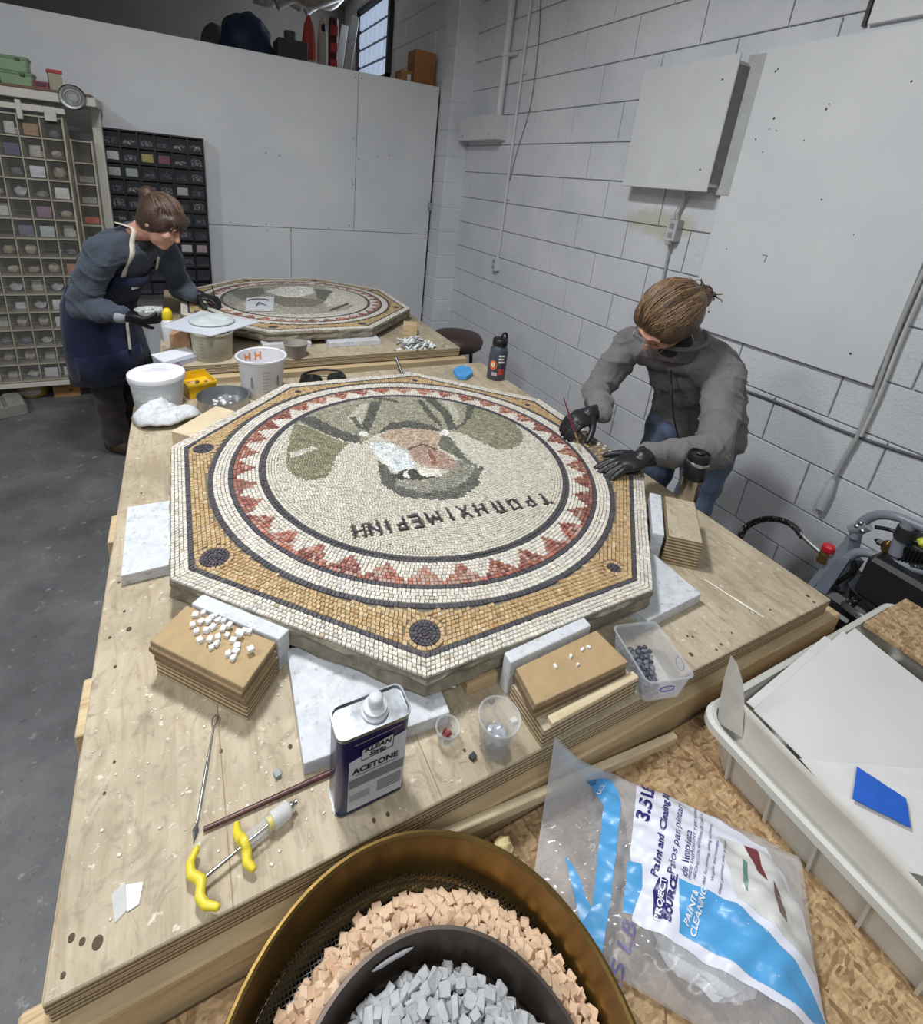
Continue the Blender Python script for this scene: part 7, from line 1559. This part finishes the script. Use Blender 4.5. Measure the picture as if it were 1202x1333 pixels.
pk = [(c + Vector((0, 0, 0)), w_ + .006, d_ + .006) for c, w_, d_ in sk[0:3]]; pk = [(pk[0][0].lerp(pk[1][0], .3), pk[0][1], pk[0][2]), (pk[1][0], pk[1][1], pk[1][2]), (pk[1][0].lerp(pk[2][0], .2), pk[1][1] - .001, pk[1][2] - .003)]
ap = sub(shell(pk, -.2, 1.5).build('apron_pocket', 'apron_navy', pB, 3)); so = ap.modifiers.new('s', 'SOLIDIFY'); so.thickness = .003
bb_ = [(Vector((-.345, 2.96, 1.02)), .178, .142), (Vector((-.290, 2.91, 1.12)), .186, .150), (Vector((-.255, 2.878, 1.17)), .175, .140)]
ap = sub(shell(bb_, -.75, .80).build('apron_bib', 'apron_navy', pB, 3)); so = ap.modifiers.new('s', 'SOLIDIFY'); so.thickness = .004
RB = rings_body(bb_, f, r)[-1]
for s in (-.62, .66):
    p0_ = RB[0] + RB[1] * math.sin(s) + RB[2] * math.cos(s); hi = N + up * .036 + r * (.066 if s > 0 else -.066) + f * .040; bk_ = N + up * .046 + r * (.055 if s > 0 else -.055) - f * .03
    ln = smoothline([p0_ + f * .008, p0_.lerp(hi, .33) + f * .034 + up * .018 + r * .006, p0_.lerp(hi, .7) + f * .040 + up * .020 + r * .010, hi + f * .022 + up * .006, bk_ + up * .014], 6); vs = []; bv_ = BVHTree.FromPolygons([v.co + OA * 0 for v in jkB.data.vertices], [tuple(p.vertices) for p in jkB.data.polygons]); dd = nrm(f * .75 + up * .66 + r * .25 * (1 if s > 0 else -1))
    for i, q in enumerate(ln):
        h_ = bv_.ray_cast(q + dd * .4, -dd)
        if s > 0 and h_[0] is not None and (h_[0] - q).dot(dd) > -.012: ln[i] = h_[0] + dd * .006
    for i, q in enumerate(ln): t = ln[min(i + 1, len(ln) - 1)] - ln[max(i - 1, 0)]; sd = nrm(t.cross(f + up * .5)); vs += [q - sd * .0135, q + sd * .0135]
    o = sub(MB().add(vs, [(2 * i, 2 * i + 2, 2 * i + 3, 2 * i + 1) for i in range(len(ln) - 1)]).build('apron_strap', 'strap_cream', pB, 3)); so = o.modifiers.new('s', 'SOLIDIFY'); so.thickness = .004; so.offset = 0
    if s > 0:
        bq = p0_.lerp(hi, .55) + f * .028 + up * .008; sub(MB().box(bq, (.034, .012, .008), rz=math.atan2(r.y, r.x)).build('buckle', STEEL, pB))
cq = RB[0].lerp(bb_[1][0], .9) + RB[2] * 1.08 + r * .03; sub(MB().box(cq, (.045, .004, .014), rz=math.atan2(r.y, r.x)).build('apron_tag', M('tag_grey', hexc(190, 190, 184), .6), pB))
mb = MB(); mb.ell(N + f * .05 - up * .03, (.055, .055, .04)); sub(blob(mb, 'black_undershirt', 'collar_black', pB, .006, 2))
tie = MB(); q = Pv + f * .165 + up * .06 + r * .04; tie.tube(smoothline([q, q + f * .02 - up * .03, q + f * .024 - up * .10 + r * .01, q + f * .02 - up * .22 + r * .005], 6), .007, 6); sub(tie.build('apron_tie', 'strap_cream', pB, 1))
# hands
gh = RWp + nrm(Vector((.07, -.035, -.012))) * .075
mb = MB(); glove(mb, RWp, gh, nrm(gh - RWp), nrm(Vector((-.2, -.5, -.8))), nrm(Vector((.1, .6, .5))), .175, (.35, .4, .45, .5), (-.3, .5), .06); sub(blob(mb, 'glove', 'nitrile_black', pB, .003, 3))
g2 = P(272, 389, .972)
mb = MB(); glove(mb, LW, g2 + Vector((-.01, .01, .006)), nrm(g2 - LW), nrm(Vector((.3, -.2, .9))), nrm(Vector((-.2, -.9, 0))), .175, (.6, .7, .8, .9), (.5, .5), .03); sub(blob(mb, 'glove', 'nitrile_black', pB, .003, 3))
# hair with fringe and knot
hc_ = H - Fw * .020 + Up * .022; hr = (.100, .086, .098); bun = H - Fw * .112 + Up * .060
mb = MB(); mb.ell(hc_, hr, (Fw, Rt, Up)); mb.ell(H - Fw * .045 - Up * .02, (.060, .074, .065), (Fw, Rt, Up)); mb.ell(H + Fw * .050 + Up * .054, (.044, .066, .036), (Fw, Rt, Up))
for s in (-1, 1): mb.ell(H + Fw * .026 + Rt * .060 * s + Up * .020, (.032, .020, .048), (Fw, Rt, Up))
mb.chain([H - Fw * .08 + Up * .04, bun], [.04, .03]); mb.chain([bun, bun - Fw * .02 - up * .055, bun - Fw * .012 - up * .10], [.032, .028, .014]); mb.ell(bun + up * .006, (.036, .034, .032))
sub(blob(mb, 'hair', 'hair_dark', pB, .0055, 3)); sub(strands('hair_strands', H, Fw, Up, Rt, hc_, (.102, .088, .100), bun, 'hair_dark', pB, 160, 5, .9)); sub(strands('hair_highlights', H, Fw, Up, Rt, hc_, (.1025, .0885, .1005), bun, 'hair_dark_light', pB, 70, 15, .9))
random.seed(9); mb = MB()
for i in range(26):
    b_ = rnd(-.062, .062); a_ = H + Fw * (.075 - abs(b_) * .3) + Rt * b_ + Up * .075; mb.tube([a_, H + Fw * (.100 - abs(b_) * .35) + Rt * b_ * 1.05 + Up * .045, H + Fw * (.100 - abs(b_) * .4) + Rt * b_ * 1.1 + Up * rnd(.008, .022)], [.003, .003, .001], 5)
sub(mb.build('fringe', 'hair_dark', pB, 3))
mb = MB(); mb.tube([bun + Fw * .02 + Rt * .03 * math.cos(a) + Up * .03 * math.sin(a) for a in np.linspace(0, 6.28, 15)[:-1]], .005, 6, closed=True); sub(mb.build('hair_tie', M('tie_tan', hexc(150, 124, 92), .6), pB, 1))
mb = MB()
for s in (-1, 1): mb.ell(H + Fw * .086 + Rt * s * .030 + Up * .004, (.004, .013, .004), (Fw, Rt, Up), 12, 6)
sub(mb.build('closed_eyelids', M('eyelid', hexc(120, 80, 68), .6), pB, 3))
# things she holds and works with
pt = thing('clear_palette', 'clear plastic dish held in the black glove above the table', 'dish', gh + Vector((.045, .01, .026))); MB().lathe([(0, 0), (.045, 0), (.055, .012), (.058, .014), (.054, .014), (.044, .003), (0, .003)], 28).build('dish', clear('dish_clear', fac=.3), pt, .8)
for i in range(7): a = i * .9; MB().ell((.026 * math.cos(a), .026 * math.sin(a), .007), (.008, .007, .005), seg=10, rings=6).build('paint_dab', M('dab_%d' % (i % 3), (hexc(200, 198, 190), hexc(150, 140, 130), hexc(226, 226, 224))[i % 3], .4), pt, 3)
bq = P(205, 400, 1.0); bt2 = thing('glue_bottle', 'small white bottle with yellow cap beside the apron', 'bottle', (-.075, 2.50, TZ)); MB().lathe([(0, 0), (.026, 0), (.028, .004), (.028, .085), (.018, .10), (.014, .102)], 20).build('body', WHITE_PL, bt2, .8); MB().lathe([(.020, .10), (.022, .104), (.020, .135), (.010, .15), (0, .152)], 16).build('cap', M('cap_yellow', hexc(236, 206, 40), .4), bt2, .8)
tk = thing('fine_tool', 'thin dark needle tool in the glove over the farther mosaic', 'tool', (0, 0, 0)); a, b = P(283, 398, .935), P(276, 372, 1.06); MB().tube([a, a.lerp(b, .3), b], [.0008, .0026, .0028], 8).build('shaft', M('tool_dark', hexc(58, 58, 66), .4), tk, 1)
bpy.data.scenes.remove(TMPS)
